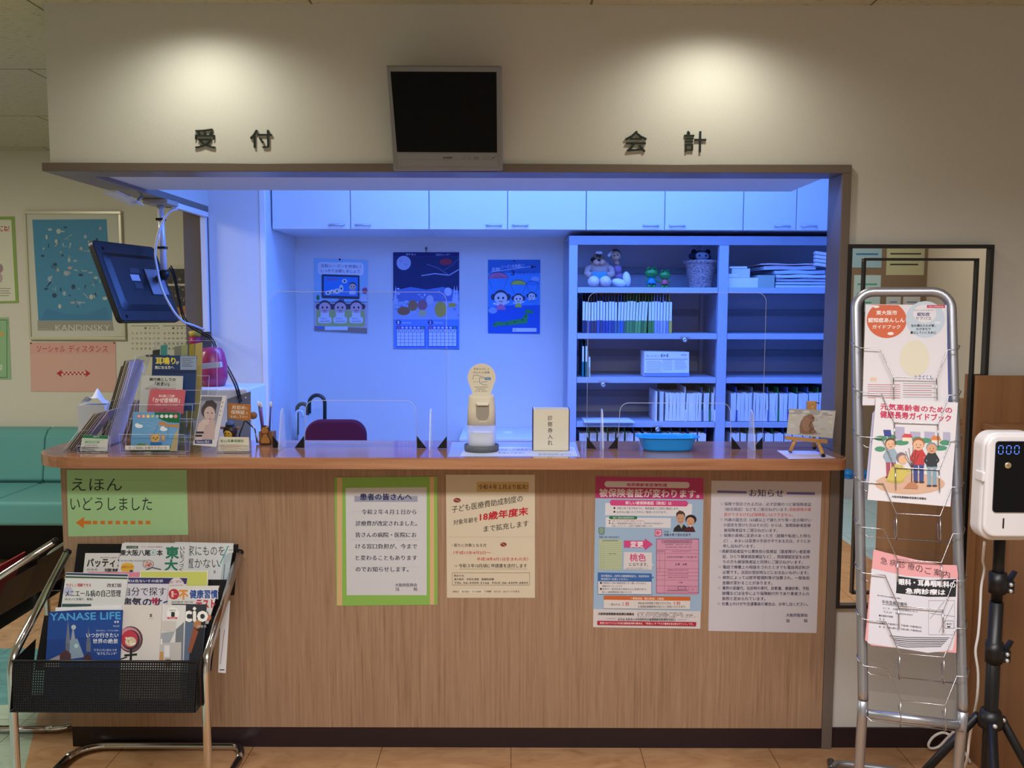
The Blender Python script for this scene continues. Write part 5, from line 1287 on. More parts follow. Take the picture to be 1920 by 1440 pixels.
# ================================================================== MAGAZINE RACKS
def build_rack(name, label):
    """chrome tube rack with three stepped pockets; built with its front towards -Y"""
    XL, XR = -1.497, -.916
    t = thing(name, label, 'magazine rack', ((XL + XR) / 2, 2.72, 0), 'chrome magazine racks')
    r = .0125
    for x, s_ in ((XL, 1), (XR, -1)):
        P = [(x, 2.90, .703)]
        lo = Vector((x, 2.55, .477)); up = (Vector(P[0]) - lo).normalized()
        for k in range(7):
            u = k / 6; a = lo + up * .05 * (1 - u) ** 2 + Vector((0, 0, -.05)) * u ** 2
            P.append(tuple(a))
        P += [(x, 2.55, .06), (x, 2.556, .03), (x, 2.575, .0135), (x, 2.60, .0135), (x, 2.84, .0135)]
        G().tube(P, r, CHROME, 14).obj('side_tube', t)
        G().lathe([(0, 0), (.0126, 0), (.0128, .012), (0, .0121)], Vector(P[0]) - up * .002, BLACK, 14, rot=up.to_track_quat('Z', 'Y').to_matrix()).obj('end_cap', t)
    c = .10
    P = [(XL, 2.8405, .0135)] + [(XL + c * (1 - math.cos(R(a))), 2.8405 + .09 * math.sin(R(a)), .0135) for a in range(15, 91, 15)] + [(XR - .05 * (1 - math.cos(R(a))), 2.8405 + .09 * math.sin(R(a)), .0135) for a in range(90, 14, -15)] + [(XR, 2.8405, .0135)]
    G().tube(P, r, CHROME, 14).obj('rear_bar', t)
    xl, xr = XL + .016, XR - .016
    a = [Vector((xl, 2.53, .482)), Vector((xr, 2.53, .482)), Vector((xr - .004, 2.50, .338)), Vector((xl + .012, 2.50, .338))]
    G().plate(a, (0, .0012, 0), PERF).obj('front_panel', t)
    G().tube([a[0], a[1]], .004, BLACK, 8).obj('front_lip', t)
    g = G()
    for q in ((xl, 1), (xr, -1)):
        g.plate([(q[0], 2.535, .482), (q[0], 2.505, .34), (q[0], 2.62, .34), (q[0], 2.66, .50)], (.0012 * q[1], 0, 0), BLACK)
    g.box(xl, xr, 2.503, 2.62, .337, .3385, BLACK); g.obj('pocket_sides', t)
    for k in range(3):
        b = Vector((0, 2.645 + .12 * k, .405 + .08 * k)); u = Vector((0, .4226, .906)); q = (.02, 0, 0)
        P = [Vector((x, 0, 0)) + b + u * h for x, h in ((xl, 0), (xr, 0), (xr, .175 if k == 2 else .165), (xl, .175 if k == 2 else .165))]
        if k == 2: P = [Vector((p.x, min(p.y, 2.944), p.z)) for p in P]
        G().plate(P, (0, .0012, 0), BLACK).obj('tier_plate', t)
    return t
rack = build_rack('magazine_rack', 'chrome magazine rack with black perforated pocket in front of the counter')
u65 = Vector((0, .4226, .906)); n65 = Vector((0, -.906, .4226))
def row(k, off): return Vector((0, 2.60 + .12 * k, .45 + .08 * k)) + n65 * off
def mag(k, off, pts, col, th=.004): return Sheet(row(k, off), n65, pts, col, th)
MG = 'magazines in the front rack'
# --- rear row
s = mag(2, .002, [(160, 1037), (225, 1037), (222, 1090), (154, 1090)], '#d6d4d0')
s.text('PUTT LIKE THE', 189, 1044.5, 232, 1047, '#2a2a2a', .02).text('パッティング', 163, 1047, 246, 1063, '#1d1d1d', .04).text('新基準', 163, 1066, 183, 1070, '#6a6a6a').text('理論', 196, 1066, 224, 1072, '#1d1d1d', .05)
s.done('magazine', 'white golf putting magazine at the left of the rear rack row', 'magazine', MG)
s = mag(2, .014, [(233, 1017), (355, 1018), (350, 1090), (217, 1088)], '#d3d6d8')
s.poly([(229, 1018.5), (355, 1020), (353, 1076), (220, 1074)], '#d9dadb')
s.rect(237, 1023.5, 259, 1028.5, '#2f4a34').text('まちの元気情報', 239, 1024.7, 257, 1027.4, '#d3dcd0').text('タウン誌地元情報誌', 264, 1024, 305, 1027, '#a03a4a', .01)
s.text('東大阪八尾の本', 225.5, 1031, 305, 1042, '#1d1e22', .04).ell(287, 1036, 6.5, 6, '#8fb8bc').ell(287, 1036, 5, 4.6, '#d9dfe0').text('食', 284.5, 1033.6, 289.5, 1038.6, '#3a6a70', .02)
s.text('地元民が選ぶ名店360選', 226, 1050, 272, 1053, '#2f6a4a', .02)
s.poly([(226, 1066), (229, 1057), (238, 1055), (247, 1056), (252, 1062), (250, 1070), (240, 1072), (229, 1071)], '#e0b43c').text('500円ランチ', 228, 1061, 249, 1065.5, '#b8482c', .03).ell(278, 1058, 11, 8.5, '#a09c9a').ell(278, 1058, 9.5, 7, '#d3c3bc')
for i in range(14): s.ell(278 + random.uniform(-6, 6), 1058 + random.uniform(-4, 4), 1.8, 1.3, random.choice(['#b8564c', '#d08a80', '#8f3f3c']), 8)
s.ell(246, 1071, 3.4, 2.6, '#3a4a7a').line([(268, 1072), (285, 1064), (302, 1068)], 2, '#4a4f55')
s.text('東', 311, 1025, 335, 1047, '#2a7d5c', .05).text('大', 309, 1049, 333, 1070, '#2a7d5c', .05)
for k, ch in enumerate('いいモノづく'): s.text(ch, 338 - .4 * k, 1024.5 + 8 * k, 346 - .4 * k, 1031.2 + 8 * k, '#1d1e22', .01)
s.done('magazine', 'white local food guide with green lettering in the rear rack row', 'magazine', MG)
s = mag(2, .008, [(328, 1016), (438, 1018.5), (424, 1110), (340, 1100)], '#cfd4d6')
s.poly([(352, 1018), (437.5, 1019), (425.5, 1098), (346, 1092)], '#d6dadb').poly([(420, 1042), (435, 1034), (425.5, 1098), (412, 1095)], '#aebfc4')
s.text('家にものを', 351, 1023, 421, 1042, '#2b2d30', -.005).text('置かない', 349, 1047.5, 410, 1065, '#2b2d30', -.005).line([(427, 1026), (413, 1057)], 2, '#3a9aa0').ell(428, 1027, 3, 3, '#3a9aa0').ell(411, 1061, 2, 2, '#3a9aa0').rect(427, 1026, 437.5, 1036, '#dfe2e2').text('550円', 428, 1029, 437, 1034, '#2b2d30').line([(421, 1058), (419, 1088)], 1, '#3a3f44').poly([(424, 1056), (432, 1050), (425.5, 1096), (420, 1092)], '#bccace').text('息', 400, 1069, 405, 1075, '#2b2d30')
s.done('magazine', 'pale home tidying magazine with teal exclamation mark in the rear rack row', 'magazine', MG)
# --- middle row
s = mag(1, .002, [(165, 1072), (262, 1073), (255, 1120), (160, 1120)], '#d17f92'); s.done('magazine', 'pink magazine mostly hidden at the middle rack row', 'magazine', MG)
s = mag(1, .006, [(263, 1069), (391, 1070.5), (386, 1140), (254, 1136)], '#d9d9c8'); s.rect(264, 1072, 388, 1130, '#c3c765')
s.done('magazine', 'yellow covered magazine behind the health books in the middle row', 'magazine', MG)
s = mag(1, .012, [(236, 1082), (351, 1083), (345, 1150), (226, 1150)], '#d2cfd8')
s.poly([(238, 1083), (351, 1084), (349.5, 1095), (236, 1094)], '#2e2d60').text('実は危ないその症状', 238, 1086.5, 306, 1092, '#e4e2ea', .02)
s.text('自分で探す', 232, 1101, 311, 1117, '#2a2638', .01).text('病気のサイン', 228, 1121, 342, 1137, '#2a2638', .04).text('サ', 283, 1121, 298, 1137, '#b02848', .06)
s.ell(331, 1100, 15, 17, '#d3c9cc').text('症状・部位別', 314, 1090, 345, 1094.5, '#7a3a48', .01, -.1).text('予防ガイド', 317, 1098, 342, 1102.5, '#7a3a48', .01, -.1)
s.done('magazine', 'lilac symptom guide book with navy band in the middle rack row', 'magazine', MG)
s = mag(1, .020, [(124, 1073), (241, 1076), (230, 1150), (113, 1150)], '#d7d9d6')
s.poly([(124, 1074), (240, 1077), (239.5, 1081), (123.5, 1078)], '#33455e').poly([(123.2, 1080), (239.3, 1083), (239, 1086), (122.7, 1083.5)], '#3c5a48')
s.ell(128, 1109, 9, 9, '#b9b8d2').text('やさしく理解できる', 124, 1094, 170.5, 1100, '#b8303e', .03).text('改訂版', 200.5, 1094, 228, 1101, '#5c2a50', .03).text('メニエール病の自己管理', 122.5, 1106, 226.5, 1119, '#22242c', .025).text('（めまいと耳鳴り，難聴）', 121, 1121, 174, 1125.8, '#2a2c34', .02)
s.poly([(116, 1132), (232, 1132.5), (231.5, 1140), (115, 1140)], '#dfe0dd').poly([(116.5, 1132), (171, 1132.4), (171, 1138.5), (115.5, 1138)], '#3c5658')
s.done('magazine', 'white booklet on self managing dizziness at the left of the middle row', 'magazine', MG)
s = mag(1, .024, [(317, 1099), (411, 1098), (390, 1170), (310, 1170)], '#d6d3cd')
s.ell(326, 1114, 10, 10, '#b8303a').text('第一', 321, 1108, 331, 1120, '#f0dcd8', .02).text('不', 336, 1107, 352, 1124, '#dd8f3c', .07).text('健康習慣', 355.5, 1105.5, 408.5, 1122.5, '#f0f0f4', .09).text('健康習慣', 356, 1106, 408, 1122, '#2f4f92', .045).text('テスト', 368, 1124.5, 403, 1140, '#c2304a', .05).text('医師監修 改訂版', 322, 1127, 362, 1130.5, '#4a4a4a')
s.ell(380, 1152, 10, 9, '#c9c2b8').ell(390, 1158, 6, 6, '#cf7a5a').ell(386, 1150, 5, 5, '#8f9a96')
s.done('magazine', 'white health habit test book at the right of the middle row', 'magazine', MG)
# --- front row
s = mag(0, .004, [(322, 1132), (387, 1133), (372, 1312), (320, 1312)], '#2f3138', .006)
s.poly([(346, 1166), (385, 1167), (372, 1310), (342, 1310)], '#55667e').poly([(362, 1178), (385, 1160), (372, 1310), (350, 1310), (356, 1215)], '#1c1c20').ell(370, 1170, 7, 9, '#a8744c').poly([(362, 1176), (372, 1184), (358, 1225), (352, 1222)], '#8a4c34')
s.text('cio', 345, 1139, 389, 1165, '#e6e4de', .04).text('特集号', 370, 1172, 387, 1177, '#b9b7b0', .01)
s.done('magazine', 'dark magazine with big white lettering at the right of the front row', 'magazine', MG)
s = mag(0, .010, [(300, 1134), (348, 1134.5), (341, 1312), (292, 1312)], '#d2d0ce', .005)
s.ell(324, 1150, 11.5, 11.5, '#e6e4e0').frame(313.5, 1157, 332, 1160.5, .1, '#c03a4a').text('2022', 317, 1142.5, 330, 1146, '#2a2a2e', .01).text('1', 321.5, 1148, 327, 1156, '#2a2a2e', .07).rect(314, 1157, 332, 1160.5, '#c03a4a').text('No.632', 317, 1157.7, 329, 1159.8, '#f0e0e0', .02)
s.poly([(300, 1164), (331, 1165), (330, 1185), (298, 1184)], '#c3bdb6').poly([(330, 1180), (345, 1166), (341, 1306), (322, 1310)], '#6f767c').poly([(298, 1187), (328, 1184), (318, 1206), (296, 1206)], '#9aa0a4').poly([(295, 1206), (340, 1204), (338, 1310), (292, 1310)], '#b9b4ae').rect(296, 1222, 306, 1240, '#b88a4c').rect(308, 1210, 318, 1232, '#d9d8d6').rect(296, 1198, 304, 1208, '#e2e0dc').rect(310, 1236, 320, 1250, '#7a5a40')
s.done('magazine', 'interior magazine with round month badge in the front row', 'magazine', MG)
s = mag(0, .016, [(213, 1133), (304, 1135), (294, 1312), (206, 1312)], '#cfc9c2', .005)
s.ell(245, 1199, 23, 25, '#5a4048').ell(243, 1198, 20.5, 22, '#c98a94').ell(245, 1200, 17.5, 19, '#3c3236').ell(243, 1198, 15.5, 16, '#b8384a').ell(245, 1203, 10.5, 9, '#cdbb9c')
for i in range(9): s.ell(245 + random.uniform(-8, 8), 1202 + random.uniform(-6, 6), 2.4, 2, random.choice(['#e2d8c0', '#b89a6c', '#f0e8d8']), 8)
s.line([(233, 1229), (257, 1227)], 4, '#201c1c').line([(246, 1216), (245, 1240)], 4.5, '#201c1c').line([(226, 1236), (238, 1232)], 2.4, '#201c1c').text('一', 281, 1151, 285, 1157, '#6a5f58').line([(278, 1160), (290, 1160)], .5, '#a09890')
s.done('magazine', 'pale art magazine with red painted circle in the front row', 'magazine', MG)
s = mag(0, .022, [(104, 1139), (228, 1135), (218, 1312), (98, 1312)], '#dedede', .005); s.done('magazine', 'white magazine just behind the blue one in the front row', 'magazine', MG)
s = mag(0, .030, [(92, 1147), (140, 1144), (229.5, 1143.5), (220, 1314), (80, 1314)], '#193c80', .006)
s.poly([(91, 1158), (229, 1151), (226, 1190), (88, 1200)], '#1c448c').text('YANASE LIFE', 94, 1150, 226, 1163.5, '#4a9ad0', .03, -.02)
for cx, y0, w, c1 in ((127.5, 1162, 4.5, '#6a6f80'), (137, 1172, 5, '#8f98a4'), (166, 1174, 4.2, '#59607a')):
    s.poly([(cx, y0), (cx + w, 1206), (cx - w, 1206)], c1).rect(cx - w, 1206, cx + w, 1222, '#5f6676')
s.ell(138, 1176, 4.5, 4.5, '#a9b3ba').poly([(131, 1200), (145, 1197), (158, 1232), (130, 1236)], '#7f93a4').ell(143, 1211, 4, 4, '#9fc3c8').poly([(112, 1226), (123, 1218), (133, 1226), (133, 1240), (112, 1240)], '#4a2f34').poly([(156, 1232), (165, 1224), (172, 1232), (172, 1244), (156, 1244)], '#3f2a34').poly([(84, 1241), (105, 1231), (112, 1228), (112, 1250), (82, 1252)], '#8f8a8c')
s.text('冬号', 214, 1164, 223, 1168.3, '#dfe3ea', .03).text('Winter 2021', 212, 1172, 224, 1175.5, '#c3cad8')
s.text('特集 幻想的に、そそり立つ世界へ', 180, 1181, 223.5, 1184, '#c3cad8').text('いつか行きたい', 162, 1186.5, 222, 1195.5, '#e2e5ea', .015).text('世界の絶景', 174, 1197.5, 221, 1206.5, '#e2e5ea', .015).text('フライパンひとつで', 176, 1216.5, 219, 1221.3, '#d3d8e2', .01).text('“おうちフレンチ”', 181, 1222.8, 219, 1228, '#d3d8e2', .01)
s.done('magazine', 'deep blue travel magazine with church spires at the front left of rack', 'magazine', MG)
# --- one magazine standing at the right side of the rack
s = mag(1, -.028, [(415, 1128), (431, 1126), (423, 1262), (409, 1261)], '#d3d0d0', .004)
s.line([(421, 1180), (413, 1245)], 1, '#a04a5c').rect(412, 1255, 421, 1257, '#2a2a2e'); s.done('magazine', 'narrow strip of a white magazine behind the right rack tube', 'magazine', MG)
# --- second rack, turned to the side along the counter end
r2 = dup(rack, (-1.795, 3.34, 0), 'chrome magazine rack standing sideways at the left end of the counter', R(-90))
def side_mag(y, x0, z0, x1, z1, col, lab, th=.006):
    g = G().plate([(x0, y, z0), (x1, y, z1), (x1 - .01, y + .2, z1), (x0 - .01, y + .2, z0)], (th, 0, 0), M(col, .4))
    tag(g.obj('magazine'), lab, 'magazine', 'magazines in the sideways rack')
side_mag(3.08, -1.938, .40, -1.845, .60, '#a8283a', 'red magazine seen edge-on in the sideways rack')
side_mag(3.09, -1.985, .37, -1.915, .52, '#8fa8c4', 'pale blue magazine seen edge-on in the sideways rack')

# ================================================================== RIGHT SIDE: MIRROR, DESK, BROCHURE RACK, THERMOMETER
YM = YW - .002
t = thing('wall_mirror', 'black framed wall mirror with mirrored border behind the brochure rack', 'mirror', (at(1728, 1140, YM).x, YM - .012, at(1580, 1142, YM).z))
a = at(1592, 458, YM - .02); b = at(1865, 456, YM - .02); zb_ = at(1577, 1141, YM - .02).z
xa, xb, zt_ = a.x, b.x, a.z
ia, ib = at(1624, 487, YM - .02).x, at(1834, 487, YM - .02).x; iz = at(1624, 487, YM - .02).z; ibz = zb_ + .055
FR = M('#17171b', .3, 0, .5)
def fr(x0, x1, z0, z1, w, d0, d1, nm):
    g = G(); g.box(x0, x1, d0, d1, z1 - w, z1, FR).box(x0, x1, d0, d1, z0, z0 + w, FR).box(x0, x0 + w, d0, d1, z0 + w, z1 - w, FR).box(x1 - w, x1, d0, d1, z0 + w, z1 - w, FR); g.obj(nm, t, .001)
fr(xa, xb, zb_, zt_, .012, YM - .022, YM, 'outer_frame')
fr(ia - .006, ib + .006, ibz - .006, iz + .006, .008, YM - .018, YM - .0075, 'inner_frame')
G().box(xa + .011, xb - .011, YM - .007, YM - .003, zb_ + .011, zt_ - .011, MIRROR).obj('mirror_glass', t)
# brown desk block at the right edge
YD2 = YM - .03
t = thing('side_desk', 'brown wood side desk with raised back panel at the right edge', 'desk', (1.95, 2.55, 0))
xd = at(1829, 900, YD2).x
G().box(xd, 2.4, 2.2, YD2 - .021, 0.0, 1.13, DESKW).obj('body', t, .001)
G().box(xd - .002, 2.4, 2.19, YD2 - .021, 1.1305, 1.153, DESKW).obj('desk_top', t, .002)
G().box(at(1834, 703, YD2 - .02).x, 2.4, YD2 - .02, YD2, 0.0, 1.31, DESKW).obj('back_panel', t, .001)
p = atz(1918, 786, 1.153)
o = G().ball(p + Vector((.02, 0, .012)), (.03, .02, .0118), M('#e6e6e8', .4), 18).obj('white_gadget'); settle(o, 1.1534)
tag(o, 'small white object lying on the side desk at the right edge', 'gadget')

# ---- brochure rack, turned 15 degrees
PS = R(15); RW = .2296
O = Vector((.89, 2.15, 0)); WX = Vector((math.cos(PS), -math.sin(PS), 0)); BK = Vector((math.sin(PS), math.cos(PS), 0))
KN = .567; TOPZ = 1.575
LEAN = Vector((.014, .18, 0)); UP = (Vector((0, 0, TOPZ - KN)) + LEAN).normalized(); RN = WX.cross(UP).normalized()     # towards the viewer
def rk(w, h, f=0.0):
    """w across 0..1, h metres up the leaning frame from the knee, f metres towards the viewer"""
    return O + Vector((0, 0, KN)) + WX * (RW * w) + UP * h + RN * f
if (EYE - rk(.5, .5)).dot(RN) < 0: RN = -RN
t = thing('brochure_rack', 'silver tube brochure rack with wire pockets in front of the mirror', 'brochure rack', rk(.5, 0) - Vector((0, 0, KN)))
HT = (Vector((0, 0, TOPZ - KN)) + LEAN).length
rr = .045
P = [rk(0, -.02)] + [rk(0, HT * k / 6) for k in range(0, 6)] + [rk(0, HT - rr)] + [rk((rr - rr * math.cos(R(a))) / RW, HT - rr + rr * math.sin(R(a))) for a in range(15, 91, 15)] + [rk(1 - (rr - rr * math.sin(R(a))) / RW, HT - rr + rr * math.cos(R(a))) for a in range(0, 76, 15)] + [rk(1, HT - rr)] + [rk(1, HT * k / 6) for k in range(5, -1, -1)] + [rk(1, -.02)]
G().tube(P, .0125, SILVER, 16).obj('frame_tube', t)
for w in (0, 1):
    k0 = rk(w, -.021); dn = Vector((0, 0, -1)); f0 = Vector((k0.x, k0.y, .0)) + BK * .06
    P = [k0, k0 + Vector((0, 0, -.05)) + BK * .006, Vector((f0.x, f0.y, .06)), Vector((f0.x, f0.y, .03)) + BK * .006, Vector((f0.x, f0.y, .0135)) + BK * .03, Vector((f0.x, f0.y, .0135)) + BK * .655]
    G().tube(P, .0125, SILVER, 14).obj('foot_tube', t)
f0 = Vector((rk(0, 0).x, rk(0, 0).y, .0135)) + BK * .656; f1 = f0 + WX * RW
P = [f0 + BK * .0] + [f0 + WX * (.05 * (1 - math.cos(R(a)))) + BK * (.05 * math.sin(R(a))) for a in range(15, 91, 15)] + [f1 - WX * (.05 * (1 - math.sin(R(a)))) + BK * (.05 * math.cos(R(a))) for a in range(0, 91, 15)]
G().tube(P, .0125, SILVER, 14).obj('rear_bar', t)
hb = -.055
G().tube([rk(0, hb + .0) + Vector((.012, 0, 0)), rk(1, hb) - Vector((.012, 0, 0))], .0115, SILVER, 14).obj('lower_crossbar', t)
G().plate([rk(.06, .0, -.012), rk(.94, .0, -.012), rk(.94, .36, -.012), rk(.06, .36, -.012)], -RN * .002, mk_clear('tinted_backing', (.93, .92, .92, 1), 1.4)).obj('clear_back_sheet', t)
tiers = [.08 + .1145 * k for k in range(8)]
for h in tiers:
    g = G(); r = .0014; f = .034
    g.tube([rk(-.06, h + .01, .0), rk(-.055, h, .02), rk(.0, h - .01, f), rk(.23, h - .012, f), rk(.36, h - .085, f), rk(.80, h - .085, f), rk(.92, h - .012, f), rk(1.02, h - .012, f), rk(1.055, h, .02), rk(1.06, h + .005, .0)], r, WIRE, 6)
    for w in (.36, .80):
        g.tube([rk(w, h - .085, f), rk(w, h - .14, f)] + ([rk(w, h - .15, f * .7), rk(w, h - .14, .004), rk(w, h - .105, .001)] if h < .25 or .5 < h < .6 else []), r, WIRE, 6)
    g.tube([rk(-.0, h - .135, .0), rk(.08, h - .15, .004), rk(1.0, h - .15, .003)], r, WIRE, 6)
    g.obj('wire_pocket', t)
def bro(f, pts, col, th=.004): return Sheet(rk(.5, .5, f), RN, pts, col, th)
s = bro(.020, [(1623, 570.5), (1775, 572), (1778, 760), (1617, 760)], '#d0ccd0', .004)
s.poly([(1624, 571)] + [(1662.5 + 37.5 * math.cos(R(a)), 600 + 34 * math.sin(R(a))) for a in range(-55, 236, 10)] + [(1628, 571)], '#c25a34')
s.ell(1735, 599, 37, 34.5, '#b3c0cb').ell(1734, 588, 22, 17, '#d0ccd0')
s.ell(1643, 575, 6, 2.5, '#dcd4d0').ell(1670, 625.5, 6, 3, '#dcd4d0').ell(1758, 605, 6, 2.6, '#c9cfd6').rect(1738, 572, 1772, 577.5, '#b8304a').text('令和３年度版改訂版', 1741, 573.5, 1769, 576, '#e6c8cc', .02)
s.text('東大阪市', 1643, 582, 1682, 590.5, '#e2d8d2', .03).text('認知症あんしん', 1628, 596, 1696, 604.5, '#e2d8d2', .045).text('ガイドブック', 1636, 609, 1688, 616.5, '#e2d8d2', .03)
s.text('わたしたちのまちの', 1714, 580.3, 1751, 583, '#4a4a5c').text('認知症', 1720, 586, 1743, 592.5, '#2f2f6e', .03).text('ケアパス', 1717, 594, 1746, 600, '#2a2a40', .01).text('住み慣れたわが家、', 1708, 608, 1754, 613, '#25242c', .03).text('わがまちで', 1718, 614.5, 1745, 619, '#25242c', .03).text('暮らしていくために', 1707, 621, 1755, 626, '#25242c', .03)
s.ell(1715, 672, 28, 34, '#cfc9b4').text('トライくん', 1716, 703, 1749, 712, '#3a4a8a', .02)
s.ell(1638, 711, 7, 4, '#d8bfa4').text('もくじ', 1633.5, 709, 1642.5, 712.5, '#a0745c')
for k in range(7):
    s.line([(1627, 721 + 4.1 * k), (1688, 721.5 + 4.1 * k)], 1.0, '#b08488' if k % 3 else '#c06a6a'); s.line([(1693, 719 + 4.2 * k), (1758 - (k * 11) % 22, 719.5 + 4.2 * k)], 1.0, '#b0686c' if k % 2 else '#a09aa2')
s.done('guide_booklet', 'white dementia guide booklet with orange circle at the top of rack', 'booklet', 'booklets in the brochure rack')
s = bro(.014, [(1636, 775), (1648, 760), (1648, 905), (1624, 905)], '#c3c0dc', .004); s.done('guide_booklet', 'pale lilac booklet hidden behind the health guide in the rack', 'booklet', 'booklets in the brochure rack')
s = bro(.029, [(1642.5, 745.5), (1796, 755), (1782, 950), (1626.5, 937)], '#d3cfd2', .005)
s.text('元気高齢者のための', 1651, 756, 1785, 768, '#b83a58', .05, .055).text('健康長寿ガイドブック', 1650.5, 770, 1783, 783, '#b83a58', .05, .06)
for x, y, w, h in ((1679, 800, 17, 24), (1706, 809, 20, 18), (1733, 809, 20, 20), (1768, 810, 14, 24)): s.rect(x, y, x + w, y + h, '#a9a3bb', .05)
for x, y, w in ((1652, 822, 12), (1690, 830, 14), (1720, 824, 10), (1735, 826, 12), (1650, 842, 10), (1762, 840, 14), (1772, 830, 10), (1672, 820, 8)): s.ell(x, y, w, 5, '#4a8a6a')
s.poly([(1656, 806), (1670, 806), (1672, 819), (1658, 818)], '#3c3f86').rect(1692, 819, 1710, 827, '#dcd2b8').poly([(1690, 820), (1696, 813), (1708, 814), (1712, 821)], '#c04a52').rect(1747, 824, 1762, 833, '#dcd2c8').poly([(1744, 825), (1750, 817), (1762, 818), (1765, 826)], '#cf7a44')
s.ell(1706, 907, 66, 20, '#c9a48c')
def person(s, x, y, r, hair, skin, top, legs, hleg):
    s.poly([(x - r * .8, y + r * .9), (x + r * .8, y + r * .9), (x + r * 1.05, y + r * 3.6), (x - r * 1.0, y + r * 3.6)], top)
    s.poly([(x - r * .9, y + r * 3.5), (x - r * .05, y + r * 3.5), (x - r * .1, y + hleg), (x - r * .8, y + hleg)], legs).poly([(x + r * .1, y + r * 3.5), (x + r * .95, y + r * 3.5), (x + r * .9, y + hleg), (x + r * .15, y + hleg)], legs)
    s.line([(x - r * .7, y + r * 1.3), (x - r * 1.3, y + r * 2.4), (x - r * .7, y + r * 3.2)], r * .42, top).line([(x + r * .7, y + r * 1.3), (x + r * 1.3, y + r * 2.3), (x + r * .6, y + r * 3)], r * .42, top)
    s.ell(x, y - r * .1, r * 1.05, r, hair).ell(x, y + r * .15, r * .92, r * .9, skin).line([(x - r * .3, y + r * .5), (x, y + r * .62), (x + r * .3, y + r * .5)], r * .12, '#8a4a3c').ell(x - r * .35, y + r * .1, r * .1, r * .08, '#3a2a22', 8).ell(x + r * .35, y + r * .1, r * .1, r * .08, '#3a2a22', 8)
    s.ell(x - r * .5, y + hleg + r * .1, r * .5, r * .2, '#4a3a3a').ell(x + r * .55, y + hleg + r * .1, r * .5, r * .2, '#4a3a3a')
person(s, 1670, 832, 10, '#5a3a30', '#d6ab8a', '#8fa3b0', '#a04a5c', 62)
person(s, 1722, 833, 11, '#9c5a34', '#d6ab8a', '#b83c3c', '#3f4a7e', 70)
person(s, 1747, 840, 10, '#7d8a90', '#c99674', '#2f3438', '#7f98a6', 70)
s.ell(1690, 858, 10, 10, '#7a6a72').ell(1693, 862, 8.5, 8.5, '#d6ab8a').poly([(1678, 870), (1692, 872), (1705, 888), (1690, 902), (1662, 902), (1668, 882)], '#c3b25c').line([(1690, 876), (1708, 884)], 4, '#c3b25c').line([(1662, 900), (1680, 905), (1695, 901)], 4, '#b5a650')
s.line([(1709, 906), (1710, 868)], 1.8, '#4a3a36')
for dx, dy in ((-12, -22), (-6, -28), (2, -30), (8, -24), (14, -18), (-14, -12)): s.line([(1710, 878), (1710 + dx * .6, 870 + dy * .5), (1710 + dx, 868 + dy)], .9, '#4a3a36')
s.poly([(1694, 916), (1704, 905), (1714, 903), (1722, 912), (1720, 917)], '#b07a5c')
s.text('大阪府後期高齢者医療広域連合', 1672, 929, 1737, 933, '#2a2a30', .03, .06)
s.done('guide_booklet', 'health guide booklet with red title and people planting a tree in the rack', 'booklet', 'booklets in the brochure rack')
s = bro(.026, [(1638, 1030), (1660, 1036), (1720, 1050), (1765, 1059), (1794, 1060), (1796, 1076), (1793, 1224), (1750, 1222), (1634, 1210), (1622, 1200)], '#d79a9c', .003)
s.poly([(1634, 1066), (1700, 1080), (1795, 1085), (1794, 1180), (1786, 1219), (1740, 1224), (1627, 1206)], '#cdcbd3')
for k, ch in enumerate('急病診療のご案内'): s.text(ch, 1651 + 17 * k - (0 if k < 4 else 2), 1044 + 3.6 * k, 1664 + 17 * k - (0 if k < 4 else 2), 1057 + 3.6 * k, '#231f24', .0, .2)
s.poly([(1682, 1080), (1740, 1088), (1793.5, 1085.5), (1792, 1119), (1740, 1119), (1680, 1112)], '#232328').text('眼科・耳鼻咽喉科の', 1685.5, 1085, 1791, 1096.5, '#dedde2', .05, .055).text('急病診療は', 1698, 1102.5, 1772, 1113, '#dedde2', .045, .04)
s.text('東大阪市休日急病診療の案内', 1645, 1115, 1689, 1117.5, '#3a3a44', .02, .14).text('中央急病診療所', 1654, 1124.5, 1701, 1132, '#25252e', .02, .12).line([(1654, 1133), (1701, 1139)], .6, '#25252e')
for k, (tx, a_, b_) in enumerate((('ところ　大阪市西区新町4-10-13', 1656, 1720), ('でんわ　06-6534-0321', 1656, 1711), ('■診療受付時間', 1648, 1674), ('平　日', 1649, 1658), ('土曜日　午後3時から　午後2時～午後9時30分', 1649, 1728), ('休　日　午前10時から　午前10時～午後9時30分', 1648, 1728))):
    s.text(tx, a_, 1138 + 7 * k, b_, 1141.8 + 7 * k, '#2f2f38', .01, .11)
s.frame(1741, 1126, 1790, 1190, .6, '#8a8a94', .0).line([(1744, 1160), (1770, 1128)], .7, '#77777f').line([(1760, 1186), (1788, 1132)], .7, '#77777f').line([(1744, 1150), (1790, 1156)], .7, '#77777f').frame(1772, 1164, 1788, 1178, .6, '#55555e').text('本町', 1774, 1168, 1785, 1172, '#33333c').rect(1776, 1174, 1782, 1176.5, '#33333c')
for k in range(6): s.line([(1668 + 3 * k, 1192 + 3.6 * k), (1700, 1195 + 3.6 * k), (1780 - 3 * k, 1196 + 3.2 * k)], 1.3, '#55555f' if k != 2 else '#25252e')
s.done('guide_sheet', 'pink backed emergency clinic notice in the lowest filled rack pocket', 'notice', 'booklets in the brochure rack')

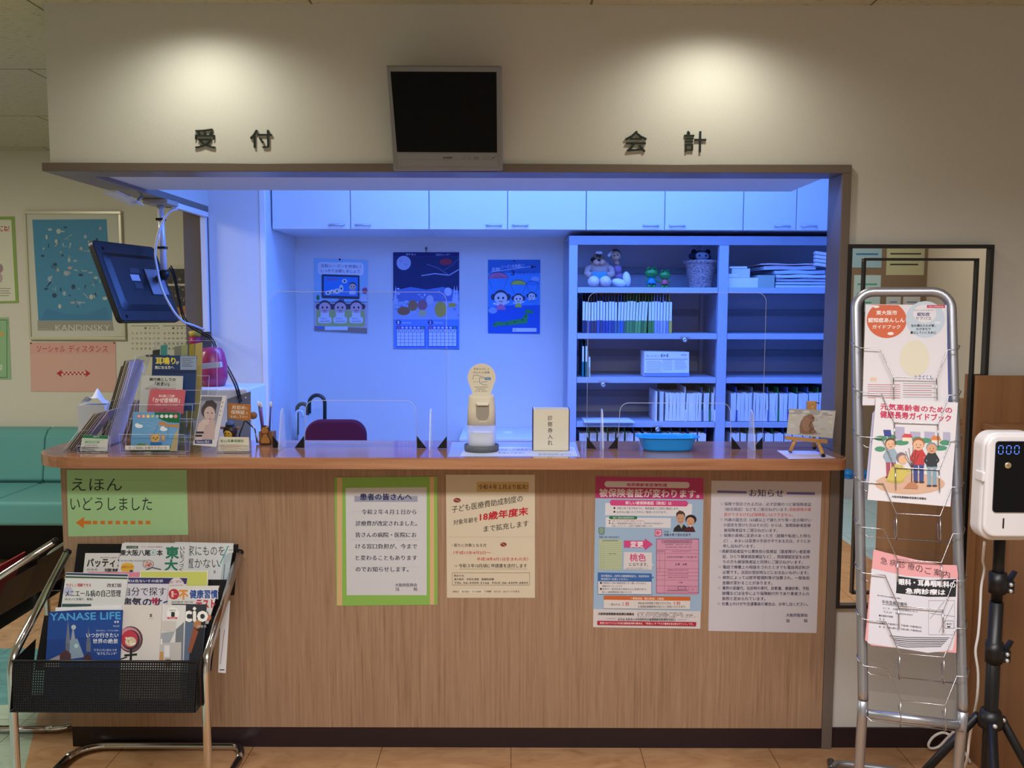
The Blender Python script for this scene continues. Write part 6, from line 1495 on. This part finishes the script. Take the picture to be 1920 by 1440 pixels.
# ---- thermometer on tripod
YT = 2.15
c = at(1858, 1300, YT); X0 = c.x + .002
t = thing('thermometer_stand', 'black tripod stand carrying the white thermometer', 'tripod', (X0, YT, 0))
zh = at(1845, 1348, YT).z
zbt = at(1862, 1018, YT - .03).z
G().tube([(X0, YT, zh - .30), (X0, YT, .80)], .0165, BLACK, 16).obj('lower_pole', t)
G().tube([(X0, YT, .801), (X0, YT, 1.02)], .0135, BLACK, 16).obj('middle_pole', t)
G().tube([(X0, YT, 1.021), (X0, YT, zbt + .02)], .011, BLACK, 16).obj('upper_pole', t)
for py in (1092, 1222):
    z = at(1855, py, YT).z
    g = G().lathe([(0.0, -.026), (.021, -.026), (.021, .026), (0, .026)], (X0, YT, z), BLACK, 18).box(X0 + .012, X0 + .036, YT - .012, YT + .012, z - .024, z + .006, BLACK).hexa([Vector((X0 + .02, YT - .006, z + .004)), Vector((X0 + .04, YT - .006, z + .03)), Vector((X0 + .046, YT - .006, z + .028)), Vector((X0 + .03, YT - .006, z - .004))], [Vector((X0 + .02, YT + .006, z + .004)), Vector((X0 + .04, YT + .006, z + .03)), Vector((X0 + .046, YT + .006, z + .028)), Vector((X0 + .03, YT + .006, z - .004))], BLACK)
    cl = g.obj('clamp', t)
    for dz in (-.002, -.018): G().ball((X0 + .027, YT - .0125, z + dz), .0055, M('#d5d6d9', .3, .8), 12).obj('rivet', cl)
G().lathe([(0, -.02), (.028, -.02), (.03, .0), (.024, .024), (0, .024)], (X0, YT, zh), BLACK, 18).obj('hub', t)
for a in (100, -20, -140):
    d = Vector((math.sin(R(a)), -math.cos(R(a)) * 1.0, 0))
    e = Vector((X0, YT, .012)) + d * .33
    top = Vector((X0, YT, zh)) + d * .03
    l_ = G().tube([top, top + (e - top) * .97], .011, BLACK, 10).obj('leg', t)
    G().ball(e, (.016, .016, .012), BLACK, 12).obj('rubber_foot', l_)
    G().tube([Vector((X0, YT, zh - .27)) + d * .017, top + (e - top) * .5], .005, BLACK, 8).obj('brace', t)
    G().ball(top + Vector((0, -.012, 0)), .006, M('#d5d6d9', .3, .8), 10).obj('rivet', t)
t = thing('wall_thermometer', 'white contactless thermometer with black front showing blue zeros', 'thermometer', (X0, YT - .05, zbt))
yT = YT - .10
P0 = [at(x, y, yT) for x, y in ((1826, 818), (1952, 1018))]
xl = at(1847, 900, yT).x; xr = xl + .136; zb_ = at(1860, 1017, yT).z; zt_ = at(1880, 812, yT).z
WH = M('#d9d6d8', .35, 0, .5)
body = rrect(xl, xr, zb_, zt_, .034, 8)
G().prism(body, yT + .012, yT + .066, WH).obj('shell', t, .01, 3)
G().prism(rrect(xl + .002, xr - .002, zb_ + .012, zt_ - .004, .03, 8), yT, yT + .013, WH).obj('front_cover', t, .006, 3)
fx0, fx1 = xl + .020, xr - .018; fz0, fz1 = at(1860, 960, yT).z, at(1860, 827, yT).z
G().prism(rrect(fx0, fx1, fz0, fz1, .008, 5), yT - .003, yT - .0002, M('#0d0f13', .12, 0, .6)).obj('black_panel', t)
BL_ = M('#5a84f0', .4, 0, .3, 0.7)
def seg0(cx, cz, w, h):
    g = G(); tk = .0016
    for x0, x1, z0, z1 in ((-w, w, h, h), (-w, w, -h, -h), (-w, -w, 0, h), (-w, -w, -h, 0), (w, w, 0, h), (w, w, -h, 0)):
        if x0 != x1: g.box(cx + x0 + tk, cx + x1 - tk, yT - .0038, yT - .0031, cz + z0 - tk / 2, cz + z0 + tk / 2, BL_)
        else: g.box(cx + x0 - tk / 2, cx + x0 + tk / 2, yT - .0038, yT - .0031, cz + z0 + tk, cz + z1 - tk, BL_)
    return g
g = None
for k, px in enumerate((1875, 1890, 1905)):
    p = at(px, 843, yT); q = seg0(p.x, p.z, .0052, .0098)
    if g is None: g = q
    else:
        b = len(g.v); g.v += q.v; g.f += [tuple(i + b for i in f) for f in q.f]; g.mi += q.mi; g.sm += q.sm
g.obj('digit_display', t)
p = at(1888, 872, yT)
G().lathe([(.0035, 0), (.0075, 0), (.0075, .003), (.0035, .003)], (p.x, yT - .003, p.z), M('#d9c9a0', .25, .8), 22, rot=Matrix.Rotation(R(90), 3, 'X')).lathe([(0, 0), (.0034, 0), (.0034, .002), (0, .002)], (p.x, yT - .003, p.z), M('#2a2620', .3), 16, rot=Matrix.Rotation(R(90), 3, 'X')).obj('sensor_ring', t)
p = at(1881, 981, yT)
G().box(p.x - .0016, p.x + .0016, yT - .0012, yT - .0002, p.z - .012, p.z + .012, BLACK).obj('slot', t)
p = at(1838, 900, yT)
G().box(xl - .004, xl + .010, yT + .004, yT + .04, p.z - .006, p.z + .018, WH).obj('side_latch', t, .003)
# white cable
C0 = [(1846, 1016, 2.10), (1843, 1050, 2.16), (1846, 1068, 2.18), (1840, 1100, 2.19), (1838, 1140, 2.19), (1834, 1190, 2.19), (1829, 1222, 2.19), (1834, 1262, 2.19), (1832, 1310, 2.2), (1824, 1350, 2.25), (1817, 1390, 2.3), (1813, 1425, 2.3), (1800, 1470, 2.35)]
P = [at(x, y, Y) for x, y, Y in C0]
def smooth(P, k=4):
    out = []
    for i in range(len(P) - 1):
        p0, p1, p2, p3 = P[max(i - 1, 0)], P[i], P[i + 1], P[min(i + 2, len(P) - 1)]
        for j in range(k):
            u = j / k; out.append(.5 * ((2 * p1) + (p2 - p0) * u + (2 * p0 - 5 * p1 + 4 * p2 - p3) * u * u + (3 * p1 - p0 - 3 * p2 + p3) * u ** 3))
    return out + [P[-1]]
WC = M('#e2dfda', .5)
P2 = [at(x, y, Y) for x, y, Y in ((1800, 1393, 2.62), (1778, 1408, 2.66), (1752, 1424, 2.70), (1748, 1442, 2.68))]
# continues to the floor and loops back behind the rack
fl = Vector((at(1800, 1470, 2.35).x, 2.35, .006))
P = P + [fl, fl + Vector((.12, .15, 0)), fl + Vector((.16, .3, .004))]
o = G().tube(smooth(P), .0032, WC, 8).obj('white_cable'); tag(o, 'thin white cable hanging down beside the tripod pole', 'cable')
L = [(1795, 1390, 2.9), (1772, 1374, 2.92), (1752, 1380, 2.93), (1741, 1395, 2.93), (1745, 1403, 2.93), (1760, 1400, 2.93), (1775, 1385, 2.92), (1788, 1372, 2.9)]
P = [at(*q) for q in L]
lo = min(p.z for p in P)
P = [p + Vector((0, 0, .0)) for p in P]
g = G().tube([Vector((P[0].x + .02, 2.85, .008))] + smooth(P) + [Vector((P[-1].x + .03, 2.84, .008))], .0045, WC, 8)
zmin = min(v.z for v in g.v)
if zmin < .001: g.v = [Vector((v.x, v.y, v.z + .0015 - zmin)) for v in g.v]
o = g.obj('white_cable'); tag(o, 'looped white flat cable lying against the dark baseboard', 'cable')

# ---- what the mirror sees behind the photographer
YRR = YR + .002
def rear(x0, x1, z0, z1, col, lab, marks=0, mc='#4a5a78', name='rear_poster'):
    g = G().box(x0, x1, YRR, YRR + .002, z0, z1, M(col, .5))
    for k in range(marks):
        zz_ = z1 - (z1 - z0) * (k + 1) / (marks + 1)
        g.box(x0 + .03, x1 - .03 - .02 * (k % 3), YRR + .0021, YRR + .003, zz_ - .006, zz_ + .006, M(mc, .6))
    tag(g.obj(name), lab, 'poster', 'posters on the rear wall')
rear(2.78, 3.02, 1.86, 2.08, '#9fc6dd', 'light blue poster high on the rear wall seen in the mirror', 1, '#2f6fb0')
rear(2.80, 3.02, 1.50, 1.80, '#bcdbe6', 'pale poster with green box on the rear wall seen in the mirror', 3, '#3fae86')
rear(3.06, 3.37, 1.80, 2.06, '#c6c9a6', 'cream handwritten sheet on the rear wall seen in the mirror', 2, '#3a3f38')
rear(3.07, 3.19, 1.46, 1.64, '#c9d3dc', 'small white sheet on the rear wall seen in the mirror', 2, '#7f93b8')
rear(3.21, 3.35, 1.46, 1.64, '#d3d8de', 'second small white sheet on the rear wall seen in the mirror', 2, '#7f93b8')
o = G().box(2.5, 3.3, YR + .001, YR + .30, 0, .16, M('#b9b4b8', .5)).obj('shoe_step'); tag(o, 'low grey shoe step along the rear wall seen in the mirror', 'step')
def slipper(x, lab):
    t = thing('slipper', lab, 'slipper', (x, YR + .2, .1625), 'blue slippers on the shoe step')
    m = M('#1f7fd0', .4)
    sole = [(x + .045 * math.cos(R(a)) * (1 if abs(a - 180) > 0 else 1), YR + .16 + .12 * math.sin(R(a))) for a in range(0, 360, 20)]
    G().slab(sole, .1622, .18, m).obj('sole', t, .004)
    G().ball((x, YR + .22, .198), (.046, .062, .035), m, 16).obj('upper', t)
slipper(2.72, 'left slipper of the blue pair on the shoe step'); slipper(2.84, 'right slipper of the blue pair on the shoe step')

# ================================================================== HEADER: LETTERS, MONITOR, CEILING LAMPS
def letter(ch, x0, y0, x1, y1, lab):
    vs, fs = glyphs(ch, 0.0)
    ax, bx = min(v[0] for v in vs), max(v[0] for v in vs); ay, by = min(v[1] for v in vs), max(v[1] for v in vs)
    yf = YW - .007; p = at(x0, y0, yf); q = at(x1, y1, yf)
    X = lambda u: p.x + (u - ax) / (bx - ax) * (q.x - p.x); Z = lambda v: q.z + (v - ay) / (by - ay) * (p.z - q.z)
    g = G(); m = M('#1f2b28', .35, 0, .5)
    A = [Vector((X(a), yf, Z(b))) for a, b in vs]; B_ = [Vector((X(a), YW - .0015, Z(b))) for a, b in vs]
    n = len(vs); edges = {}
    for f in fs:
        for i in range(len(f)):
            e = (f[i], f[(i + 1) % len(f)])
            if (e[1], e[0]) in edges: del edges[(e[1], e[0])]
            else: edges[e] = 1
    F_ = list(fs) + [tuple(i + n for i in reversed(f)) for f in fs] + [(a, a + n, b + n, b) for a, b in edges]
    g.add(A + B_, F_, m)
    tag(g.obj('sign_letter'), lab, 'sign letter', 'raised sign letters over the counter')
letter('受', 364, 241, 404, 278, 'raised dark character nearest the left end of the header')
letter('付', 468, 243, 510, 277, 'second raised dark character from the left on the header')
letter('会', 1172, 245, 1213, 285, 'raised dark character right of the wall monitor')
letter('計', 1283, 245, 1324, 285, 'rightmost raised dark character on the header')

def monitor():
    a, b = at(724, 123, 2.88), at(941, 124, 2.88); c, d = at(943, 319, 2.91), at(737, 321, 2.91)
    Q = [a, b, c, d]
    return Q
YA = 2.86
A0, B0 = at(723, 122, 2.82), at(941, 123, 2.82); D0, C0_ = at(737.5, 321, 2.87), at(943, 320, 2.87)
t = thing('wall_monitor', 'silver framed monitor mounted on the header between the sign letters', 'monitor', ((A0.x + B0.x) / 2, 2.9, C0_.z))
nrm = (B0 - A0).cross(D0 - A0).normalized()
if nrm.y > 0: nrm = -nrm
SB = M('#85868a', .4, .3, .5)
G().plate([A0, B0, C0_, D0], -nrm * .045, SB).obj('bezel', t, .006, 3)
s = Sheet(A0 + nrm * .0003, nrm, [(732, 134), (931, 135), (932, 286), (744.5, 285)], '#05070c', .0004, M('#05070c', .5, 0, .15))
s.done('screen', 'black screen', None, parent=t)
s = Sheet(A0 + nrm * .0002, nrm, [(745, 288), (932, 288), (932.5, 311.5), (747, 311)], '#8d9299', .0003)
s.line([(745, 299), (932, 299.5)], .5, '#767a80').text('SHARP', 831, 294, 848, 297.6, '#2b2c30', .05)
for x in (868, 878, 907, 915): s.frame(x, 294, x + 4.5, 298, .5, '#5f6268')
s.rr(888, 294, 897, 298, 1.5, '#7b7f86').frame(888, 294, 897, 298, .5, '#5f6268').ell(924.5, 296.2, 1.2, 1.6, '#2b2c30', 10).line([(926, 294.5), (932, 294.3)], .6, '#3b3c40')
for x in (866, 876, 887, 905, 912, 926): s.line([(x, 290.7), (x + 7, 290.7)], .5, '#6b6e74')
s.done('control_strip', None, None, parent=t)
cx = (A0.x + B0.x) / 2
G().box(cx - .06, cx + .06, YW - .03, YW - .001, 2.10, 2.24, BLACK).obj('wall_bracket', t)
for x, lab in ((-1.0, 'left recessed ceiling downlight washing the header'), (0.64, 'right recessed ceiling downlight washing the header')):
    g = G().lathe([(.055, 0), (.065, -.004), (.06, -.008), (.05, -.003)], (x, 2.71, ZC), M('#d9d6cc', .4), 28)
    t = thing('downlight', lab, 'downlight', (x, 2.71, ZC - .01), 'ceiling downlights'); g.obj('trim_ring', t)
    G().lathe([(0, 0), (.05, 0), (.05, .001), (0, .001)], (x, 2.71, ZC - .0015), M('#fff1d0', .4, 0, .3, 3.0), 24).obj('lamp_disc', t)

# ================================================================== REAR TELEVISION ON ITS POLE
p_top = at(300, 382, 3.75); p_bot = at(308, 515, 3.75)
t = thing('hanging_television', 'dark flat television seen from behind hanging under the side opening', 'television', (p_bot.x, 3.75, p_bot.z - .1))
BLp = at(229, 602, 3.45); BRp = at(341, 601, 3.83); TLp = at(172, 449, 3.50)
wv = (BRp - BLp); uv = TLp - BLp; TRp = TLp + wv
bn = wv.cross(uv).normalized()
if (EYE - BLp).dot(bn) < 0: bn = -bn
TVB = M('#17181c', .4, 0, .4)
def tvp(u, v, d=0.0): return BLp + wv * u + uv * v + bn * d
def rp(u0, u1, v0, v1, r, d): return [tvp(u, v, d) for u, v in [(x / 1.25, y) for x, y in rrect(u0 * 1.25, u1 * 1.25, v0, v1, r, 5)]]
g = G(); g.hexa(rp(0, 1, 0, 1, .06, 0), rp(0, 1, 0, 1, .06, -.028), TVB); g.obj('casing', t, .004)
g = G(); g.hexa(rp(.06, .94, .12, .86, .08, .0005), rp(.14, .88, .2, .8, .08, .009), TVB); g.obj('rear_hump', t, .004)
g = G(); g.hexa(rp(.02, .98, .03, .97, .03, -.0285), rp(.02, .98, .03, .97, .03, -.0305), M('#0a0c12', .15)); g.obj('screen', t)
g = G().plate([tvp(.62, .33, .0095), tvp(.90, .33, .0095), tvp(.90, .66, .0095), tvp(.62, .66, .0095)], bn * .004, M('#8f929c', .35, .6)); g.obj('mount_plate', t)
g = G().plate([tvp(.36, .50, .0095), tvp(.50, .50, .0095), tvp(.50, .58, .0095), tvp(.36, .58, .0095)], bn * .0006, M('#a9adb8', .5)).plate([tvp(.38, .60, .0095), tvp(.54, .60, .0095), tvp(.54, .66, .0095), tvp(.38, .66, .0095)], bn * .0004, M('#3a3c44', .5)).plate([tvp(.38, .40, .0095), tvp(.5, .40, .0095), tvp(.5, .48, .0095), tvp(.38, .48, .0095)], bn * .0004, M('#3a3c44', .5)); g.obj('rating_label', t)
for u, v in ((.12, .9), (.10, .06)): G().ball(tvp(u, v, .0), .006, '#0e0f12', 10).obj('screw_hole', t)
PL_ = M('#c9ccd6', .3, .2, .5)
G().tube([Vector((p_top.x, p_top.y, 1.974)), p_bot], .013, PL_, 14).obj('pole', t)
G().box(p_top.x - .05, p_top.x + .055, p_top.y - .06, p_top.y + .06, 1.955, 1.9745, M('#a39d92', .4)).obj('ceiling_plate', t, .002)
m0 = tvp(.76, .52, .02)
G().tube([p_bot, p_bot + (m0 - p_bot) * .5, m0], .015, M('#5f626c', .4, .5), 12).ball(p_bot, .024, BLACK, 14).obj('tilt_joint', t)
for f in (.22, .62):
    q = p_top + (p_bot - p_top) * f; G().box(q.x - .016, q.x + .016, q.y - .016, q.y + .016, q.z - .005, q.z + .005, BLACK).obj('cable_tie', t)
WCb = M('#d3d6e2', .4)
P = [(333, 392, 3.74), (318, 397, 3.73), (303, 420, 3.73), (294, 450, 3.73), (291, 478, 3.73), (294, 500, 3.72), (303, 540, 3.66), (322, 578, 3.66), (342, 602, 3.72), (360, 609, 3.92), (383, 618, 4.185)]
o = G().tube(smooth([at(*q) for q in P]), .0048, WCb, 8).obj('tv_cable'); tag(o, 'white cable looping from the television pole to the side post', 'cable')
PB = smooth([at(*q) for q in [(318, 502, 3.80), (326, 520, 3.84), (336, 570, 3.94), (350, 608, 4.03), (392, 634, 4.08), (404, 655, 3.98), (424, 690, 3.72), (440, 722, 3.34), (447, 745, 3.335), (450, 756, 3.33)]])
for k, lab in ((0, 'lower black cable falling from the television to the counter'), (1, 'upper black cable falling from the television to the counter')):
    o = G().tube([p + Vector((.0075, -.004, .0075)) * k for p in PB], .0033, BLACK, 8).obj('tv_cable'); tag(o, lab, 'cable')
# raceway along the side opening
g = G().box(-1.462, -1.438, 3.82, 4.214, 1.952, 1.9745, M('#dfe1ea', .4)).box(-1.47, -1.445, 4.192, 4.2145, at(388, 622, 4.2).z, 1.9515, M('#dfe1ea', .4))
o = g.obj('cable_raceway'); tag(o, 'white cable raceway running along the side opening and down its post', 'raceway')
g = G().box(-1.50, -1.468, 3.83, 3.87, 1.957, 1.974, BLACK); o = g.obj('junction_box'); tag(o, 'small black socket under the side opening beam', 'socket')
# clear shade clipped under the beam with a loose white wire
pp = [at(195, 362, 3.35), at(245, 388, 3.35)]
g = G().hexa([at(194, 360, 3.30), at(244, 384, 3.52), at(246, 389, 3.52), at(192, 364, 3.30)], [at(194, 360, 3.30) + Vector((.05, 0, 0)), at(244, 384, 3.52) + Vector((.05, 0, 0)), at(246, 389, 3.52) + Vector((.05, 0, 0)), at(192, 364, 3.30) + Vector((.05, 0, 0))], FROST)
g.tube(smooth([at(226, 364, 3.4), at(236, 371, 3.45), at(246, 371, 3.45)]), .004, WCb, 8).tube(smooth([at(246, 383, 3.5), at(256, 382, 3.5), at(262, 375, 3.55), at(266, 372, 3.58)]), .005, M('#8a857a', .4), 8)
zz_ = max(v.z for v in g.v); g.v = [v + Vector((0, 0, 1.974 - zz_)) for v in g.v]
o = g.obj('beam_cover'); tag(o, 'frosted cover with loose white wire under the side opening beam', 'cover')

# ================================================================== WAITING ROOM BACK WALL
LY = (0, YL - .003, 0)
# framed print (generic pale shapes on blue)
t = thing('framed_print', 'white framed blue print with pale floating shapes on the back wall', 'framed picture', (at(140, 636, YL - .02).x, YL - .015, at(140, 636, YL - .02).z))
yf = YL - .026
Q = [at(x, y, yf) for x, y in ((42, 395), (223, 394), (238, 635), (55, 637))]
x0, x1 = (Q[0].x + Q[3].x) / 2, (Q[1].x + Q[2].x) / 2; z1, z0 = Q[0].z, Q[3].z; w = .028
FRM = M('#cfc9b2', .3, .2, .6)
G().box(x0, x1, yf, YL - .002, z1 - .02, z1, FRM).box(x0, x1, yf, YL - .002, z0, z0 + .02, FRM).box(x0, x0 + .014, yf, YL - .002, z0 + .02, z1 - .02, FRM).box(x1 - .02, x1, yf, YL - .002, z0 + .02, z1 - .02, FRM).obj('frame', t, .003)
s = Sheet((0, yf + .012, 0), NF, [(47, 399), (220, 398), (234, 631), (58, 632)], '#d9d4c2', .002)
s.poly([(60.5, 412), (200, 411), (211, 601), (72, 601)], '#4f93b8').poly([(70, 601), (211, 601), (214, 620), (71, 620)], '#a8a292')
s.poly([(86, 578), (120, 588), (160, 590), (200, 575), (206, 600), (76, 600)], '#4a88b2')
rng = random.Random(3)
for i in range(46):
    x = rng.uniform(74, 198); y = rng.uniform(424, 575); x += (y - 424) * .06
    s.ell(x, y, rng.uniform(1, 5), rng.uniform(1, 5), rng.choice(['#c3ccc6', '#b8c6cc', '#a7bcc8', '#cfcbb8', '#33506e', '#c4b0a8', '#8fb0c4']), 9)
for i in range(22):
    x = rng.uniform(78, 194); y = rng.uniform(426, 570); s.line([(x, y), (x + rng.uniform(-8, 8), y + rng.uniform(-8, 8)), (x + rng.uniform(-10, 10), y + rng.uniform(-4, 12))], rng.uniform(.6, 1.4), rng.choice(['#c9d2cc', '#2f4c6c', '#d3d0c0', '#9fb6c4']))
s.text('KANDINSKY', 104, 609, 206, 620, '#ddd9cc', .01).text('WASSILY', 72, 616, 98, 620, '#c9c4b4')
s.done('print', None, None, parent=t)
G().box(x0 + .015, x1 - .021, yf + .006, yf + .008, z0 + .021, z1 - .021, CLEAR).obj('glass', t)
# pink distancing sign, mascots left out
s = Sheet(LY, NF, [(56, 642), (216, 641), (219, 735), (58, 734)], '#d9ab9d', .0008)
s.poly([(56, 642), (216.5, 641), (217, 663), (56.5, 664)], '#d6a397')
s.text('ソーシャル', 69, 648, 122, 661, '#b83038', .0).text('ディスタンス', 128, 647, 202, 661, '#b83038', .0)
s.poly([(106, 700), (116, 693), (115, 707)], '#b83038').poly([(169.5, 700), (160, 693), (161, 707)], '#b83038').rect(115, 697, 161, 703.5, '#e2c6bc')
for k in range(12):
    for j in range(2):
        if (k + j) % 2 == 0: s.rect(115 + 3.8 * k, 697 + 3.2 * j, 118.8 + 3.8 * k, 700.2 + 3.2 * j, '#b83038')
s.ell(58, 643.5, 1.8, 1.8, '#6a4438', 10).ell(214, 643, 1.8, 1.8, '#6a4438', 10)
s.done('distance_sign', 'pink social distance sign with red double arrow on the back wall', 'sign')
# green bordered posters at the left edge
s = Sheet(LY, NF, [(-60, 407), (27, 406), (35, 568), (-50, 570)], '#8aa656', .0008)
s.poly([(-55, 412), (21, 412), (29, 564), (-46, 566)], '#d9d8c4').text('おおそうじ　にこね！', -52, 423, 17, 434, '#b8404a', .03)
s.ell(-2, 503, 8, 9, '#a08a90').ell(-2, 521, 7, 10, '#b9a6a8')
for k in range(4): s.line([(-48, 541 + 4.4 * k), (20 - 3 * (k % 2), 541 + 4.4 * k)], 1, '#6a6a5c')
s.done('green_bordered_poster', 'green bordered white poster at the far left of the back wall', 'poster')
s = Sheet(LY, NF, [(-60, 597), (16, 595), (21, 711), (-54, 713)], '#93b98c', .0008)
s.frame(-52, 600, 13, 708, 1.2, '#3f6a4c').rect(-40, 623, 8, 630, '#c9a85c').text('ご案内', -30, 610, 0, 618, '#3f5a44', .02).rect(-40, 684, 4, 694, '#cfd6c0').text('受付まで', -34, 686, 2, 692, '#3a4a3c')
s.done('green_poster', 'light green poster with dark outline below the green bordered one', 'poster')
# two-month wall calendar
s = Sheet(LY, NF, [(238, 600), (351, 600), (353, 677), (241, 677)], '#d3cfbf', .0012)
for bx in (246, 306):
    s.line([(bx, 611), (bx + 52, 611)], .9, '#55524a')
    d = 1
    for r_ in range(5):
        for c_ in range(7):
            k = r_ * 7 + c_ - (2 if bx == 246 else 1)
            if 1 <= k <= 31: s.text(str(k), bx + 1 + 8 * c_, 613.5 + 9.6 * r_, bx + 4.6 + 8 * c_, 617 + 9.6 * r_, '#b05a4c' if c_ == 0 else '#5a564c', .01)
s.text('佐藤医院薬局', 273, 665, 318, 669, '#2f2d28', .04)
s.done('two_month_calendar', 'white two-month calendar hanging below the television on the back wall', 'calendar')
# dark photo poster behind the post
s = Sheet(LY, NF, [(300, 497), (352, 497), (356, 600), (304, 600)], '#c9c3b2', .0008)
s.rect(302, 504, 352, 532, '#3a3834').rect(303, 536, 353, 590, '#3c3a38')
for i in range(40): s.ell(rng.uniform(305, 350), rng.uniform(507, 588), rng.uniform(1, 5), rng.uniform(1, 3), rng.choice(['#2a2926', '#55514a', '#6a665c', '#474440', '#7d786c']), 8)
s.poly([(330, 578), (350, 572), (350, 590), (336, 590)], '#a8744c')
s.done('photo_poster', 'dark photograph poster half hidden behind the television', 'poster')

# ---- sofa
TEAL = M('#5c9c98', .45, 0, .45)
t = thing('waiting_sofa', 'long teal vinyl sofa against the back wall of the waiting room', 'sofa', (-3.3, 5.3, 0))
xs0, xs1 = -4.6, -1.66
zb_ = .755
def sect(x0, x1, k):
    pr_ = [(5.50, .40), (5.47, .44), (5.52, .70), (5.56, .745), (5.62, .757), (5.69, .74), (5.69, .40)]
    A = [Vector((x0, y, z)) for y, z in pr_]; B_ = [Vector((x1, y, z)) for y, z in pr_]
    G().hexa(A, B_, TEAL).obj('back_cushion', t, .012, 3)
    G().box(x0, x1, 4.90, 5.465, .285, .425, TEAL).obj('seat_cushion', t, .02, 3)
xj = at(83, 870, 5.5).x
sect(xs0, xj - 1.1, 0); sect(xj - 1.098, xj - .002, 1); sect(xj, xs1, 2)
G().box(xs0 + .02, xs1 - .02, 5.22, 5.68, 0, .284, M('#17181a', .6)).obj('plinth', t)
